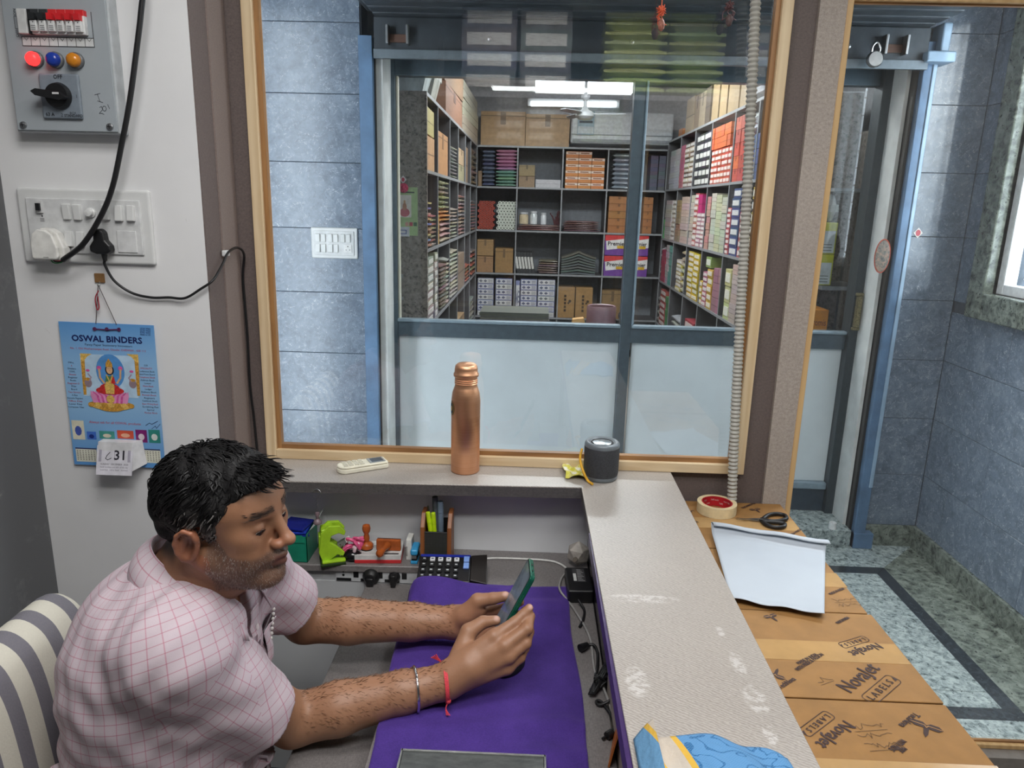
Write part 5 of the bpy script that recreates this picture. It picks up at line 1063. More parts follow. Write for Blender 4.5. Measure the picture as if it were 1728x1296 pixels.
cable('white_cable', [at_z(800, 958, zc_), at_z(806, 946, zc_), at_z(830, 942, zc_), at_z(880, 943, zc_), at_z(925, 946, zc_), at_z(946, 952, zc_), at_z(960, 962, zc_), at_z(970, 963, zc_)], .0026, M_WCAB, 'white charging cable looping behind the phone on the shelf')
b = MB().mat(pm((150, 140, 130), .4)); r2 = random.Random(9)
for k in range(6): q = at_z(796 + r2.uniform(0, 22), 958 + r2.uniform(-6, 8), zc_ + .003); b.tube(bez([q, q + Vector((r2.uniform(-.01, .01), r2.uniform(-.01, .01), .008)), q + Vector((r2.uniform(-.014, .014), r2.uniform(-.012, .012), 0))], 4), .0012, 5)
tag(b.build('wire_tangle', smooth=50), 'small tangle of thin wire beside the calculator', 'wire')
# faceted grey-white plug adapter
c = at_z(974, 958, ZP); ad = tag(empty('plug_adapter', c), 'faceted dusty white plug adapter in the shelf corner', 'adapter')
bm = bmesh.new(); bmesh.ops.create_icosphere(bm, subdivisions=1, radius=.036); vs = [tuple(Vector((v.co.x * .9, v.co.y * .8, v.co.z * .95)) + Vector((c.x + .002, c.y + .012, ZP + .0345))) for v in bm.verts]; fs = [tuple(v.index for v in f.verts) for f in bm.faces]; bm.free()
MB().mat(pm((168, 162, 154), .55, 0, .1, 60)).add(vs, fs).build('adapter_body', ad, bev=.002); MB().mat(pm((120, 112, 100), .5)).cyl((c.x - .006, c.y - .012, ZP + .03), (c.x - .008, c.y - .018, ZP + .032), .006, n=12).build('switch', ad)
# black laptop power brick with label
A0 = at_z(957, 1020, ZP); A1 = at_z(1003, 1021, ZP); u = A1 - A0; Mx = plane_M((A0 + A1) / 2, u, (0, 0, 1)); W_ = u.length * .95
pb_ = tag(empty('power_brick', (A0 + A1) / 2), 'black laptop power brick with white label by the counter', 'power brick'); MB().mat(M_BLACK).obox(Mx @ Matrix.Translation((0, .062, .017)), W_, .115, .032).build('casing', pb_, bev=.005, seg=3)
p = MB(); rect(p, Mx, pm((60, 60, 62), .4), -.014, .016, .045, .11, .0335); rect(p, Mx, pm((206, 206, 204), .4), -.013, -.006, .05, .085, .0338)
for k in range(9): rect(p, Mx, pm((176, 176, 176), .4), -.003, .013 - (k % 3) * .003, .05 + k * .0065, .052 + k * .0065, .0338)
p.build('rating_label', pb_)
cable('white_cable', [at_z(960, 962, zc_), at_z(948, 975, zc_), at_z(944, 993, zc_ + .01), at_z(955, 1010, zc_), at_z(970, 1030, zc_), at_z(995, 1075, zc_), at_z(1003, 1130, zc_), at_z(1020, 1165, zc_), at_z(1035, 1210, zc_), at_z(1043, 1250, zc_)], .0026, M_GCAB, 'grey white cable running beside the purple cloth')
cable('black_cable', [at_z(976, 1012, zc_ + .012), at_z(986, 1030, zc_), at_z(983, 1048, zc_), at_z(978, 1058, zc_)], .003, M_BLACK, 'short black lead from the power brick to the cloth')
cable('black_cable', [at_z(982, 1092, zc_), at_z(1000, 1088, zc_ + .004), at_z(1008, 1100, zc_), at_z(1008, 1125, zc_), at_z(1004, 1145, zc_)], .0032, M_BLACK, 'black lead with plug beside the middle of the cloth')
o = MB().mat(M_BLACK).cyl(at_z(979, 1094, zc_ + .006), at_z(991, 1088, zc_ + .006), .0085, .006, n=12).build('cable_plug', smooth=40); tag(o, 'small black plug end lying against the purple cloth', 'plug')
b = MB().mat(M_BLACK); r2 = random.Random(12)
for k in range(9):
    o_ = r2.uniform(-4, 4); b.tube(bez([at_z(1000 + o_, 1168 + o_, zc_ + k * .001), at_z(1012 + o_, 1150, zc_ + .004 + k * .0012), at_z(1026, 1125 + o_ * 2, zc_ + .006 + k * .001), at_z(1031 + o_ * .4, 1108 + o_, zc_ + .006), at_z(1024, 1120 + o_, zc_ + .01), at_z(1006, 1150 + o_, zc_ + .012), at_z(998 + o_, 1172, zc_ + .004)], 5), .0026, 6)
b.tube([at_z(1004, 1148, zc_ + .02), at_z(1010, 1142, zc_ + .022), at_z(1022, 1150, zc_ + .012), at_z(1012, 1160, zc_ + .006), at_z(1003, 1152, zc_ + .01)], .003, 6, True); tag(b.build('cable_bundle', smooth=50), 'bundled loop of black cable between cloth and counter', 'cable')
cable('black_cable', [at_z(1046, 1134, zc_ + .012), at_z(1030, 1140, zc_ + .012), at_z(1016, 1146, zc_ + .012)], .003, M_BLACK, 'black cable end running to the counter, upper one')
cable('black_cable', [at_z(1048, 1168, zc_ + .012), at_z(1030, 1182, zc_ + .008), at_z(1012, 1190, zc_), at_z(1006, 1184, zc_), at_z(1014, 1184, zc_), at_z(1030, 1205, zc_), at_z(1036, 1225, zc_), at_z(1030, 1238, zc_), at_z(1017, 1247, zc_)], .003, M_BLACK, 'black cable with a kinked loop near the towel')
o = MB().mat(M_BLACK).cyl(at_z(1024, 1242, zc_ + .004), at_z(1033, 1236, zc_ + .004), .007, n=10).build('cable_toggle', smooth=40); tag(o, 'small black toggle on the kinked cable', 'toggle')
b = MB().mat(pm((186, 104, 40), .5)); a0 = at_z(1052, 1180, ZP); a1 = at_z(1033, 1296, ZP); b.add([(a0.x - .004, a0.y, ZP + .001), (a0.x, a0.y, ZP + .14), (a1.x + .010, a1.y, ZP + .09), (a1.x - .006, a1.y, ZP + .001)], [(0, 1, 2, 3)]); tag(b.build('paper_folder', solid=.003), 'orange card folder slid between cloth and counter side', 'folder')

# ------------------------------------------------------------ purple cloth over a low box, tray, mouse
ZT = ZP + .016
bxo = tag(MB().mat(M_DGREY).box(-.205, .085, 1.115, 1.50, ZP, ZP + .009).build('flat_box', bev=.004, base=True), 'flat box hidden under the purple cloth', 'box')
def sst(a, b, x): x = max(0, min(1, (x - a) / (b - a))); return x * x * (3 - 2 * x)
def hn(x, y): return .5 * math.sin(11 * x + 7 * y) * math.sin(13 * y - 5 * x + 1) + .3 * math.sin(29 * x - 17 * y) + .2 * math.sin(41 * y + 23 * x)
def clothz(x, y):
    k = sst(-.262, -.205, x) * (1 - sst(.080, .118, x)) * sst(1.045, 1.125, y) * (1 - sst(1.495, 1.545, y))
    z = ZP + .0035 + .011 * k
    if x < -.255: z -= .06 * sst(-.255, -.29, x)
    e = max(0, 1 - abs(y - 1.545) / .05) * sst(.02, -.08, x) * sst(-.30, -.24, x); z += .042 * e * (.7 + .3 * math.sin(22 * x))
    f = math.exp(-((y - (1.09 + .10 * (x + .05))) / .014) ** 2) * .006 + math.exp(-((y - (1.045 - .05 * x)) / .012) ** 2) * .005 * sst(-.1, .1, x)
    g = math.exp(-((x + .115 - .35 * (y - 1.3)) / .012) ** 2) * .004 * sst(1.22, 1.33, y)
    return z + f + g + .0022 * hn(x, y) * (.4 + .6 * (1 - k))
def cloth(u, v):
    y = .90 + .685 * v; xl = -.225 - .052 * v + .006 * math.sin(9 * y); xr = .124 - .020 * v + .003 * math.sin(17 * y)
    if v < .35: xl -= .02 * (1 - v / .35)
    x = xl + (xr - xl) * u; yy = y + .008 * math.sin(14 * x) * sst(.9, 1, v); return Vector((x, yy, clothz(x, yy)))
t = NT('purple_terry'); co = t.coord(); n = t.noise(co, 14, 5, .65); n2 = t.noise(co, 420, 3); f = t.math('MULTIPLY_ADD', n2, .5, t.math('MULTIPLY', n, .6))
M_PURP = t.fin(t.ramp(f, [(.35, (48, 26, 104)), (.75, (74, 46, 136))]), .9); t.bump(n2, .5, .0012); t.set(t.b.inputs['Sheen Weight'], .35); t.set(t.b.inputs['Sheen Tint'], L3((150, 120, 220)))
tag(MB().mat(M_PURP).grid(cloth, 70, 110).build('purple_cloth', smooth=80, solid=.0035), 'purple towelling cloth spread on the desk under his hands', 'cloth')
a = at_z(680, 1264, ZP + .020); bq = at_z(918, 1261, ZP + .020); tr = tag(empty('metal_tray', ((a.x + bq.x) / 2, .94, ZP + .006)), 'dark grey flat tray with bright rim on the cloth front', 'tray')
t = NT('scuffed_grey_metal'); n = t.noise(t.mapping(t.coord(), (3, 9, 1)), 9, 5, .7); M_TRAY = t.fin(t.ramp(n, [(.35, (74, 78, 78)), (.7, (104, 107, 106))]), .42, .3)
MB().mat(M_TRAY).box(a.x, bq.x, .80, a.y - .003, ZP + .010, ZP + .019).build('lid', tr, bev=.002); MB().mat(pm((150, 152, 150), .25, .6)).box(a.x - .002, bq.x + .002, a.y - .004, a.y, ZP + .008, ZP + .021).box(a.x - .003, a.x, .80, a.y, ZP + .008, ZP + .021).box(bq.x, bq.x + .003, .80, a.y, ZP + .008, ZP + .021).build('rim', tr)
c = at_z(868, 1118, ZT + .010); ms = tag(empty('computer_mouse', (c.x, c.y, ZT)), 'black computer mouse half hidden under his near hand', 'mouse'); 
b = MB().mat(M_BLACK).sphere((c.x - .012, c.y + .002, ZT + .004), .03, 22, (1.0, 1.45, .55), Matrix.Rotation(-.5, 4, 'Z')); b.build('shell', ms, smooth=60); MB().mat(pm((50, 50, 54), .5)).cyl((c.x - .016, c.y + .028, ZT + .012), (c.x - .008, c.y + .032, ZT + .012), .005, n=10).build('wheel', ms)

# blue towel on the near end of the counter
def tow(u, v):
    x = .152 + .21 * u; y = .60 + .215 * v
    edge = .004 * math.sin(17 * u) * v - .045 * max(0, u - .55) * v
    z = ZC + .004 + .026 * math.sin(math.pi * min(1, max(0, u * 1.02))) ** .6 * (.75 + .25 * math.sin(9 * u + 4 * v)) * (1 - .55 * v ** 6) + .0025 * math.sin(19 * u + 9 * v)
    if u < .12: z = ZC + .030 * (u / .12) + .004 - .0 * v
    return Vector((x - .02 * v * u, y + edge, z))
t = NT('blue_terry_towel'); co = t.coord(); sx = t.n('ShaderNodeSeparateXYZ', i_Vector=co); X = sx.outputs[0]; Y = sx.outputs[1]
fine = t.n('ShaderNodeTexChecker', i_Vector=co, i_Scale=520.0).outputs['Fac']; n = t.noise(co, 90, 4)
w0 = t.n('ShaderNodeTexWave', wave_type='RINGS', i_Vector=t.mapping(co, (1, 1.3, 1), (0, 0, 0), (-.27, -.95, 0)), i_Scale=11.0, i_Distortion=7.0, i_Detail=1.0, i_Detail_Scale=1.0).outputs['Fac']
w = t.math('ABSOLUTE', t.math('SUBTRACT', t.noise(t.mapping(co, (1, 1.2, 0)), 22, 1, .4, 1.2), .5)); blue = t.mix(t.math('LESS_THAN', w, .022), L3((84, 138, 186)), L3((34, 96, 146))); blue = t.mix(t.math('MULTIPLY', fine, .35), blue, L3((116, 160, 200)))
cream = t.mix(t.math('MULTIPLY', n, .5), L3((196, 186, 174)), L3((172, 160, 144))); D = t.math('SUBTRACT', X, t.math('MULTIPLY', t.math('SUBTRACT', .80, Y), .28))
c = t.mix(t.math('GREATER_THAN', D, .206), cream, blue); band = t.math('MULTIPLY', t.math('GREATER_THAN', D, .200), t.math('LESS_THAN', D, .207)); c = t.mix(band, c, L3((214, 172, 70)))
c = t.mix(t.math('LESS_THAN', D, .168), c, L3((100, 148, 186))); band = t.math('MULTIPLY', t.math('GREATER_THAN', D, .168), t.math('LESS_THAN', D, .173)); c = t.mix(band, c, L3((214, 172, 70))); t.bump(n, .8, .003); M_BT = t.fin(c, .95)
tag(MB().mat(M_BT).grid(tow, 60, 40).build('blue_towel', smooth=80, solid=.004), 'bunched blue and cream terry towel on the counter near end', 'towel')
# ============================================================ THINGS ON THE WHITE PILLAR
YP = 1.65
# distribution box
yf = 1.612; a = at_y(30, 219, yf); bq = at_y(199, 224, yf); Wp = bq.x - a.x; zt = 2.06; zb = a.z
pn = tag(empty('distribution_box', ((a.x + bq.x) / 2, YP, zb)), 'grey electrical distribution box with breakers and indicator lamps on the wall', 'distribution box')
MB().mat(pm((176, 181, 184), .4)).box(a.x - .004, bq.x + .004, yf + .004, YP, zb - .004, zt).build('enclosure', pn, bev=.003); M_PANEL = pm((160, 167, 172), .38, 0, .02, 8)
MB().mat(M_PANEL).box(a.x, bq.x, yf, yf + .004, zb, zt).build('front_plate', pn, bev=.001)
def pp(px, py, dy=0): q = at_y(px, py, yf); return Vector((q.x, yf - dy, q.z))
PM = lambda q: plane_M(q, (1, 0, 0), (0, -1, 0))
# breakers
x0 = pp(50, 60).x; x1 = pp(157, 62).x; z0 = pp(100, 60).z; z1 = pp(100, 18).z; bw = (x1 - x0 - .022) / 6
MB().mat(pm((206, 207, 206), .35)).box(x0 - .014, x0 + .006, yf - .014, yf, z0, z1).build('breaker_cover', pn, bev=.002); MB().mat(M_BLACK).box(x0 + .006, x0 + .013, yf - .010, yf, z0, z1).build('gap_filler', pn)
for k in range(6):
    xa = x0 + .014 + k * bw; red = k >= 2; r = MB().mat(pm((212, 213, 212), .35)).box(xa, xa + bw - .0006, yf - .012, yf, z0, z1 - .010).box(xa + .002, xa + bw - .003, yf - .020, yf, z0 + .004, z0 + (z1 - z0) * .52)
    r.mat(pm((206, 44, 48), .35) if red else pm((52, 54, 56), .35)).box(xa, xa + bw - .0004, yf - .0125, yf, z1 - .012, z1); o = r.build('breaker', pn, bev=.0008, seg=1)
    MB().mat(pm((206, 36, 42), .35) if red else pm((36, 38, 40), .35)).box(xa + .003, xa + bw - .004, yf - .024, yf - .008, z0 + (z1 - z0) * .54, z0 + (z1 - z0) * .80).build('toggle', o)
    p = MB(); M = PM(Vector((xa + bw / 2, yf - .0201, z0 + (z1 - z0) * .3))); disc(p, M, M_BLACK, 0, .007, .0012, n=8); 
    for q in range(3): rect(p, M, pm((120, 120, 122), .5), -.005, .004, -.008 + q * .0036, -.0065 + q * .0036)
    p.build('print', o)
p = MB(); zc = pp(100, 71).z; xs = [pp(38, 70).x + k * (pp(159, 72).x - pp(38, 70).x) / 8 for k in range(9)]; M0 = PM(Vector((0, yf, 0))); hgt = .0085
for k in range(8):
    rect(p, M0, pm((212, 214, 214), .5), xs[k], xs[k + 1], zc - hgt, zc + hgt, .0005); stroke(p, M0, M_BLACK, [(xs[k], zc - hgt), (xs[k], zc + hgt)], .0011, .0008)
    xm = (xs[k] + xs[k + 1]) / 2; stroke(p, M0, M_BLACK, [(xm - .004, zc + .007), (xm, zc + .002), (xm + .004, zc + .007)], .0008, .0008)
stroke(p, M0, M_BLACK, [(xs[0], zc - hgt), (xs[8], zc - hgt), (xs[8], zc + .058)], .0012, .0009); stroke(p, M0, M_BLACK, [(xs[0], zc + hgt), (xs[8], zc + hgt)], .0012, .0009)
p.build('label_strip', pn)
p = MB(); q = pp(28, 38); Mq = PM(q); 
for xa, xb, ya, yb in ((-.004, .004, -.012, .012),): stroke(p, Mq, M_BLACK, [(xa, ya), (xb, ya), (xb, yb), (xa, yb), (xa, ya)], .001)
put_text(p, 'ON', Mq, .006, M_BLACK, rot=math.pi / 2, at=(-.001, .020)); put_text(p, 'OFF', Mq, .006, M_BLACK, rot=math.pi / 2, at=(-.001, -.021)); p.build('side_print', pn)
# lamps
for (px, py, cc, e, nm) in ((62, 101, (255, 40, 40), 3.5, 'glowing red lamp'), (96, 102, (34, 62, 160), 0, 'unlit blue lamp'), (130, 103, (206, 130, 36), 0, 'unlit orange lamp')):
    M = PM(pp(px, py)); o = MB().mat(pm((96, 98, 100), .4)).lathe([(0, 0), (.0165, 0), (.0165, .007), (.014, .009), (0, .009)], M, 22, False).build('lamp_bezel', pn, smooth=40)
    l = MB().mat(emi(cc, e) if e else pm(cc, .2)).lathe([(.0138, .008), (.0138, .016), (.011, .021), (.005, .023), (0, .0232)], M, 22, False).build('lamp_lens', o, smooth=60); l['label'] = nm
# rotary selector
qa, qb = pp(64, 124), pp(146, 202); cxy = (qa + qb) / 2; M = PM(cxy); w = qb.x - qa.x - .008; hh = qa.z - qb.z
sw = MB().mat(pm((126, 136, 146), .35)).obox(M @ Matrix.Translation((0, 0, .004)), w, hh, .008).build('selector_plate', pn, bev=.004, seg=3)
MB().mat(M_BLACK).lathe([(0, .008), (.026, .008), (.027, .012), (.024, .022), (0, .022)], M, 28, False).build('selector_knob', sw, smooth=40)
MB().mat(M_BLACK).prism([(-.040, 0), (-.03, -.007), (.02, -.008), (.034, 0), (.02, .008), (-.03, .007)], M @ Matrix.Translation((-.004, 0, .020)) @ Matrix.Rotation(math.radians(-8), 4, 'Z'), .018).mat(M_WHITE).obox(M @ Matrix.Translation((.010, .002, .0385)), .014, .004, .001).build('selector_handle', sw, bev=.003, seg=3)
p = MB(); T_ = pm((40, 44, 50), .5)
put_text(p, 'OFF', M, .008, T_, at=(0, hh * .42), z=.0085, bold=.0003); put_text(p, '1', M, .007, T_, at=(w * .42, 0), z=.0085); put_text(p, '2', M, .007, T_, at=(0, -hh * .42), z=.0085); put_text(p, '63 A', M, .007, T_, at=(-w * .30, -hh * .41), z=.0085, bold=.0003); put_text(p, 'BCH', M, .005, T_, at=(w * .28, -hh * .37), z=.0085); put_text(p, 'STANDARD', M, .0055, T_, at=(w * .29, -hh * .43), z=.0085, bold=.0002); p.build('selector_print', sw)
p = MB(); M = PM(pp(168, 178)); HW = pm((58, 60, 66), .5)
stroke(p, M, HW, [(-.008, .021), (.004, .024)], .001); stroke(p, M, HW, [(-.002, .022), (.002, .008)], .001); stroke(p, M, HW, [(-.003, .009), (.008, .006)], .001)
stroke(p, M, HW, [(.000, -.004), (.004, -.002), (.006, -.008), (-.002, -.016), (.004, -.016), (.008, -.018)], .001); stroke(p, M, HW, [(.010 + .004 * math.cos(a), -.006 + .005 * math.sin(a)) for a in [k * .5 for k in range(14)]], .001); stroke(p, M, HW, [(.018, .002), (.021, -.006)], .001); p.build('handwriting', pn)
for px, py in ((40, 211), (186, 214)):
    M = PM(pp(px, py)); o = MB().mat(M_STEEL).lathe([(0, 0), (.0075, 0), (.007, .003), (.004, .0045), (0, .0048)], M, 16, False).mat(M_BLACK).obox(M @ Matrix.Translation((0, 0, .0045)), .009, .0014, .0008).obox(M @ Matrix.Translation((0, 0, .0045)), .0014, .009, .0008).build('screw', pn, smooth=40)

# big switchboard
a = at_y(42, 319, YP); bq = at_y(257, 445, YP); xa, xb, za, zb = at_y(48, 380, YP).x - .012, at_y(256, 380, YP).x + .006, at_y(150, 319, YP).z, at_y(150, 444, YP).z
w, hh = xb - xa, za - zb; M = plane_M(((xa + xb) / 2, YP, (za + zb) / 2), (1, 0, 0), (0, -1, 0))
def loc(px, py): q = at_y(px, py, YP - .016); return (q.x - (xa + xb) / 2, q.z - (za + zb) / 2)
mods = [(*loc(px, py), .0165, .034, t_) for px, py, t_ in ((114, 357, .10), (132, 358, .10), (180, 358, -.12), (202, 360, -.12), (222, 360, -.12), (118, 403, -.10), (137, 404, -.12))]
sb = switchboard('switchboard', 'large white switchboard with plugs on the white pillar', M, w, hh, mods, [], None, .022, .016)
q = loc(68, 349); b = MB().mat(pm((206, 206, 206), .35)).obox(M @ Matrix.Translation((q[0], q[1], .018)), .012, .026, .008).mat(M_BLACK).obox(M @ Matrix.Translation((q[0], q[1], .022)), .009, .016, .010); b.build('breaker', sb)
p = MB(); disc(p, M, M_BLACK, q[0] + .002, q[1] - .020, .0018, z=.0165, n=8)
for k in range(3): rect(p, M, pm((140, 140, 142), .5), q[0] - .004, q[0] + .006, q[1] - .026 - k * .003, q[1] - .0245 - k * .003, .0165)
p.build('print', sb)
q = loc(154, 359); MB().mat(M_PLAST).lathe([(0, 0), (.011, 0), (.011, .004), (.0085, .006), (.0075, .014), (0, .015)], M @ Matrix.Translation((q[0], q[1], .016)), 18, False).build('regulator_knob', sb, smooth=40)
q = loc(215, 408); MB().mat(pm((212, 213, 213), .3)).obox(M @ Matrix.Translation((q[0], q[1], .017)), .044, .048, .003).build('blank_plate', sb, bev=.0008, seg=1)
q = loc(168, 412); MB().mat(pm((216, 217, 217), .3)).obox(M @ Matrix.Translation((q[0] - .002, q[1], .017)), .038, .046, .003).build('socket', sb, bev=.0008, seg=1)
# white adapter
c = at_y(82, 412, YP - .04); ad = tag(empty('plug_adapter', (c.x, YP - .03, c.z)), 'bulky white plug with trailing wires in the switchboard corner', 'plug')
M = PM(Vector((c.x, YP - .017, c.z))); pol = [(-.036, -.030), (-.033, -.036), (.028, -.036), (.034, -.030), (.034, -.008), (.022, .024), (.006, .034), (-.014, .036), (-.030, .024), (-.036, .002)]
MB().mat(pm((220, 219, 214), .35)).prism(pol, M, .024).build('plug_body', ad, bev=.006, seg=3); MB().mat(pm((224, 223, 218), .35)).prism([(x * .86 - .004, y * .92) for x, y in pol], M @ Matrix.Translation((0, 0, .024)), .010).build('plug_cap', ad, bev=.004, seg=3)
MB().mat(pm((216, 216, 212), .35)).obox(M @ Matrix.Translation((.006, -.038, .012)), .018, .008, .014).build('cord_grip', ad, bev=.002); MB().mat(pm((150, 150, 148), .4)).obox(M @ Matrix.Translation((-.002, -.028, .0343)), .012, .0014, .0006).build('mark', ad)
cab = [Vector((at_y(241, -30, 1.60).x + .006, 1.60, 2.5)), at_y(241, -30, 1.60) + Vector((.001, 0, .12)), at_y(241, -30, 1.60), at_y(238, 20, 1.60), at_y(231, 80, 1.60), at_y(219, 170, 1.60), at_y(206, 240, 1.60), at_y(190, 315, 1.60), at_y(170, 365, 1.60), at_y(140, 412, 1.60), at_y(106, 439, 1.61)]
tag(MB().mat(M_BLACK).tube(bez(cab, 10), .0058, 10).build('thick_cable', smooth=60), 'thick black cable hanging down across the white switchboard', 'cable')
for k, (cc, pts) in enumerate((((170, 40, 44), [(106, 439), (98, 440), (90, 438), (86, 434)]), ((40, 110, 60), [(107, 441), (99, 444), (90, 443), (84, 436)]), ((30, 30, 32), [(108, 440), (100, 442), (92, 441), (88, 435)]))):
    tag(MB().mat(pm(cc, .4)).tube(bez([at_y(x, y, 1.612) for x, y in pts], 5), .0013, 6).build('wire', smooth=60), f'thin {["red", "green", "black"][k]} wire from the thick cable into the white plug', 'wire')
c = at_y(171, 408, YP - .03); bp = tag(empty('power_plug', (c.x, YP - .02, c.z)), 'black three-pin plug in the white switchboard', 'plug')
M = PM(Vector((c.x, YP - .018, c.z))); pol = [(-.024, -.022), (-.010, -.027), (.012, -.027), (.025, -.020), (.023, -.008), (.013, .004), (.011, .022), (.003, .029), (-.008, .028), (-.014, .018), (-.014, .004), (-.024, -.010)]
MB().mat(M_BLACK).prism(pol, M, .022).build('plug_body', bp, bev=.005, seg=3); MB().mat(M_BLACK).cyl(M @ Vector((.002, -.026, .010)), M @ Vector((.003, -.042, .010)), .0065, .0045, n=12).build('strain_relief', bp, smooth=40)
e = M @ Vector((.003, -.040, .010))
pts = [e, at_y(177, 447, YP - .025), at_y(193, 474, YP - .02), at_y(222, 494, YP - .012), at_y(255, 502, YP - .01), at_y(285, 502, YP - .01), at_y(312, 503, YP - .012), at_y(338, 488, YP - .012), at_y(360, 472, YP - .004), Vector((-.728, 1.70, at_y(378, 445, 1.70).z)), Vector((-.728, 1.735, at_y(386, 426, 1.735).z)), Vector((-.727, 1.79, at_y(396, 418, 1.79).z)), Vector((-.724, 1.82, at_y(406, 430, 1.82).z))]
for py, px in ((470, 410), (560, 417), (650, 422), (700, 428), (760, 434), (800, 438)): pts.append(Vector((at_y(px, py, 1.834).x, 1.834, at_y(px, py, 1.834).z)))
tag(MB().mat(M_BLACK).tube(bez(pts, 10), .0030, 8).build('thin_cable', smooth=60), 'thin black cable drooping from the black plug and down beside the window', 'cable')
c = Vector((-.731, 1.735, at_y(383, 428, 1.735).z)); tag(MB().mat(pm((206, 208, 208), .25)).box(c.x - .008, c.x + .002, c.y - .012, c.y + .014, c.z - .006, c.z + .008).build('cable_clip', bev=.002), 'small clear clip holding the thin cable at the corner', 'clip')
# hook, cord, calendar
c = at_y(169, 469, YP); hk = tag(empty('adhesive_hook', c), 'small brown adhesive hook below the white switchboard', 'hook'); M = PM(c)
MB().mat(pm((134, 100, 62), .4)).obox(M @ Matrix.Translation((0, 0, .002)), .024, .022, .004).build('pad', hk, bev=.002); MB().mat(M_STEEL).tube(bez([M @ Vector((0, -.008, .004)), M @ Vector((0, -.016, .006)), M @ Vector((0, -.018, .011)), M @ Vector((0, -.014, .013))], 5), .0012, 6).build('hook', hk, smooth=60)
hp = M @ Vector((0, -.016, .010))
TL, TR, BR, BL = (at_y(98, 545, 1.642), at_y(263, 549, 1.642), at_y(274, 786, 1.642), at_y(126, 786, 1.642)); W_ = TR.x - TL.x; x0 = (TL.x + BL.x) / 2; H_ = (TL.z - BL.z); cx = (TL.x + TR.x + BL.x + BR.x) / 4; czz = (TL.z + TR.z + BL.z + BR.z) / 4; W_ = (TR.x - TL.x + BR.x - BL.x) / 2
cl = tag(empty('wall_calendar', (cx, 1.645, czz + H_ / 2)), 'blue printed wall calendar with lotus figure hanging on the pillar', 'calendar'); M = plane_M((cx, 1.6435, czz), (1, 0, -.012), (0, -1, 0))
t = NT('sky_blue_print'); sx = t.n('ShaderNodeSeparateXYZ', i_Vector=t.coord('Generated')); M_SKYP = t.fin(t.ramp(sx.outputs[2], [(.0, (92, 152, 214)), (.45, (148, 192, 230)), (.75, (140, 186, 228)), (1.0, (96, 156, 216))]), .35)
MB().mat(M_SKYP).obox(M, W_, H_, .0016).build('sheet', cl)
def C(px, py): q = at_y(px, py, 1.642); v = M.inverted() @ Vector((q.x, 1.6435, q.z)); return (v.x, v.y)
p = MB(); NAVY = pm((24, 34, 92), .4); RED = pm((190, 60, 80), .4); DK = pm((52, 60, 90), .4); Z0 = .0012
u1 = C(180, 573); put_text(p, 'OSWAL BINDERS', M, .0145, NAVY, at=u1, maxw=W_ * .74, z=Z0, bold=.0007)
put_text(p, 'Fancy Paper Stationery Innovators', M, .0052, DK, at=C(183, 583), maxw=W_ * .50, z=Z0); put_text(p, 'No. 1, Old Washermenpet Road, Choolai, CHENNAI - 600 112', M, .0048, RED, at=C(182, 590), maxw=W_ * .80, z=Z0)
for k, s in enumerate(('2538 9981', '2538 9423', '9790 4455', '9840 6125')): put_text(p, s, M, .0042, NAVY, at=C(245, 555 + k * 3.4), maxw=W_ * .11, z=Z0)
# picture: pale arch, gold pillars, figure on a pink lotus, gold plinth
GOLD = pm((196, 146, 62), .35, 0, .2, 300); GOLDL = pm((222, 182, 96), .35, 0, .15, 300); PINK = pm((214, 92, 160), .4, 0, .12, 200); PINKL = pm((232, 150, 196), .4); SKIN = pm((222, 176, 132), .4); REDS = pm((198, 48, 48), .4, 0, .15, 200); GREEN = pm((84, 130, 84), .4)
a_, b_ = C(134, 597), C(234, 672); rect(p, M, pm((186, 214, 236), .4), a_[0], b_[0], b_[1], a_[1], Z0); cc = C(186, 627); disc(p, M, pm((86, 150, 214), .4), cc[0], cc[1], .034, .042, Z0 + .0001, 24)

for s in (0, 1):
    q0 = C(135, 597) if s == 0 else C(233, 599); sg = 1 if s == 0 else -1; q1 = C(142, 666) if s == 0 else C(236, 668)
    pq(p, M, GOLD, [(q0[0], q0[1]), (q0[0] + sg * .010, q0[1]), (q1[0] + sg * .006, q1[1]), (q1[0] - sg * .001, q1[1])][::sg], Z0 + .0002)
    pq(p, M, GOLDL, [(q0[0], q0[1] + .001), (q0[0] + sg * .028, q0[1] + .001), (q0[0] + sg * .016, q0[1] - .006), (q0[0] + sg * .008, q0[1] - .016), (q0[0], q0[1] - .02)][::sg], Z0 + .0003)
    e = C(149, 646) if s == 0 else C(224, 648); disc(p, M, pm((150, 130, 140), .4), e[0], e[1], .009, .011, Z0 + .0003, 14); disc(p, M, GOLD, e[0], e[1] + .009, .008, .004, Z0 + .0004, 12); stroke(p, M, pm((170, 150, 170), .4), [(e[0] + sg * .004, e[1] + .006), (e[0] + sg * .008, e[1] + .014), (e[0] + sg * .002, e[1] + .022)], .003, Z0 + .0004)
    f = C(148, 625) if s == 0 else C(222, 627); disc(p, M, PINK, f[0], f[1], .005, .003, Z0 + .0005, 10); f = C(167, 621) if s == 0 else C(203, 622); disc(p, M, PINK, f[0], f[1], .0055, .0055, Z0 + .0005, 10)
    f2 = C(169, 637) if s == 0 else C(203, 638); stroke(p, M, SKIN, [(f[0], f[1] - .004), f2, (f2[0] + sg * .008, f2[1] - .012)], .0045, Z0 + .0005)
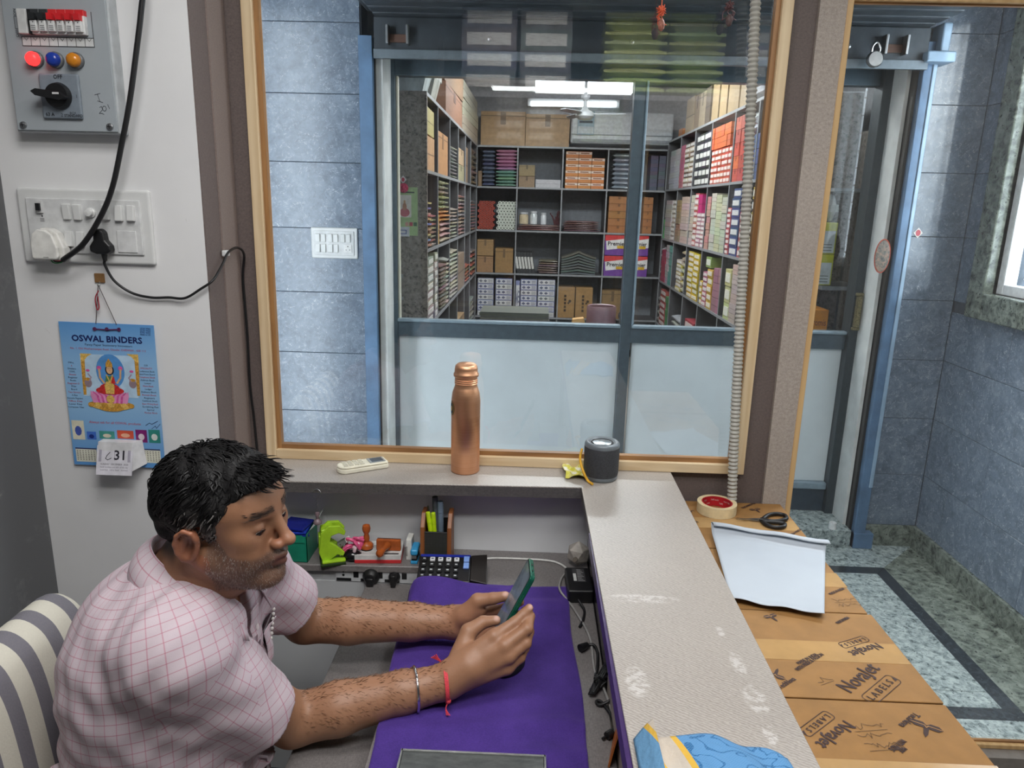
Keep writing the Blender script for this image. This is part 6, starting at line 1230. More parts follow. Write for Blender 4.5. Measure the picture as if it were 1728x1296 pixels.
for k in range(7):
    q = C(186, 672); aa = math.radians(-150 + 20 * k + 180 + 30); x = -1 + k / 3
    for sd in (-1, 1):
        bx, by = q[0] + sd * (.004 + .0052 * k), q[1] - .002; pq(p, M, PINK if k % 2 else PINKL, [(bx - .006, by - .010), (bx + .006, by - .010), (bx + .007 + sd * .004, by + .008), (bx + sd * .010, by + .016 + .0006 * k), (bx - .007 + sd * .004, by + .008)], Z0 + .0010 + k * .00003 + sd * .000012)
q = C(188, 683); 
for k, (rx, ry, dx, dy) in enumerate(((.056, .010, 0, .0), (.046, .009, 0, -.005), (.030, .008, 0, -.009))): disc(p, M, GOLD if k % 2 == 0 else GOLDL, q[0] + dx, q[1] + dy, rx, ry, Z0 + .0008 + k * .0001, 22)
for k in range(7): disc(p, M, GOLDL if k % 2 else GOLD, q[0] - .048 + k * .016, q[1] - .001, .0078, .006, Z0 + .0012 + k * .00002, 12)
disc(p, M, GOLDL, q[0], q[1] + .014, .010, .010, Z0 + .0016, 14)
q = C(186, 659); disc(p, M, REDS, q[0], q[1], .034, .010, Z0 + .0013, 20); disc(p, M, REDS, q[0], q[1] + .006, .024, .012, Z0 + .00136, 20); pq(p, M, GOLDL, [(q[0] - .010, q[1] - .008), (q[0] + .010, q[1] - .008), (q[0] + .012, q[1] + .012), (q[0] + .004, q[1] + .028), (q[0] - .004, q[1] + .028), (q[0] - .012, q[1] + .012)], Z0 + .0014)
q = C(186, 640); pq(p, M, GREEN, [(q[0] - .012, q[1] - .006), (q[0] + .010, q[1] - .004), (q[0] + .008, q[1] + .008), (q[0] - .009, q[1] + .008)], Z0 + .0015); pq(p, M, REDS, [(q[0] + .002, q[1] - .010), (q[0] + .013, q[1] - .010), (q[0] + .010, q[1] + .006), (q[0] + .003, q[1] + .007)], Z0 + .0016); stroke(p, M, GOLDL, [(q[0] - .007, q[1] + .010), (q[0], q[1] - .008), (q[0] + .007, q[1] + .010)], .003, Z0 + .0017)
q = C(185, 622); disc(p, M, pm((40, 34, 44), .4), q[0], q[1] - .003, .0105, .0115, Z0 + .0016, 16); disc(p, M, SKIN, q[0], q[1] - .003, .0074, .0100, Z0 + .0018, 16); pq(p, M, GOLD, [(q[0] - .0085, q[1] + .004), (q[0] + .0085, q[1] + .004), (q[0] + .0075, q[1] + .013), (q[0] + .003, q[1] + .020), (q[0], q[1] + .025), (q[0] - .003, q[1] + .020), (q[0] - .0075, q[1] + .013)], Z0 + .0019)
for dx in (-.0026, .0026): disc(p, M, DK, q[0] + dx, q[1] + .0006, .0012, .0006, Z0 + .0020, 8)
disc(p, M, RED, q[0], q[1] - .005, .0014, .0006, Z0 + .0020, 8); p.build('printed_picture', cl)
p = MB(); rr = random.Random(2)
def words(pxc, py0, dy, lst):
    for k, s in enumerate(lst): put_text(p, s, M, .0042, RED if k % 3 == 1 else DK, at=C(pxc + k * .55, py0 + k * dy), maxw=min(W_ * .17, .0028 * len(s)), z=Z0)
words(120, 612, 5.0, ['Mfrs.', '&', 'Dealers', 'OSWAL', 'Sheets', 'Register', 'Books', 'Register-2', 'File', 'Board', 'Two Section', 'A-Box', 'Accounts Registers', 'Office Files', 'Lever Files', 'Computer Files'])
words(246, 617, 5.0, ['OUR', 'SPECIALITY', 'Conference Book', 'Hand Point Board', 'Telephone Book', 'Address Book', 'Lawyer', 'Memo Book', 'Ledger', 'Delivery Book', 'Receipt Book', 'Registers', 'Cashbook Book', 'Exam Writing Book', 'Scribbling Pad', 'Spiral', 'Pocket Book'])
put_text(p, 'Always ask for all OSWAL products', M, .0062, RED, at=C(194, 714), maxw=W_ * .56, z=Z0)
stroke(p, M, NAVY, [C(246, 718), C(252, 714), C(256, 716), C(266, 711)], .0012, Z0); stroke(p, M, NAVY, [C(256, 724), C(262, 719), C(264, 723), C(270, 716)], .0010, Z0)
p.build('print', cl)
p = MB()
for (pa, pb, cc, c2) in (((120, 709), (144, 742), (222, 218, 196), (70, 90, 170)), ((146, 728), (163, 742), (70, 116, 206), (30, 50, 130)), ((167, 727), (194, 741), (70, 150, 140), (210, 200, 180)), ((197, 726), (226, 741), (206, 84, 60), (226, 170, 140)), ((228, 725), (249, 747), (126, 34, 110), (226, 210, 220)), ((250, 725), (271, 748), (52, 140, 130), (226, 230, 226))):
    a_, b_ = C(*pa), C(*pb); rect(p, M, pm(cc, .4), a_[0], b_[0], b_[1], a_[1], Z0); disc(p, M, pm(c2, .4), (a_[0] + b_[0]) / 2, (a_[1] + b_[1]) / 2 - .002, (b_[0] - a_[0]) * .28, (a_[1] - b_[1]) * .26, Z0 + .0002, 10)
for (pa, pb) in (((127, 755), (165, 780)), ((236, 757), (272, 782))):
    a_, b_ = C(*pa), C(*pb); rect(p, M, pm((222, 222, 206), .5), a_[0], b_[0], b_[1], a_[1], Z0); rect(p, M, NAVY, a_[0], b_[0], a_[1] - .003, a_[1], Z0 + .0002)
    for i in range(7):
        for j in range(6): rect(p, M, pm((110, 104, 96), .5), a_[0] + .003 + i * .0068, a_[0] + .006 + i * .0068, a_[1] - .0085 - j * .0045, a_[1] - .0065 - j * .0045, Z0 + .0002)
p.build('product_pictures', cl)
e0, e1 = C(160, 555), C(201, 556); q0 = M @ Vector((e0[0], e0[1], .002)); q1 = M @ Vector((e1[0], e1[1], .002)); MAR = pm((86, 40, 84), .5)
b = MB().mat(MAR).tube(bez([q0, (q0 + q1) / 2 + Vector((0, -.001, -.001)), q1], 6), .0016, 6)
for q in (q0, (q0 + q1) / 2, q1): b.lathe([(.0015, 0), (.0045, 0), (.0045, .0012), (.0015, .0012)], plane_M(q, (1, 0, 0), (0, -1, 0)), 14, False)
b.build('eyelet_cord', cl, smooth=50)
b = MB().mat(pm((60, 40, 44), .6)).tube([M @ Vector((C(162, 546)[0], C(162, 546)[1], .002)), hp + Vector((-.001, 0, 0))], .0008, 5).tube([M @ Vector((C(197, 548)[0], C(197, 548)[1], .002)), hp], .0008, 5)
b.mat(pm((150, 34, 50), .6)).tube(bez([hp + Vector((-.001, 0, -.012)), hp + Vector((-.009, -.003, -.03)), hp + Vector((-.008, -.002, -.055)), hp + Vector((-.003, -.002, -.05)), hp + Vector((-.004, -.001, -.025))], 6), .0014, 6); b.build('hanging_cord', cl)
# date pad (tear-off) clipped at the calendar's foot
q0 = at_y(168, 744, 1.625); q1 = at_y(226, 746, 1.625); dp = tag(empty('date_pad', ((q0.x + q1.x) / 2, 1.63, q0.z)), 'white tear-off date pad reading 31 in front of the calendar foot', 'date pad'); w = q1.x - q0.x
zb = at_y(193, 800, 1.60).z
MB().mat(pm((214, 214, 216), .6)).add([(q0.x, 1.641, q0.z), (q1.x + .012, 1.641, q0.z), (q1.x + .018, 1.641, zb + .014), (q0.x + .004, 1.641, zb + .014), (q0.x, 1.619, q0.z), (q1.x, 1.619, q0.z), (q1.x - .004, 1.606, zb + .004), (q0.x, 1.606, zb + .004)], [(0, 1, 2, 3), (7, 6, 5, 4), (0, 4, 5, 1), (1, 5, 6, 2), (2, 6, 7, 3), (3, 7, 4, 0)]).build('pad_block', dp)
F = plane_M(((q0.x + q1.x) / 2 - .001, 1.6105, (q0.z + zb) / 2 - .002), (1, 0, 0), (0, -1, .28)); hF = (q0.z - zb) * 1.02
p = MB().mat(pm((216, 214, 222), .6)).obox(F @ Matrix.Translation((0, -.004, -.0002)), w * 1.04, hF * .94, .0012)
p.build('top_sheet', dp); p = MB(); GR = pm((120, 116, 130), .6); INK = pm((40, 38, 48), .6); s_ = w
rect(p, F, pm((150, 148, 160), .6), -s_ * .46, s_ * .46, hF * .33, hF * .40, .0006)
for sx_ in (-.46, .38): rect(p, F, pm((170, 166, 180), .6), s_ * sx_, s_ * (sx_ + .08), -hF * .1, hF * .32, .0006)
for k in range(3): put_text(p, ['SUNDAY  DECEMBER  2023', 'bank holidays and tithi of the day', 'sunrise  rahu kaal  sunset'][k], F, .0042, INK if k == 0 else GR, at=(0, -hF * (.18 + .09 * k)), maxw=s_ * .8, z=.0006)
put_text(p, '31', F, .023, INK, at=(s_ * .16, hF * .10), z=.0006, bold=.0006); stroke(p, F, INK, [(-s_ * .14, hF * .20), (-s_ * .22, hF * .10), (-s_ * .26, hF * .0), (-s_ * .2, -hF * .04), (-s_ * .12, -.0), (-s_ * .10, hF * .02)], .0016, .0006); rect(p, F, GR, -.0004, .0004, -hF * .06, hF * .28, .0006); p.build('print', dp)

# ============================================================ CARTONS AND THINGS ON THEM
M_CTN = pm((150, 110, 62), .7, 0, .05, 26, .04); M_CTNE = pm((150, 106, 58), .75); M_INK = pm((66, 48, 46), .7); M_TAPE = pm((182, 146, 98), .18, 0, .04, 20)
ZX = 0.74; CY0 = [1.560, 1.296, 1.030, 0.70]; CY1 = [1.836, 1.556, 1.292, 1.022]; CX0, CX1 = .386, .684; Zc = [.738, .7385, .740, .744]
names = ['rear carton against the partition', 'second carton under the white paper', 'third carton with the printed label and tape', 'front carton nearest the camera']
CTN = []
for k in range(4):
    r = tag(empty('carton', ((CX0 + CX1) / 2, (CY0[k] + CY1[k]) / 2, .27)), 'brown cardboard carton beside the counter, ' + names[k], 'carton', None); CTN.append(r); ym = (CY0[k] + CY1[k]) / 2
    MB().mat(M_CTN).box(CX0, CX1 - .004 * (k % 2), CY0[k], CY1[k], .27, Zc[k] - .003).build('box', r, bev=.004)
    MB().mat(M_CTN).box(CX0 + .001, CX1 - .002 - .004 * (k % 2), CY0[k] + .001, ym - .001, Zc[k] - .003, Zc[k]).build('flap', r, bev=.0012); MB().mat(M_CTN).box(CX0 + .001, CX1 - .002 - .004 * (k % 2), ym + .001, CY1[k] - .001, Zc[k] - .003, Zc[k]).build('flap', r, bev=.0012)
    MB().mat(M_TAPE).box(CX0, CX1 - .004, ym - .030, ym + .030, Zc[k], Zc[k] + .0005).build('tape', r)
    lo = tag(empty('carton', ((CX0 + CX1) / 2, ym, -.2)), 'brown cardboard carton at the bottom, below the ' + names[k], 'carton'); MB().mat(M_CTN).box(CX0, CX1, CY0[k], CY1[k], -.2, .27).build('box', lo, bev=.004); MB().mat(M_TAPE).box(CX1, CX1 + .0005, ym - .03, ym + .03, -.1, .2).build('tape', lo)
def MZ(px0, py0, px1, py1, z):
    a = at_z(px0, py0, z); b = at_z(px1, py1, z); return plane_M((a + b) / 2, b - a, (0, 0, 1)), (b - a).length
def rrect(p, M, x0, x1, y0, y1, w, m):
    r = (y1 - y0) * .3; P = []
    for cx_, cy_, a0 in ((x1 - r, y1 - r, 0), (x0 + r, y1 - r, 90), (x0 + r, y0 + r, 180), (x1 - r, y0 + r, 270)):
        for k in range(5): a = math.radians(a0 + k * 22.5); P.append((cx_ + r * math.cos(a), cy_ + r * math.sin(a)))
    stroke(p, M, m, P + [P[0]], w, .0004)
def nova(k, x0, y0, x1, y1, hk=1.0):
    """two-line printed mark: word over a rounded label box"""
    M, L = MZ(x0, y0, x1, y1, Zc[k] + .0006); p = MB(); put_text(p, 'NovaJet', M, L * .26, M_INK, maxw=L, at=(0, 0), bold=.0007); yb = -L * .36
    rrect(p, M, -L * .46, L * .46, yb - L * .12, yb + L * .12, .0012, M_INK); put_text(p, 'L A B E L S', M, L * .12, M_INK, at=(-L * .03, yb), maxw=L * .70, bold=.0003); pq(p, M, M_INK, [(L * .38, yb - L * .05), (L * .45, yb - L * .05), (L * .45, yb + L * .06)], .0004); p.build('print', CTN[k])
def hexlogo(k, px, py, ang, s):
    c = at_z(px, py, Zc[k] + .0006); M = Matrix.Translation(c) @ Matrix.Rotation(ang, 4, 'Z'); p = MB()
    def hx(cx_, cy_, r, rot, str_): pq(p, M, M_INK, [(cx_ + r * str_ * math.cos(rot + q * math.pi / 3) * (1 if q not in (0, 3) else 1.0), cy_ + r * math.sin(rot + q * math.pi / 3)) for q in range(6)], .0004)
    hx(-s * .42, s * .30, s * .30, 0, 1.5); hx(s * .42, s * .30, s * .30, 0, 1.5); pq(p, M, M_INK, [(-s * .16, s * .26), (-s * .12, -s * .55), (0, -s * .85), (s * .12, -s * .55), (s * .16, s * .26)], .0005)
    G = pm((186, 140, 80), .7); stroke(p, M, G, [(-s * .8, s * .30), (-s * .10, s * .30), (0, s * .12), (s * .10, s * .30), (s * .8, s * .30)], s * .05, .0006); p.build('print', CTN[k])
def word(k, s, x0, y0, x1, y1, h=None, bold=.0004):
    M, L = MZ(x0, y0, x1, y1, Zc[k] + .0006); p = MB(); put_text(p, s, M, h or L * .2, M_INK, maxw=L, bold=bold); p.build('print', CTN[k])
def scrawl(k, px, py, ang, w, rows, seed):
    c = at_z(px, py, Zc[k] + .0006); M = Matrix.Translation(c) @ Matrix.Rotation(ang, 4, 'Z'); p = MB(); r_ = random.Random(seed); PEN = pm((96, 70, 44), .7)
    for q in range(rows):
        x = -w / 2; pts = []
        while x < w / 2: pts.append((x, -q * .020 + r_.uniform(-.006, .007))); x += r_.uniform(.002, .006)
        stroke(p, M, PEN, pts, .0009); 
        if q != 1: stroke(p, M, PEN, [(-w / 2, -q * .02 - .010), (w * .45, -q * .02 - .008)], .0008)
    p.build('handwriting', CTN[k])
nova(2, 1424, 1164, 1474, 1124); nova(2, 1484, 1089, 1437, 1104); nova(3, 1433, 1221, 1385, 1259)
word(2, 'MADE IN INDIA', 1346, 1120, 1378, 1104, .007); word(2, 'WITH PRIDE & PASSION', 1344, 1131, 1388, 1104, .008)
hexlogo(2, 1309, 1137, math.radians(150), .020); word(2, 'TechNova', 1314, 1161, 1340, 1145, .010); hexlogo(2, 1303, 1042, math.radians(25), .018); word(2, 'MADE IN INDIA', 1412, 1052, 1432, 1042, .007)
hexlogo(3, 1563, 1230, math.radians(150 + 180), .026); word(3, 'TechNova', 1547, 1205, 1521, 1226, .011, .0005); word(3, 'WITH PRIDE', 1525, 1249, 1503, 1266, .009); word(3, 'MADE', 1527, 1262, 1518, 1268, .008)
scrawl(3, 1466, 1226, .12, .055, 3, 3); scrawl(1, 1425, 1012, .12, .05, 2, 6); word(1, 'MADE IN INDIA', 1400, 1003, 1424, 993, .007); scrawl(2, 1390, 1147, .4, .03, 1, 8)
hexlogo(0, 1276, 861, math.radians(20), .020); word(0, 'TECHNOVA', 1252, 858, 1274, 849, .008); word(0, 'NovaJet', 1176, 880, 1160, 887, .012); word(0, 'LABELS', 1170, 862, 1154, 868, .008); word(0, 'WITH PRIDE', 1332, 905, 1352, 893, .007)
# torn tape glints, wrinkled tape is real tape strips crossing the seams
# masking tape roll
c = at_z(1208, 861, ZX); tp = tag(empty('tape_roll', (c.x, c.y, Zc[0])), 'cream masking tape roll with red core lying on the rear carton', 'tape'); R = (at_z(1241, 862, ZX + .012) - at_z(1174, 858, ZX + .012)).length / 2; T_ = Matrix.Translation((c.x, c.y - .004, Zc[0] + .0008)) 
MB().mat(pm((222, 204, 164), .5)).lathe([(R * .78, 0), (R, 0), (R, .026), (R * .78, .026)], T_, 44, False).build('tape_body', tp, smooth=40); MB().mat(pm((176, 30, 42), .35)).lathe([(R * .78, .026), (R * .73, .026), (R * .73, 0), (R * .78, 0)], T_, 44, False).build('core', tp, smooth=40)
b = MB()
for k in range(20):
    an = math.radians(k * 18 + 4); Nn = Vector((-math.cos(an), -math.sin(an), 0)); Mx = plane_M(T_ @ Vector((R * .728 * math.cos(an), R * .728 * math.sin(an), .013)), Vector((0, 0, 1)).cross(Nn), Nn); put_text(b, 'TAPE' if k % 2 else 'wonder', Mx, .0045, pm((230, 200, 196), .5), at=(0, .004 if k % 3 else -.005), maxw=R * .2, z=.0003)
b.build('core_print', tp)
# scissors
def flat(pts, z): return [at_z(px, py, z) for px, py in pts]
zs_ = Zc[0] + .004; pv = at_z(1285, 878, zs_); sc_ = tag(empty('scissors', (pv.x, pv.y, Zc[0])), 'scissors with black handles lying on the rear carton', 'scissors')
for k, (tip, wd) in enumerate(((at_z(1241, 874, zs_), .006), (at_z(1243, 878, zs_), .006))):
    d = (pv - tip).normalized(); nrm = Vector((-d.y, d.x, 0)) * (1 if k else -1); MB().mat(M_STEEL).add([tip + Vector((0, 0, k * .002)), pv + nrm * wd * .2 + Vector((0, 0, k * .002)), pv + nrm * wd * 1.2 + Vector((0, 0, k * .002)), pv - d * .02 + nrm * wd * 1.2 + Vector((0, 0, k * .002))], [(0, 1, 2, 3)] if k else [(3, 2, 1, 0)]).build('blade', sc_, solid=.0016)
MB().mat(M_STEEL).lathe([(0, 0), (.004, 0), (.004, .003), (0, .0035)], Matrix.Translation(pv + Vector((-.008, 0, .001))), 12, False).build('pivot_screw', sc_)
for pts in ([(1287, 876), (1297, 869), (1312, 867), (1325, 870), (1326, 876), (1312, 879), (1298, 879)], [(1286, 880), (1300, 881), (1315, 882), (1324, 884), (1322, 889), (1308, 890), (1294, 886)]):
    MB().mat(M_BLACK).tube(bez(flat(pts + [pts[0]], zs_ + .002), 6)[:-1], .0052, 8, True).build('handle', sc_, smooth=60)
MB().mat(M_BLACK).tube([pv + Vector((-.004, 0, .002)), at_z(1291, 878, zs_ + .002), at_z(1298, 880, zs_ + .002)], .0055, 8).build('handle_joint', sc_, smooth=60)
# white sheet / envelope
Zp_ = .7465; cA, cB, cC, cD = at_z(1200, 880, Zp_ + .02), at_z(1394, 916, Zp_ + .012), at_z(1391, 1040, Zp_ + .004), at_z(1233, 1013, Zp_)
def sheet(u, v):
    top = cA.lerp(cB, u); bot = cD.lerp(cC, u) if u > 0 else cD; q = top.lerp(bot, v); z = Zp_ + .0022 + .016 * max(0, 1 - v / .10) ** 1.6 + .0025 * math.sin(5 * u + 3 * v) * (v > .05) * .6 + .006 * max(0, v - .93) / .07 * (.4 + .6 * math.sin(7 * u + .6) ** 2) + .004 * u * max(0, v - .8)
    return Vector((q.x, q.y, z))
# the left corner runs under the counter side, so the sheet is cut short there
env = tag(empty('envelope', ((cA + cC) / 2)), 'large white paper sheet with curled edges lying across the cartons', 'paper'); env.location.z = Zp_
t = NT('white_paper'); n = t.noise(t.coord(), 6, 3); M_PAPER = t.fin(t.ramp(n, [(.3, (176, 184, 194)), (.7, (184, 192, 201))]), .55)
MB().mat(M_PAPER).grid(sheet, 30, 30).build('sheet', env, smooth=60, solid=.0012)
def lip(u, v): q = cA.lerp(cB, u); return Vector((q.x + .002 * v, q.y - .020 * v, Zp_ + .0182 + .004 * math.sin(math.pi * v) + .0016 * math.sin(13 * u)))
MB().mat(M_PAPER).grid(lip, 24, 4).build('folded_edge', env, smooth=60, solid=.001)

# corrugated conduit in front of the window
a = at_y(1278, -60, 1.800); b2 = at_y(1237, 850, 1.800); rr_ = []; pts = []; NN = 240
for k in range(NN + 1):
    f = k / NN; pts.append(Vector((a.x + (b2.x - a.x) * (f ** 1.12) + .004 * math.sin(5 * f), 1.800 + .004 * math.sin(4 * f), a.z + (b2.z - a.z) * f))); rr_.append((.0132 if k % 2 else .0100))
t = NT('grey_conduit'); M_COND = t.fin(L3((172, 170, 162)), .5)
cdt = tag(MB().mat(M_COND).tube(pts, .012, 12, rs=rr_).build('corrugated_conduit', smooth=30), 'grey corrugated conduit pipe running down before the window', 'conduit')
# ornaments hanging at the window head
for k, (px, py, col, lab) in enumerate(((1116, 18, (214, 96, 60), 'orange thread ornament with dried fruit hanging at the window head'), (1231, 10, (92, 60, 62), 'dark red thread ornament with dried fruit near the conduit'))):
    c = at_y(px, py, 1.81); og = tag(empty('hanging_charm', c), lab, 'charm'); r_ = random.Random(3 + k); b = MB().mat(pm(col, .7))
    for q in range(22):
        d = Vector((r_.uniform(-1, 1), r_.uniform(-.5, .5), r_.uniform(-1, 1))).normalized() * r_.uniform(.006, .014); m = Vector((r_.uniform(-1, 1), r_.uniform(-1, 1), 0)) * .006; b.tube(bez([c - d, c + m, c + d], 4), .0011, 5)
    b.build('thread_knot', og); b = MB().mat(pm(col, .7)).cyl(c, (c.x + .002, 1.815, 2.295), .0012, n=6)
    for q in range(5): b.tube(bez([c + Vector((r_.uniform(-.004, .004), 0, -.006)), c + Vector((r_.uniform(-.016, .016), 0, -.014)), c + Vector((r_.uniform(-.022, .022), 0, -.030))], 4), .0009, 5)
    b.build('thread', og); MB().mat(pm((150, 96, 80) if k == 0 else (84, 66, 66), .6, 0, .2, 200)).sphere(c + Vector((.002, 0, -.030)), .010, 12, (.8, .8, 1.35)).build('dried_fruit', og, smooth=60)

# loft rack behind the camera with wrapped paper packs: seen as reflections in the window glass
lf = tag(empty('loft_shelf', (.3, -.55, 2.02)), 'loft shelf above and behind the viewer holding paper packs', 'shelving')
MB().mat(pm((120, 122, 126), .6)).box(-.60, 1.25, -.95, -.27, 2.035, 2.06).build('board', lf); MB().mat(M_STEEL).box(-.60, -.57, -.95, -.9, 2.06, 2.5).box(1.22, 1.25, -.95, -.9, 2.06, 2.5).build('hanger', lf)
for cI, (x0, x1, col, kind, n) in enumerate(((.33, .64, (206, 216, 140), 'green', 9), (.65, .93, (200, 210, 140), 'green', 9), (-.10, .16, (96, 98, 106), 'grey', 4), (-.40, -.12, (92, 94, 104), 'grey', 4), (1.0, 1.2, (120, 136, 150), 'pale', 5))):
    h = .40 / n
    for k in range(n):
        o = inst(UM['ream'] if kind == 'green' else UM['label'], 'paper_pack', ((x0 + x1) / 2, -.42, 2.061 + k * h), (0, 0, math.pi + RND.uniform(-.02, .02)), (x1 - x0, .28, h * 1.04), None, L3(vcol(col, 10)))
        tag(o, f'{kind} wrapped paper pack, {ORD[k]}, loft column {["one", "two", "three", "four", "five"][cI]}', 'pack', f'{kind} paper packs on the loft')

# striped covered chair
ch = tag(empty('office_chair', (-.78, 1.0, -.2)), 'chair under a grey and cream striped cover behind the man', 'chair')
t = NT('striped_chair_cover'); co = t.coord(); sx = t.n('ShaderNodeSeparateXYZ', i_Vector=co); f = t.math('FRACT', t.math('DIVIDE', t.math('ADD', sx.outputs[1], 10.012), .0615)); n = t.noise(co, 300, 3)
c = t.mix(t.math('LESS_THAN', f, .46), L3((204, 200, 186)), L3((104, 102, 112))); c = t.mix(t.math('MULTIPLY', n, .25), c, L3((150, 146, 142))); t.bump(n, .5, .001); M_STRIPE = t.fin(c, .9)
prof = [(-.905, .10), (-.90, .45), (-.893, .66), (-.885, .745), (-.868, .785), (-.845, .80), (-.82, .792), (-.80, .765), (-.785, .70), (-.772, .56), (-.755, .38), (-.745, .285)]
P_ = bez([(x, 0, z) for x, z in prof], 4)
def back(u, v):
    q = P_[min(len(P_) - 1, int(round(v * (len(P_) - 1))))]; y = .70 + .50 * u; e = min(u, 1 - u) * .50; k = 1 - max(0, 1 - e / .07) ** 2.2
    cxz = Vector((-.835, 0, .5)); zc2 = q.z; xx = -.835 + (q.x + .835) * (.25 + .75 * k); zz2 = zc2 - (1 - k) * .085 * sst(.35, .8, zc2); return Vector((xx, y, zz2))
MB().mat(M_STRIPE).grid(back, 44, len(P_) - 1).build('backrest', ch, smooth=80, solid=.012)
MB().mat(M_STRIPE).grid(lambda u, v: Vector((-.80 + .48 * u, .74 + .44 * v, .245 + .03 * (1 - (2 * v - 1) ** 4) * (1 - max(0, 2 * u - 1) ** 6))), 16, 16).build('seat', ch, smooth=80, solid=.05)
MB().mat(M_BLACK).cyl((-.56, .96, -.10), (-.56, .96, .22), .028, n=16).build('gas_column', ch, smooth=40); 
for k in range(5):
    a = 2 * math.pi * k / 5; e = Vector((-.56 + .26 * math.cos(a), .96 + .26 * math.sin(a), -.15)); o = MB().mat(M_BLACK).tube([(-.56, .96, -.09), e], .018, 8, rs=[.024, .015]).build('base_arm', ch); MB().mat(M_BLACK).cyl(e + Vector((0, -.012, -.025)), e + Vector((0, .012, -.025)), .025, n=14).build('castor', o, smooth=40)
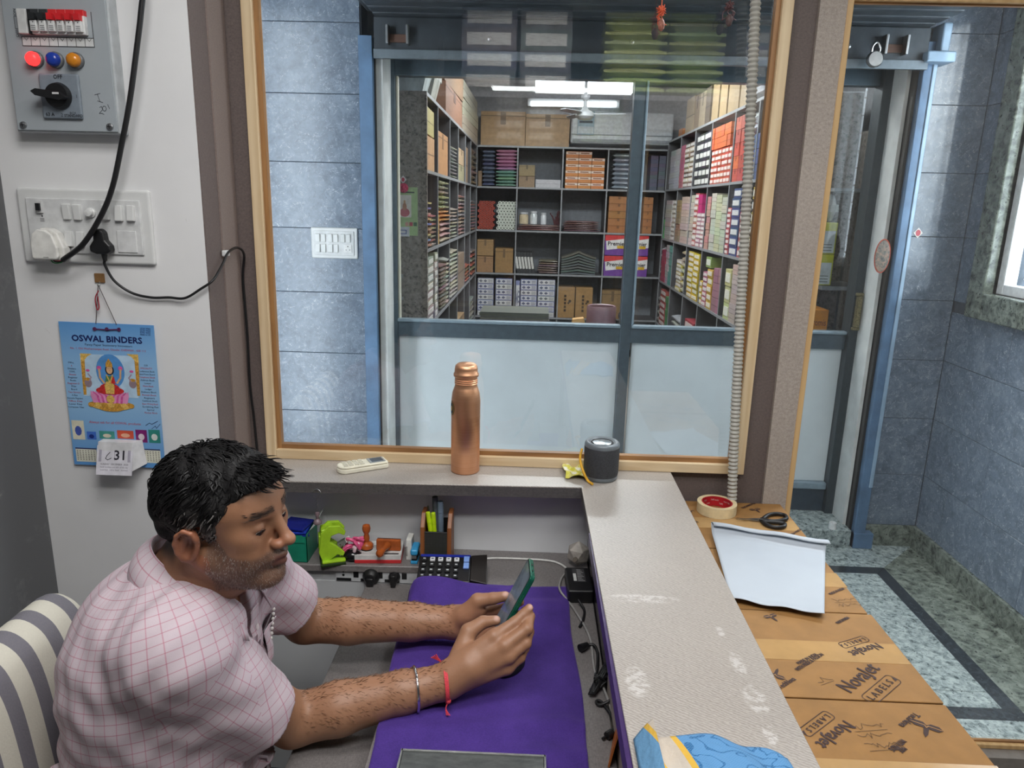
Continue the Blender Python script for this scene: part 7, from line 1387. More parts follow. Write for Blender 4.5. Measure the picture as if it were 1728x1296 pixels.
# ============================================================ THE MAN (continuous body grown from a blended distance field)
class Field:
    def __init__(s, lo, hi, h):
        s.lo = np.array(lo, np.float32); s.h = h; s.n = np.ceil((np.array(hi) - s.lo) / h).astype(int) + 1; s.a = np.full(s.n, .05, np.float32)
    def sub(s, bmin, bmax):
        i0 = np.clip(np.floor((np.array(bmin) - s.lo) / s.h).astype(int), 0, s.n); i1 = np.clip(np.ceil((np.array(bmax) - s.lo) / s.h).astype(int) + 1, 0, s.n)
        sl = tuple(slice(a, b) for a, b in zip(i0, i1)); ax = [s.lo[k] + s.h * np.arange(i0[k], i1[k], dtype=np.float32) for k in range(3)]
        return sl, np.meshgrid(*ax, indexing='ij', sparse=True)
    def op(s, d, sl, k, mode='u'):
        a = s.a[sl]
        if mode == 'u':
            if k <= 0: s.a[sl] = np.minimum(a, d); return
            h = np.clip(.5 + .5 * (a - d) / k, 0, 1); s.a[sl] = a * (1 - h) + d * h - k * h * (1 - h)
        else:                                     # subtract
            if k <= 0: s.a[sl] = np.maximum(a, -d); return
            h = np.clip(.5 - .5 * (a + d) / k, 0, 1); s.a[sl] = a * (1 - h) - d * h + k * h * (1 - h)
    def cone(s, a, b, r0, r1, k=.01, mode='u'):
        a = np.array(a, float); b = np.array(b, float); m = max(r0, r1) + .05
        sl, (X, Y, Z) = s.sub(np.minimum(a, b) - m, np.maximum(a, b) + m); d = b - a; L = d @ d
        t = np.clip(((X - a[0]) * d[0] + (Y - a[1]) * d[1] + (Z - a[2]) * d[2]) / max(L, 1e-9), 0, 1)
        q = np.sqrt((X - a[0] - t * d[0]) ** 2 + (Y - a[1] - t * d[1]) ** 2 + (Z - a[2] - t * d[2]) ** 2) - (r0 + t * (r1 - r0)); s.op(q.astype(np.float32), sl, k, mode)
    def chain(s, pts, rs, k=.006):
        for i in range(len(pts) - 1): s.cone(pts[i], pts[i + 1], rs[i], rs[i + 1], k if i == 0 else min(k, .004))
    def ell(s, c, r, R=None, k=.01, mode='u'):
        c = np.array(c, float); r = np.array(r, float); m = max(r) + .05; sl, (X, Y, Z) = s.sub(c - m, c + m); X, Y, Z = X - c[0], Y - c[1], Z - c[2]
        if R is not None:                          # columns of R are the ellipsoid axes
            R = np.array(R, float); X, Y, Z = R[0, 0] * X + R[1, 0] * Y + R[2, 0] * Z, R[0, 1] * X + R[1, 1] * Y + R[2, 1] * Z, R[0, 2] * X + R[1, 2] * Y + R[2, 2] * Z
        k0 = np.sqrt((X / r[0]) ** 2 + (Y / r[1]) ** 2 + (Z / r[2]) ** 2); k1 = np.sqrt((X / r[0] ** 2) ** 2 + (Y / r[1] ** 2) ** 2 + (Z / r[2] ** 2) ** 2)
        s.op((k0 * (k0 - 1) / np.maximum(k1, 1e-6)).astype(np.float32), sl, k, mode)
    def half(s, c, n, bmin, bmax):                 # cut away the side of plane (c, n) that n points to, inside a box
        sl, (X, Y, Z) = s.sub(bmin, bmax); n = np.array(n, float); n /= np.linalg.norm(n)
        s.a[sl] = np.maximum(s.a[sl], ((X - c[0]) * n[0] + (Y - c[1]) * n[1] + (Z - c[2]) * n[2]).astype(np.float32))
    def mesh(s, smooth=2):
        """naive surface nets"""
        A = s.a; I = A < 0; nx, ny, nz = s.n; cnt = np.zeros((nx - 1, ny - 1, nz - 1), np.uint8)
        for dx in (0, 1):
            for dy in (0, 1):
                for dz in (0, 1): cnt += I[dx:nx - 1 + dx, dy:ny - 1 + dy, dz:nz - 1 + dz]
        act = (cnt > 0) & (cnt < 8); idx = np.full(act.shape, -1, np.int32); cells = np.argwhere(act); idx[act] = np.arange(len(cells))
        acc = np.zeros((len(cells), 3)); num = np.zeros(len(cells)); ci, cj, ck = cells.T
        cor = [(0, 0, 0), (1, 0, 0), (0, 1, 0), (1, 1, 0), (0, 0, 1), (1, 0, 1), (0, 1, 1), (1, 1, 1)]
        for p in range(8):
            for q in range(p + 1, 8):
                df = [abs(cor[p][t] - cor[q][t]) for t in range(3)]
                if sum(df) != 1: continue
                va = A[ci + cor[p][0], cj + cor[p][1], ck + cor[p][2]]; vb = A[ci + cor[q][0], cj + cor[q][1], ck + cor[q][2]]; m = (va < 0) != (vb < 0)
                t = np.where(m, va / np.where(m, va - vb, 1), 0)
                for ax in range(3): acc[:, ax] += np.where(m, cor[p][ax] + t * (cor[q][ax] - cor[p][ax]), 0)
                num += m
        V = (cells + acc / num[:, None]) * s.h + s.lo; F = []
        for ax in range(3):
            u, w = [(1, 2), (2, 0), (0, 1)][ax]; sA = [slice(None)] * 3; sB = [slice(None)] * 3; sA[ax] = slice(0, -1); sB[ax] = slice(1, None)
            for t in (u, w): sA[t] = slice(1, -1); sB[t] = slice(1, -1)
            a = I[tuple(sA)]; b = I[tuple(sB)]; E = np.argwhere(a != b)
            if not len(E): continue
            ins = a[tuple(E.T)]; base = E.copy(); base[:, u] += 1; base[:, w] += 1; qs = []
            for du, dw_ in ((-1, -1), (0, -1), (0, 0), (-1, 0)):
                c = base.copy(); c[:, u] += du; c[:, w] += dw_; qs.append(idx[tuple(c.T)])
            Q = np.stack(qs, 1); Q[~ins] = Q[~ins][:, ::-1]; F.append(Q)
        F = np.concatenate(F)
        if smooth:
            e = np.concatenate([F[:, [0, 1]], F[:, [1, 2]], F[:, [2, 3]], F[:, [3, 0]]])
            for _ in range(smooth):
                for lam in (.55, -.35):
                    S = np.zeros_like(V); N = np.zeros(len(V)); 
                    for c in range(3): S[:, c] = np.bincount(e[:, 0], V[e[:, 1], c], len(V)) + np.bincount(e[:, 1], V[e[:, 0], c], len(V))
                    N = np.bincount(e[:, 0], minlength=len(V)) + np.bincount(e[:, 1], minlength=len(V)); V = V + lam * (S / N[:, None] - V)
        return V, F
def np_mesh(name, V, F, mats, parent=None, color=None, uv=None, smooth=True):
    me = bpy.data.meshes.new(name); nf = len(F); me.vertices.add(len(V)); me.vertices.foreach_set('co', np.asarray(V, np.float32).ravel())
    me.loops.add(nf * 4); me.loops.foreach_set('vertex_index', F.ravel().astype(np.int32)); me.polygons.add(nf); me.polygons.foreach_set('loop_start', np.arange(0, nf * 4, 4, dtype=np.int32))
    for m in mats: me.materials.append(m)
    me.update(calc_edges=True); me.validate()
    if smooth: me.polygons.foreach_set('use_smooth', np.ones(len(me.polygons), bool))
    if color is not None:
        at = me.color_attributes.new('tone', 'FLOAT_COLOR', 'POINT'); at.data.foreach_set('color', np.asarray(color, np.float32).ravel())
    if uv is not None:
        l = me.uv_layers.new(name='cloth'); l.data.foreach_set('uv', np.asarray(uv, np.float32).ravel())
    o = bpy.data.objects.new(name, me); COL.objects.link(o)
    if parent is not None: attach(o, parent)
    return o
nv = lambda v: np.array(v, float)
def py(px, y, Y): return nv(at_y(px, y, Y))
# --- skeleton
SH_N = nv((-.520, .935, .842)); SH_F = nv((-.522, 1.195, .850)); EL_N = nv((-.402, 1.10, .598)); EL_F = nv((-.447, 1.325, .655)); NECK = nv((-.556, 1.06, .90))
WR_N = nv(at_z(752, 1150, .657)); WR_F = nv(at_z(765, 1050, .668)); CF_N = nv((-.437, 1.043, .650)); CF_F = nv((-.462, 1.285, .712))
# --- head frame
hs = .945; ya, pi_ = math.radians(-13), math.radians(-3)
hf = nv((math.cos(ya) * math.cos(pi_), math.sin(ya) * math.cos(pi_), math.sin(pi_))); hl = nv((-math.sin(ya), math.cos(ya), 0)); hl = hl + nv((0, 0, .05)); hl -= hf * (hl @ hf); hl /= np.linalg.norm(hl); hu = np.cross(hf, hl); HR = np.stack([hf, hl, hu], 1)
EAR = py(319, 924, .974); HO = EAR - HR @ (nv((-.010, -.079, -.020)) * hs)
def hp_(x, y, z): return HO + HR @ (nv((x, y, z)) * hs)
B = Field((-.80, .82, .50), (.04, 1.44, 1.20), .0027)
def hell(c, r, k=.012, mode='u', R=None): B.ell(hp_(*c), nv(r) * hs, HR if R is None else HR @ R, k, mode)
def hcone(a, b, r0, r1, k=.008, mode='u'): B.cone(hp_(*a), hp_(*b), r0 * hs, r1 * hs, k, mode)
# torso core (under the shirt), neck
B.ell((-.60, 1.06, .60), (.125, .16, .15), None, .02); B.ell((-.595, 1.06, .74), (.125, .155, .14), None, .03); B.cone(SH_N + nv((0, .02, -.01)), SH_F + nv((0, -.02, -.01)), .05, .05, .03)
B.cone((-.560, 1.06, .88), hp_(-.026, 0, -.055), .062, .059, .02); B.cone((-.535, 1.05, .865), hp_(.028, 0, -.085), .034, .040, .03)
# head
hell((-.006, 0, .036), (.097, .0765, .080)); hell((.042, 0, .034), (.055, .062, .052), .02); hell((.040, 0, -.030), (.054, .058, .072), .02)
for s_ in (-1, 1):
    hcone((.004, s_ * .054, -.052), (.074, s_ * .016, -.092), .021, .019, .022); hell((.062, s_ * .042, -.008), (.024, .020, .020), .02); hcone((.089, s_ * .010, .030), (.074, s_ * .044, .033), .0085, .008, .010)
    hell((.058, s_ * .036, -.045), (.030, .022, .028), .02)
hell((.082, 0, -.092), (.020, .022, .018), .014); hell((.088, 0, -.050), (.018, .026, .020), .012)
for s_ in (-1, 1): hell((.0955, s_ * .033, .009), (.0125, .0165, .0115), .010, 's')
for s_ in (-1, 1): hell((.0785, s_ * .032, .008), (.0138, .0148, .0132), .003)
for s_ in (-1, 1): hell((.0915, s_ * .0335, .0040), (.009, .0120, .0028), .001, 's'); hcone((.086, s_ * .020, -.004), (.080, s_ * .046, -.002), .003, .003, .006)
hcone((.092, 0, .022), (.113, 0, -.016), .0085, .0095, .008); hell((.1165, 0, -.020), (.0125, .0125, .0105), None or .005)
for s_ in (-1, 1): hell((.1035, s_ * .0135, -.0255), (.0125, .0085, .0085), .004)
for s_ in (-1, 1): hell((.108, s_ * .0068, -.0335), (.006, .0035, .0035), .002, 's')
hcone((.0985, -.018, -.0505), (.1065, 0, -.0485), .0052, .0066, .003); hcone((.0985, .018, -.0505), (.1065, 0, -.0485), .0052, .0066, .003)
hcone((.0955, -.014, -.0605), (.1035, 0, -.0615), .0060, .0078, .003); hcone((.0955, .014, -.0605), (.1035, 0, -.0615), .0060, .0078, .003)
hell((.106, 0, -.0552), (.011, .0225, .0013), .0015, 's'); hcone((.085, -.034, -.034), (.082, -.036, -.058), .002, .002, .006, 's')
# ears: tilted shell with rim, bowl and lobe
er = math.radians(14); ER = np.array([[math.cos(er), 0, math.sin(er)], [0, 1, 0], [-math.sin(er), 0, math.cos(er)]])
for s_ in (-1, 1):
    def ep(x, y, z): v = ER @ nv((x, 0, z)); return (-.010 + v[0], s_ * (.074 + y), -.018 + v[2])
    flare = np.array([[math.cos(.38), s_ * -math.sin(.38) * -1, 0], [s_ * math.sin(.38) * -1, math.cos(.38), 0], [0, 0, 1]])
    hell(ep(0, .006, .002), (.0200, .0085, .0325), .004, R=ER); hell(ep(.003, -.003, -.026), (.009, .0075, .011), .005, R=ER)
    hell(ep(.0025, .0150, .001), (.0115, .0115, .0215), .0015, 's', R=ER)
    rim = [ep(.0125, .010, .020), ep(.005, .014, .031), ep(-.008, .0155, .030), ep(-.0175, .0155, .017), ep(-.0195, .0145, .000), ep(-.014, .0115, -.016), ep(-.004, .008, -.027)]
    for a, b in zip(rim[:-1], rim[1:]): hcone(a, b, .0040, .0040, .002)
    hcone(ep(.0125, .006, -.004), ep(.0115, .006, -.010), .0042, .0042, .003); hcone(ep(-.004, .007, .012), ep(-.008, .008, -.010), .0032, .0036, .003)
# arms
for SHD, EL, WR in ((SH_N, EL_N, WR_N), (SH_F, EL_F, WR_F)):
    B.cone(SHD, EL, .054, .045, .02); m = EL + (WR - EL) * .30; B.cone(EL, m, .044, .0455, .012); B.cone(m, EL + (WR - EL) * .72, .0455, .037, .012); B.cone(EL + (WR - EL) * .72, WR, .037, .0305, .012)
# near hand: back of the hand to the viewer, fingers round the near edge of the phone
n_w = WR_N; Yw_ = n_w[1]
MC = [py(834, 1074, Yw_ + .030), py(852, 1090, Yw_ + .016), py(858, 1108, Yw_ + .010), py(856, 1127, Yw_ + .012)]
for k, (mc, r0, r1) in enumerate(zip(MC, (.019, .0185, .0175, .016), (.0135, .0135, .013, .012))):
    st = n_w + (mc - n_w) * .12 + nv((0, 0, (.010, .004, -.004, -.010)[k])); B.cone(st, mc, r0 + .003, r1, .010)
B.cone(n_w, n_w + (MC[1] - n_w) * .4, .0305, .029, .012)
FN = [[MC[0], py(868, 1051, Yw_ + .050), py(883, 1037, Yw_ + .062), py(893, 1026, Yw_ + .072)],
      [MC[1], py(890, 1061, Yw_ + .036), py(894, 1040, Yw_ + .070), py(886, 1030, Yw_ + .092)],
      [MC[2], py(887, 1086, Yw_ + .026), py(893, 1066, Yw_ + .060), py(884, 1054, Yw_ + .084)],
      [MC[3], py(878, 1110, Yw_ + .024), py(886, 1094, Yw_ + .054), py(879, 1080, Yw_ + .074)]]
for f, r in zip(FN, ((.0125, .0105, .0095, .0080), (.0125, .0108, .0096, .0080), (.0120, .0104, .0092, .0078), (.0108, .0092, .0082, .0070))): B.chain(f, r, .007)
TH_N = [py(778, 1106, Yw_ + .030), py(791, 1066, Yw_ + .056), py(815, 1050, Yw_ + .072), py(837, 1047, Yw_ + .078)]
B.chain(TH_N, (.021, .0155, .0118, .0095), .010)
# far hand: palm towards the viewer's side, thumb on the far edge, fingers behind the phone
f_w = WR_F; Yf = f_w[1]
PF = [py(806, 1030, Yf + .004), py(812, 1046, Yf + .004), py(814, 1062, Yf - .002), py(812, 1077, Yf - .008)]
for k, p_ in enumerate(PF): B.cone(f_w + (p_ - f_w) * .1 + nv((0, 0, (.010, .003, -.004, -.011)[k])), p_, .021, .0165, .010)
B.cone(f_w, f_w + (PF[1] - f_w) * .5, .0305, .029, .012); B.cone(py(782, 1040, Yf - .016), py(806, 1028, Yf - .014), .021, .017, .012)
PHC = nv((0, 0, 0))
FF = [[PF[0], py(838, 1030, Yf - .002), py(868, 1020, Yf - .022), py(878, 1016, Yf - .044)], [PF[1], py(842, 1046, Yf - .004), py(872, 1040, Yf - .026), py(880, 1036, Yf - .048)],
      [PF[2], py(842, 1061, Yf - .010), py(870, 1058, Yf - .032), py(877, 1054, Yf - .052)], [PF[3], py(838, 1074, Yf - .018), py(862, 1074, Yf - .036), py(868, 1070, Yf - .052)]]
for f, r in zip(FF, ((.0125, .0105, .0095, .008), (.0125, .0106, .0095, .008), (.012, .0102, .0092, .0078), (.0108, .009, .0082, .007))): B.chain(f, r, .007)
TH_F = [py(790, 1034, Yf - .018), py(806, 1014, Yf - .018), py(832, 1010, Yf - .022), py(853, 1006, Yf - .026)]; B.chain(TH_F, (.019, .0150, .0118, .0098), .010)
V, F = B.mesh(2)
del B.a
# skin tone per vertex
L = (V - HO) @ HR / hs; X_, Y_, Z_ = L.T; tone = np.tile(nv([lin(c) for c in (164, 122, 94)] + [1.0]), (len(V), 1))
def blend(mask, rgb):
    c = nv([lin(q) for q in rgb]); m = np.clip(mask, 0, 1)[:, None]; tone[:, :3] = tone[:, :3] * (1 - m) + c * m
def ss(a, b, x): t_ = np.clip((x - a) / (b - a), 0, 1); return t_ * t_ * (3 - 2 * t_)
head = (np.abs(Y_) < .12) & (Z_ > -.15) & (Z_ < .15) & (np.abs(X_) < .14)
blend(head * .35, (146, 102, 76))
beard = head * ss(.004, -.008, Z_ - np.interp(X_, [.012, .03, .05, .085], [.004, -.010, -.032, -.036])) * ss(.004, .016, X_) * (1 - ss(-.105, -.12, Z_)); lips = head * np.exp(-((Z_ + .055) / .0095) ** 4) * ss(.092, .097, X_) * ss(.022, .016, np.abs(Y_))
blend(beard * .62, (104, 84, 76)); blend(head * np.exp(-((Z_ + .040) / .006) ** 2) * ss(.085, .092, X_) * ss(.034, .026, np.abs(Y_)) * .5, (84, 66, 60)); blend(lips * .85, (104, 62, 56))
blend(head * np.exp(-(((X_ - .084) / .012) ** 2 + ((np.abs(Y_) - .034) / .02) ** 2 + ((Z_ - .006) / .011) ** 2)) * .55, (96, 62, 48)); blend(head * np.exp(-(((Z_ - .036 + .06 * (np.abs(Y_) - .03)) / .0055) ** 2)) * ss(.058, .066, X_) * ss(.008, .014, np.abs(Y_)) * ss(.056, .048, np.abs(Y_)) * .9, (38, 28, 26))
blend(head * (np.abs(Y_) > .070) * (np.abs(X_ + .01) < .03) * .4, (170, 96, 72)); blend(head * np.exp(-(((X_ + .008) / .010) ** 2 + ((Z_ + .016) / .017) ** 2)) * (np.abs(Y_) > .06) * (np.abs(Y_) < .086) * .5, (84, 48, 38)); blend(head * np.exp(-(((X_ - .112) / .014) ** 2 + ((Z_ + .018) / .014) ** 2)) * .35, (176, 108, 84))
scalp = head * ss(.035, .055, Z_ - .30 * X_) * (X_ < .07); blend(scalp * .85, (58, 48, 44)); blend(head * ss(-.045, -.06, X_) * ss(-.08, -.05, Z_) * .9, (40, 34, 32))
palm = np.exp(-(np.linalg.norm(V - py(800, 1050, Yf - .02), axis=1) / .045) ** 2) * .35; blend(palm, (196, 136, 108))
for jp in [f[1] for f in FN] + [f[2] for f in FN] + MC + [TH_N[1], TH_N[2], TH_F[2]]: blend(np.exp(-(np.linalg.norm(V - jp, axis=1) / .010) ** 2) * .35, (128, 82, 60))
blend(np.exp(-(np.linalg.norm(V - (TH_N[3] + nv((.002, -.004, .007))), axis=1) / .0062) ** 4) * .8, (226, 188, 176)); blend(np.exp(-(np.linalg.norm(V - (FN[0][3] + nv((.004, -.005, .006))), axis=1) / .006) ** 4) * .8, (226, 188, 176)); blend(np.exp(-(np.linalg.norm(V - (TH_F[3] + nv((.0, -.004, .007))), axis=1) / .0062) ** 4) * .8, (222, 182, 168))
t = NT('skin'); at_ = t.n('ShaderNodeVertexColor', layer_name='tone').outputs['Color']; co = t.coord(); n1 = t.noise(co, 26, 4); n2 = t.noise(co, 330, 3, .7)
c = t.mix(t.math('MULTIPLY', n1, .35), at_, t.mix(1.0, at_, L3((218, 196, 180)), 'MULTIPLY')); c = t.mix(t.math('MULTIPLY', n2, .22), c, t.mix(1.0, at_, L3((190, 168, 154)), 'MULTIPLY')); t.bump(n2, .20, .0009)
M_SKIN = t.fin(c, .48); t.set(t.b.inputs['Subsurface Weight'], .06); t.set(t.b.inputs['Subsurface Radius'], (.006, .002, .001)); t.set(t.b.inputs['Subsurface Scale'], .5)
man = np_mesh('person', V, F, [M_SKIN], None, tone); tag(man, 'seated man in a pink checked shirt looking at his phone', 'person')

# eyes, brows, lashes
for s_ in (-1, 1):
    o = MB().mat(pm((196, 186, 176), .25)).sphere(hp_(.0785, s_ * .032, .0075), .0128 * hs, 18).mat(pm((34, 22, 18), .15)).sphere(hp_(.0815, s_ * .0325, .0045), .0102 * hs, 16).build('eyeball', man, smooth=60)
    b = MB().mat(pm((20, 15, 14), .5)); b.tube([hp_(.0895 + .0025 * math.sin(math.pi * f) - .006 * f, s_ * (.022 + .024 * f), .0030 - .0016 * math.sin(math.pi * f)) for f in [k / 8 for k in range(9)]], .0008, 5)
    for k in range(0): f = k / 11; q = nv((.090 + .0025 * math.sin(math.pi * f) - .006 * f, s_ * (.022 + .024 * f), .003)); b.tube([hp_(*q), hp_(q[0] + .005, q[1] + s_ * .002, q[2] - .0035)], .0003, 3)
    b.build('eyelashes', man)
# hair: cap plus combed locks
HFm = Field(HO - .17, HO + .17, .0032)
HFm.ell(hp_(-.013, 0, .038), nv((.106, .083, .083)) * hs, HR, .01); HFm.ell(hp_(.034, .004, .076), nv((.058, .056, .028)) * hs, HR, .02); HFm.ell(hp_(.066, -.006, .080), nv((.026, .036, .012)) * hs, HR, .012); HFm.ell(hp_(-.070, 0, .006), nv((.046, .064, .066)) * hs, HR, .02)
G = np.stack(np.meshgrid(*[HFm.lo[k] + HFm.h * np.arange(HFm.n[k]) for k in range(3)], indexing='ij'), -1); LL = ((G - HO) @ HR / hs); lx, ly, lz = LL[..., 0], LL[..., 1], LL[..., 2]
LNX = [-.13, -.075, -.048, -.036, -.024, .012, .017, .030, .034, .044, .056, .070, .098, .13]; LNZ = [-.062, -.060, -.050, -.005, .014, .018, -.012, -.014, .020, .032, .054, .070, .076, .078]
line = np.interp(lx, LNX, LNZ) + np.where(np.abs(ly) < .05, 0, 0)
wav = .0020 * np.sin(lx * 130 + 40 * ly + 60 * lz) + .0018 * np.sin(lz * 150 - 90 * ly + 3)
HFm.a = np.maximum(HFm.a + wav.astype(np.float32), ((line - lz) * .8 * hs).astype(np.float32))
Vh, Fh = HFm.mesh(2)
Lh = (Vh - HO) @ HR / hs; hc = np.tile(nv([lin(c) for c in (20, 19, 20)] + [1.0]), (len(Vh), 1)); g = np.clip(np.exp(-(((Lh[:, 0] - .012) / .034) ** 2 + ((Lh[:, 2] - .018) / .026) ** 2)) * (np.abs(Lh[:, 1]) > .05) * .75, 0, 1)[:, None]; hc[:, :3] = hc[:, :3] * (1 - g) + nv([lin(c) for c in (88, 84, 82)]) * g
t = NT('hair'); at_ = t.n('ShaderNodeVertexColor', layer_name='tone').outputs['Color']; n = t.noise(t.mapping(t.coord(), (60, 160, 60)), 3, 4); t.bump(n, .6, .002); M_HAIR = t.fin(at_, .6, Specular_IOR_Level=.22)
hair = np_mesh('hair', Vh, Fh, [M_HAIR], man, hc)
M_LOCK = pm((18, 17, 18), .5, 0, .2, 80, Specular_IOR_Level=.25); M_GREY = pm((104, 100, 98), .45, 0, .25, 200); b = MB(); r_ = np.random.RandomState(4); sel = r_.permutation(len(Vh))[:2300]
ce = nv((-.013, 0, .038)); re = nv((.106, .083, .083))
for i in sel:
    p = Lh[i].copy(); 
    if abs(p[1]) > .02 and p[2] < -.03 and p[0] > -.03: continue
    grey = math.exp(-(((p[0] - .012) / .036) ** 2 + ((p[2] - .014) / .030) ** 2)) * (abs(p[1]) > .045) > r_.uniform(.1, .95); pts = []; side = min(1, max(0, (abs(p[1]) - .035) / .03)); backk = min(1, max(0, (-p[0] - .03) / .04)); top = (1 - side) * (1 - backk)
    ln = (.020 if p[2] < .03 else .036) * r_.uniform(.7, 1.25); wob = r_.uniform(-1, 1); lift = r_.uniform(.0, .006) * (p[2] > .03); N_ = 6
    for q in range(N_):
        if p[0] > -.02 and p[2] < np.interp(p[0], LNX, LNZ) + .001 and q > 0 and p[0] > .02: break
        pts.append(hp_(*p)); d = top * nv((.95, -.35 + .3 * wob, .05)) + side * (1 - backk) * nv((-.55, 0, -.75)) + backk * nv((-.35, .15 * wob, -.85)); d = d + .35 * nv((math.sin(q * 1.1 + wob * 3), math.cos(q * .9 + wob * 5), .2 * wob)); d /= np.linalg.norm(d); p = p + d * ln / N_
        e = math.sqrt((((p - ce) / re) ** 2).sum()); tgt = max(1.0, e) if p[0] > .05 else 1.0; off = 1 + (lift * math.sin(math.pi * q / N_) + .0015) / .09; 
        if e > .5: p = ce + (p - ce) / e * (max(e * .5 + tgt * .5, .985) if p[0] > .04 else off)
    if len(pts) < 3: continue
    b.mat(M_GREY if grey else M_LOCK); b.tube(pts, .001, 4, rs=[.0011, .0013, .0012, .0010, .0007, .0002][-len(pts):])
for k in range(30):                                       # fringe falling over the forehead
    y = r_.uniform(-.045, .04); p0 = nv((.056 + r_.uniform(-.012, .012), y, .084 + r_.uniform(-.006, .004))); pts = [hp_(*(p0 + nv((.0075 * q, r_.uniform(-.003, .003) - .004 * q, .003 * q - .0016 * q * q)))) for q in range(4)]; b.mat(M_LOCK).tube(pts, .001, 4, rs=[.0013, .0013, .0009, .0003])
for k in range(0):
    y = r_.uniform(-.058, -.03); p0 = nv((.070 - r_.uniform(0, .02), y, .066)); b.mat(M_LOCK).tube([hp_(*(p0 + nv((.004 * q, -.001 * q, -.007 * q + .0012 * q * q)))) for q in range(4)], .0006, 3, rs=[.0007, .0006, .0005, .0002])
tag(b.build('hair_locks', hair, smooth=80), kind='stuff')
# stubble: short grey and dark bristles on jaw, chin and upper lip; fine dark hair on the forearms
nf_ = np.cross(V[F[:, 1]] - V[F[:, 0]], V[F[:, 2]] - V[F[:, 0]]); nf_ /= np.maximum(np.linalg.norm(nf_, axis=1), 1e-12)[:, None]; vn = np.zeros_like(V)
for c_ in range(4):
    for ax in range(3): vn[:, ax] += np.bincount(F[:, c_], nf_[:, ax], len(V))
vn /= np.maximum(np.linalg.norm(vn, axis=1), 1e-9)[:, None]
bm_ = head * (np.abs(Z_ - .037 + .06 * (np.abs(Y_) - .03)) < .0062) * (X_ > .060) * (np.abs(Y_) > .010) * (np.abs(Y_) < .054)
for s_ in (-1, 1):
    ids = np.argwhere((bm_ > 0) & (Y_ * s_ > 0)).ravel(); b = MB().mat(pm((26, 20, 19), .6))
    for i in r_.choice(ids, 75):
        d = HR @ nv((-.55, s_ * .8, .1 + r_.uniform(-.25, .3))); d -= vn[i] * (d @ vn[i]); d = d / np.linalg.norm(d) + vn[i] * .16; s1 = np.cross(d, vn[i]); s1 /= np.linalg.norm(s1); l_ = r_.uniform(.005, .009); w_ = .0003
        b.add([V[i] + s1 * w_, V[i] - s1 * w_, V[i] + vn[i] * .0006, V[i] + d * l_], [(0, 1, 3), (1, 2, 3), (2, 0, 3)])
    tag(b.build('eyebrow', man), kind='stuff')
cand = np.argwhere((beard > .45) & (lips < .3)).ravel(); cand = cand[r_.permutation(len(cand))[:2600]]; b = MB(); M_BG = pm((176, 170, 164), .5); M_BD = pm((58, 50, 46), .5)
for i in cand:
    d = vn[i] * .8 + HR @ nv((.1, 0, -.7)) + r_.uniform(-.3, .3, 3); d /= np.linalg.norm(d); s1 = np.cross(d, (0.3, .5, .8)); s1 /= np.linalg.norm(s1); l_ = r_.uniform(.002, .0038); w_ = .00022
    b.mat(M_BG if r_.rand() < .42 else M_BD); b.add([V[i] + s1 * w_, V[i] - s1 * w_, V[i] + np.cross(d, s1) * w_ * 1.6, V[i] + d * l_], [(0, 1, 3), (1, 2, 3), (2, 0, 3)])
tag(b.build('stubble', man), kind='stuff')
tA = ((V - EL_N) @ (WR_N - EL_N)) / ((WR_N - EL_N) @ (WR_N - EL_N)); dA = np.linalg.norm(V - EL_N - tA[:, None] * (WR_N - EL_N), axis=1); tB = ((V - EL_F) @ (WR_F - EL_F)) / ((WR_F - EL_F) @ (WR_F - EL_F)); dB = np.linalg.norm(V - EL_F - tB[:, None] * (WR_F - EL_F), axis=1)
cand = np.argwhere((((tA > .1) & (tA < 1.02) & (dA < .06)) | ((tB > .1) & (tB < 1.0) & (dB < .06))) & (vn[:, 2] > .0)).ravel(); cand = cand[r_.permutation(len(cand))[:1500]]; b = MB().mat(pm((98, 72, 55), .5))
for i in cand:
    ax = (WR_N - EL_N) if dA[i] < .06 else (WR_F - EL_F); d = ax / np.linalg.norm(ax) * .8 + vn[i] * .28 + nv((0, 0, -.35)) + r_.uniform(-.35, .35, 3); d -= vn[i] * min(0, d @ vn[i]) ; d /= np.linalg.norm(d); s1 = np.cross(d, vn[i]); s1 /= max(np.linalg.norm(s1), 1e-6); l_ = r_.uniform(.006, .012); w_ = .00007
    b.add([V[i] + s1 * w_, V[i] - s1 * w_, V[i] + vn[i] * w_ * 1.5, V[i] + d * l_ * .55 + vn[i] * .001, V[i] + d * l_], [(0, 1, 3), (1, 2, 3), (2, 0, 3), (0, 3, 4)])
tag(b.build('arm_hair', man), kind='stuff')

# --- shirt
S = Field((-.86, .80, .26), (-.34, 1.42, 1.02), .0042)
dN = (EL_N - SH_N) / np.linalg.norm(EL_N - SH_N); dF = (EL_F - SH_F) / np.linalg.norm(EL_F - SH_F)
S.cone(SH_N, CF_N + dN * .03, .068, .0665, .045); S.cone(SH_F, CF_F + dF * .03, .070, .0640, .03)
# cuffs: flat end, hollow inside
S.half(CF_N, dN, CF_N - .09, CF_N + .12); S.half(CF_F, dF, CF_F - .09, CF_F + .12)
S.cone(CF_N - dN * .05, CF_N + dN * .06, .054, .0595, .0, 's'); S.cone(CF_F - dF * .05, CF_F + dF * .06, .053, .0570, .0, 's')
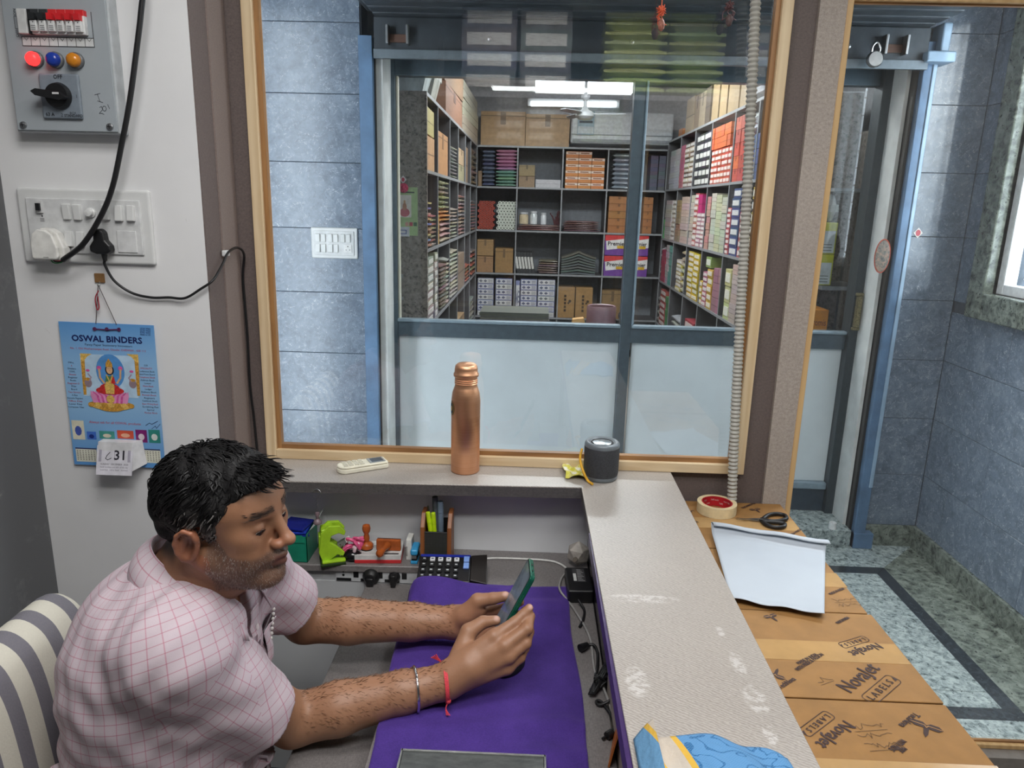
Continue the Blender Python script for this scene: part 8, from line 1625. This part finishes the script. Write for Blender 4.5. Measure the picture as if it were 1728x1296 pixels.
# trunk and shoulders, then soft folds at the waist
S.ell((-.630, 1.06, .37), (.140, .190, .15), None, .02); S.ell((-.602, 1.06, .54), (.158, .188, .16), None, .05); S.ell((-.598, 1.06, .72), (.152, .180, .165), None, .05); S.ell((-.606, 1.06, .80), (.108, .160, .115), None, .05)
S.cone(SH_N + nv((0, .01, -.004)), SH_F + nv((0, -.01, -.004)), .064, .064, .05); S.cone((-.566, 1.06, .862), SH_N, .060, .056, .05); S.cone((-.566, 1.06, .862), SH_F, .060, .056, .05)
def rot_fold(a, b, r, k=.016): S.cone(a, b, r, r, k)
# soft folds: waist roll, sleeve creases
for (a, b, r) in (((-.735, .95, .60), (-.62, .888, .565), .012), ((-.728, .95, .545), (-.60, .890, .53), .011), ((-.742, 1.02, .66), (-.66, .895, .62), .011), ((-.69, .92, .50), (-.55, .895, .485), .011)): rot_fold(a, b, r, .035)
# neck opening and open front
S.cone((-.560, 1.06, .89), (-.538, 1.06, 1.03), .056, .066, .006, 's'); S.cone((-.505, 1.055, .905), (-.455, 1.06, .80), .040, .010, .010, 's')
S.half((-.6, 1.06, .30), (0, 0, -1), (-.9, .8, .2), (-.3, 1.42, .34))
Vs, Fs = S.mesh(2)
# cloth wrinkles along the normals
nf_ = np.cross(Vs[Fs[:, 1]] - Vs[Fs[:, 0]], Vs[Fs[:, 2]] - Vs[Fs[:, 0]]); nf_ /= np.maximum(np.linalg.norm(nf_, axis=1), 1e-12)[:, None]; vs_ = np.zeros_like(Vs)
for c_ in range(4):
    for ax in range(3): vs_[:, ax] += np.bincount(Fs[:, c_], nf_[:, ax], len(Vs))
vs_ /= np.maximum(np.linalg.norm(vs_, axis=1), 1e-9)[:, None]; x, y, z = Vs.T
wr = .0022 * np.sin(60 * x + 75 * z + 22 * y + 2 * np.sin(23 * y)) * ss(.80, .60, z) + .0016 * np.sin(95 * z - 40 * x + 3 * np.sin(30 * x)) + .0012 * np.sin(120 * x - 60 * y + 50 * z)
Vs = Vs + vs_ * wr[:, None]
# check pattern coordinates: arms along their own axes, trunk round its own
C_ = Vs[Fs].mean(1)
def cyl_uv(P, a, d, r, ref):
    d = d / np.linalg.norm(d); e1 = ref - d * (ref @ d); e1 /= np.linalg.norm(e1); e2 = np.cross(d, e1); q = P - a; return np.stack([np.arctan2(q @ e2, q @ e1) * r, q @ d], -1), np.linalg.norm(q - (q @ d)[..., None] * d, axis=-1), q @ d
tn, rn_, an_ = cyl_uv(C_, SH_N, dN, .068, nv((1, 0, .3))); tf_, rf_, af_ = cyl_uv(C_, SH_F, dF, .068, nv((1, 0, .3)))
armN = (rn_ < .095) & (an_ > .035) & (C_[:, 1] + .30 * (C_[:, 0] + .52) < 1.01) & ((C_ - nv((-.60, 1.06, .7))) @ nv((.45, -.85, .25)) > .098); armF = (rf_ < .095) & (af_ > .03) & ((C_ - nv((-.60, 1.06, .7))) @ nv((.30, .9, .25)) > .10)
P4 = Vs[Fs]; uvT = np.empty(P4.shape[:2] + (2,)); ca_ = nv((-.615, 1.06, .3)); q = P4 - ca_; ang = np.arctan2(q[..., 1] * .85, q[..., 0]); a0 = np.arctan2((C_ - ca_)[:, 1] * .85, (C_ - ca_)[:, 0])[:, None]; ang = np.where(ang - a0 > 3, ang - 6.2832, np.where(ang - a0 < -3, ang + 6.2832, ang)); uvT[..., 0] = ang * .165; uvT[..., 1] = q[..., 2] - .85 * np.sqrt((q[..., 1] * .85) ** 2 + q[..., 0] ** 2)

for m, a, d in ((armN, SH_N, dN), (armF, SH_F, dF)):
    u_, _, _ = cyl_uv(P4[m], a, d, .068, nv((1, 0, .3))); c0 = cyl_uv(C_[m], a, d, .068, nv((1, 0, .3)))[0][:, None, 0]; P_r = 2 * math.pi * .068; u_[..., 0] = np.where(u_[..., 0] - c0 > P_r / 2, u_[..., 0] - P_r, np.where(u_[..., 0] - c0 < -P_r / 2, u_[..., 0] + P_r, u_[..., 0])); uvT[m] = u_
def shirt_mat():
    t = NT('checked_shirt_cloth'); uv = t.n('ShaderNodeUVMap', uv_map='cloth').outputs[0]; sx = t.n('ShaderNodeSeparateXYZ', i_Vector=uv); s_ = .0178; n = t.noise(t.coord(), 500, 3); big = t.noise(t.coord(), 12, 3)
    def line(v, off, w): f = t.math('FRACT', t.math('ADD', t.math('DIVIDE', v, s_), off)); return t.math('LESS_THAN', t.math('ABSOLUTE', t.math('SUBTRACT', f, .5)), w)
    base = t.ramp(big, [(.3, (186, 172, 180)), (.7, (198, 184, 191))]); l1 = line(sx.outputs[0], 10.0, .040); l2 = line(sx.outputs[1], 10.3, .040)
    c = t.mix(t.math('MULTIPLY', l1, .5), base, L3((176, 92, 116))); c = t.mix(t.math('MULTIPLY', l2, .55), c, L3((166, 78, 100))); c = t.mix(t.math('MULTIPLY', n, .10), c, L3((190, 160, 170))); t.bump(n, .15, .0008); return t.fin(c, .85)
M_SHIRT = shirt_mat(); shirt = np_mesh('shirt', Vs, Fs, [M_SHIRT], man, None, uvT.reshape(-1, 2))
def uv_grid(name, fn, nu, nv_, su, sv, parent, thick, mat=None):
    b = MB().mat(mat or M_SHIRT).grid(fn, nu, nv_); o = b.build(name, parent, smooth=80); me = o.data; l = me.uv_layers.new(name='cloth'); 
    for lp in me.loops: i = lp.vertex_index; l.data[lp.index].uv = ((i % (nu + 1)) / nu * su, (i // (nu + 1)) / nv_ * sv)
    md = o.modifiers.new('solid', 'SOLIDIFY'); md.thickness = thick; md.offset = 0; return o
# collar: stand and turned-down leaf with two points
def ringp(a):          # neck ring, a = 0 at the front, increasing towards the far side
    fr = .5 + .5 * math.cos(a); return nv((-.538 + .066 * math.cos(a), 1.06 + .064 * math.sin(a), .922 - .062 * fr ** 1.2 + .014 * (1 - fr)))
def collar(u, v):
    a = math.radians(28) + math.radians(304) * u; c = ringp(a); o_ = nv((math.cos(a), math.sin(a), 0)); fr = max(0, math.cos(a)); tip = max(0, abs(2 * u - 1) - .78) / .22
    if v < .4: k = v / .4; p = c + o_ * (-.006 - .004 * k) + nv((0, 0, .030 * k))
    else: k = (v - .4) / .6; p = c + o_ * (-.010 + .040 * math.sin(k * 1.5) + .012 * k * tip) + nv((0, 0, .030 + .008 * math.sin(k * 3.14) - (.056 + .024 * tip) * k))
    return Vector(p + nv((.018 * tip * max(0, v - .4), 0, 0)))
uv_grid('collar', collar, 56, 12, .44, .09, shirt, .0016)
# front placket with buttons, chest pocket on the far side
OFFARM = np.ones(len(Vs), bool)
for a, d in ((SH_N, dN), (SH_F, dF)): q = Vs - a; s1 = q @ d; OFFARM &= ~((np.linalg.norm(q - s1[:, None] * d, axis=1) < .082) & (s1 > .06))
def surfx(y, z):        # front of the shirt at (y, z)
    m = (np.abs(Vs[:, 1] - y) < .012) & (np.abs(Vs[:, 2] - z) < .012) & OFFARM; return Vs[m, 0].max() if m.any() else -.45
def placket(u, v): z = .835 - .33 * v; y = 1.075 - .016 + .032 * u - .012 * v; return Vector((surfx(y, z) + .003, y, z))
uv_grid('placket', placket, 3, 22, .032, .34, shirt, .002)
for k in range(4):
    z = .80 - k * .085; q = placket(.5, (.835 - z) / .33); MB().mat(pm((224, 214, 216), .3)).lathe([(0, 0), (.0052, 0), (.0052, .0016), (0, .002)], plane_M(q + Vector((.0015, 0, 0)), (0, 1, 0), (1, 0, .1)), 14, False).build('button', shirt)
def pocket(u, v): z = .760 - .105 * v; y = 1.115 + .095 * u; z2 = z - .018 * (1 - abs(2 * u - 1)) * max(0, v - .75) * 4; return Vector((surfx(y, z) + .003 + .007 * math.sin(math.pi * u) * (1 - v), y, z2))
uv_grid('pocket', pocket, 10, 12, .095, .115, shirt, .0018)
pk = pocket(.35, 0) + Vector((-.006, 0, -.010)); bc = tag(empty('beaded_chain', pk), 'white beaded chain on a dark case in his shirt pocket', 'chain'); MB().mat(pm((46, 26, 34), .4)).obox(Matrix.Translation(pk + Vector((-.002, .002, -.012))) @ Matrix.Rotation(.25, 4, 'X') @ Matrix.Rotation(.15, 4, 'Y'), .007, .046, .056).build('case', bc, bev=.003); b = MB().mat(pm((214, 210, 206), .25))
for k in range(8): b.sphere(pk + Vector((.004 + .001 * k, .026 - .006 * k, .022 - .006 * k)), .0036, 8)
b.build('beads', bc, smooth=60)
# trousers and shoes (mostly hidden under the desk)
T2 = Field((-.82, .84, -.22), (.02, 1.28, .42), .008)
for yy, k in ((.97, -1), (1.15, 1)): T2.cone((-.64, yy, .345), (-.22, yy + .02 * k, .335), .082, .066, .03); T2.cone((-.22, yy + .02 * k, .335), (-.24, yy + .02 * k, -.10), .064, .050, .02)
T2.ell((-.66, 1.06, .36), (.13, .185, .09), None, .03); Vt, Ft = T2.mesh(2); np_mesh('trousers', Vt, Ft, [pm((70, 70, 76), .85, 0, .1, 200)], man)
for yy, k in ((.97, -1), (1.15, 1)):
    T3 = Field((-.32, yy - .10, -.215), (.02, yy + .10, -.06), .006); y2 = yy + .02 * k; T3.cone((-.255, y2, -.165), (-.09, y2, -.172), .036, .030, .02); T3.ell((-.245, y2, -.14), (.045, .038, .05), None, .02); T3.half((0, 0, -.198), (0, 0, -1), (-.4, yy - .2, -.3), (.1, yy + .2, -.19)); Vt, Ft = T3.mesh(2); np_mesh('shoe', Vt, Ft, [M_BLACK], man)
# steel bangle, red thread on the near wrist
def wring(px, py_, tz, r, nm, m, rr, lean):
    ax = (WR_N - EL_N) / np.linalg.norm(WR_N - EL_N); t_ = tz; c = EL_N + (WR_N - EL_N) * t_; e1 = np.cross(ax, (0, 0, 1.)); e1 /= np.linalg.norm(e1); e2 = np.cross(e1, ax); n_ = ax + e2 * lean; return c, ax, e1, e2
ax = (WR_N - EL_N) / np.linalg.norm(WR_N - EL_N); e1 = np.cross(ax, (0, 0, 1.)); e1 /= np.linalg.norm(e1); e2 = np.cross(e1, ax)
c = EL_N + (WR_N - EL_N) * .80; MB().mat(M_CHROME).tube([c + e1 * .0385 * math.cos(a) + e2 * .0385 * math.sin(a) + ax * (.010 * math.sin(a + .6)) for a in [2 * math.pi * k / 40 for k in range(40)]], .0026, 8, True).build('bangle', man, smooth=60)
c = EL_N + (WR_N - EL_N) * 1.0; b = MB().mat(pm((206, 62, 74), .7, 0, .25, 900))
for o_ in (-.0022, .0, .0022): b.tube([c + e1 * .0372 * math.cos(a) + e2 * .0352 * math.sin(a) + ax * (o_ + .006 * math.sin(a + .3)) for a in [2 * math.pi * k / 36 for k in range(36)]], .0015, 6, True)
kn = c + e1 * .037 * math.cos(-.5) + e2 * .036 * math.sin(-.5); b.sphere(kn, .005, 8)
kt = c + e1 * .036 * math.cos(1.9) + e2 * .0355 * math.sin(1.9)
for q in range(4): b.tube(bez([kt, kt + e2 * .010 + ax * (-.004 - .002 * q), kt + e2 * .018 + ax * (-.006 - .003 * q) + e1 * .002 * q], 4), .001, 5)
for q in range(3): b.tube(bez([kn, kn + nv((-.004, -.006, -.010)), kn + nv((-.002 + .003 * q, -.012, -.020))], 4), .0008, 5)
b.build('wrist_thread', man, smooth=60)

# --- phone in his hands
ph_c = nv(at_y(868, 1012, 1.256)); Lx = nv((.415, 0, .91)); Lx /= np.linalg.norm(Lx); Sx = nv((.06, -1, -.02)); Sx -= Lx * (Sx @ Lx); Sx /= np.linalg.norm(Sx); Nx = np.cross(Sx, Lx); Nx = Nx if Nx[0] < 0 else -Nx
Mp = Matrix(((Sx[0], Lx[0], Nx[0], ph_c[0]), (Sx[1], Lx[1], Nx[1], ph_c[1]), (Sx[2], Lx[2], Nx[2], ph_c[2]), (0, 0, 0, 1)))
if Mp.determinant() < 0: Mp = Mp @ Matrix.Diagonal((-1, 1, 1, 1))
phn = tag(empty('mobile_phone', Vector(ph_c)), 'smartphone in dark green case held in both hands', 'phone'); hw, hh = .0375, .0765
rp = []
for cx_, cy_, a0 in ((hw - .008, hh - .008, 0), (-hw + .008, hh - .008, 90), (-hw + .008, -hh + .008, 180), (hw - .008, -hh + .008, 270)):
    for k in range(5): a = math.radians(a0 + k * 22.5); rp.append((cx_ + .008 * math.cos(a), cy_ + .008 * math.sin(a)))
MB().mat(pm((20, 92, 74), .25, .25)).prism(rp, Mp @ Matrix.Translation((0, 0, -.0052)), .0098).build('case', phn, bev=.0022, seg=3)
t = NT('phone_screen'); n = t.noise(t.coord(), 22, 3); t.fin(t.ramp(n, [(.35, (70, 80, 92)), (.6, (112, 124, 136))]), .12); t.set(t.b.inputs['Emission Color'], L3((120, 132, 146))); t.set(t.b.inputs['Emission Strength'], .12); M_SCR = t.m
MB().mat(M_BLACK).prism([(x * .955, y * .975) for x, y in rp], Mp @ Matrix.Translation((0, 0, .0045)), .0006).build('bezel', phn); MB().mat(M_SCR).prism([(x * .915, y * .945) for x, y in rp], Mp @ Matrix.Translation((0, 0, .0051)), .0003).build('screen', phn)
sgn = 1 if (Mp.to_3x3() @ Vector((1, 0, 0))).y < 0 else -1
for k in range(2): MB().mat(pm((24, 104, 84), .3, .3)).obox(Mp @ Matrix.Translation((sgn * (hw + .0004), .028 - k * .022, -.0004)), .0016, .016 - k * .006, .003).build('side_button', phn)
for (a, b_) in ((-.01, .006), (.012, .006)): MB().mat(M_BLACK).obox(Mp @ Matrix.Translation((a, hh, -.0006)), b_, .0012, .0022).build('port', phn)
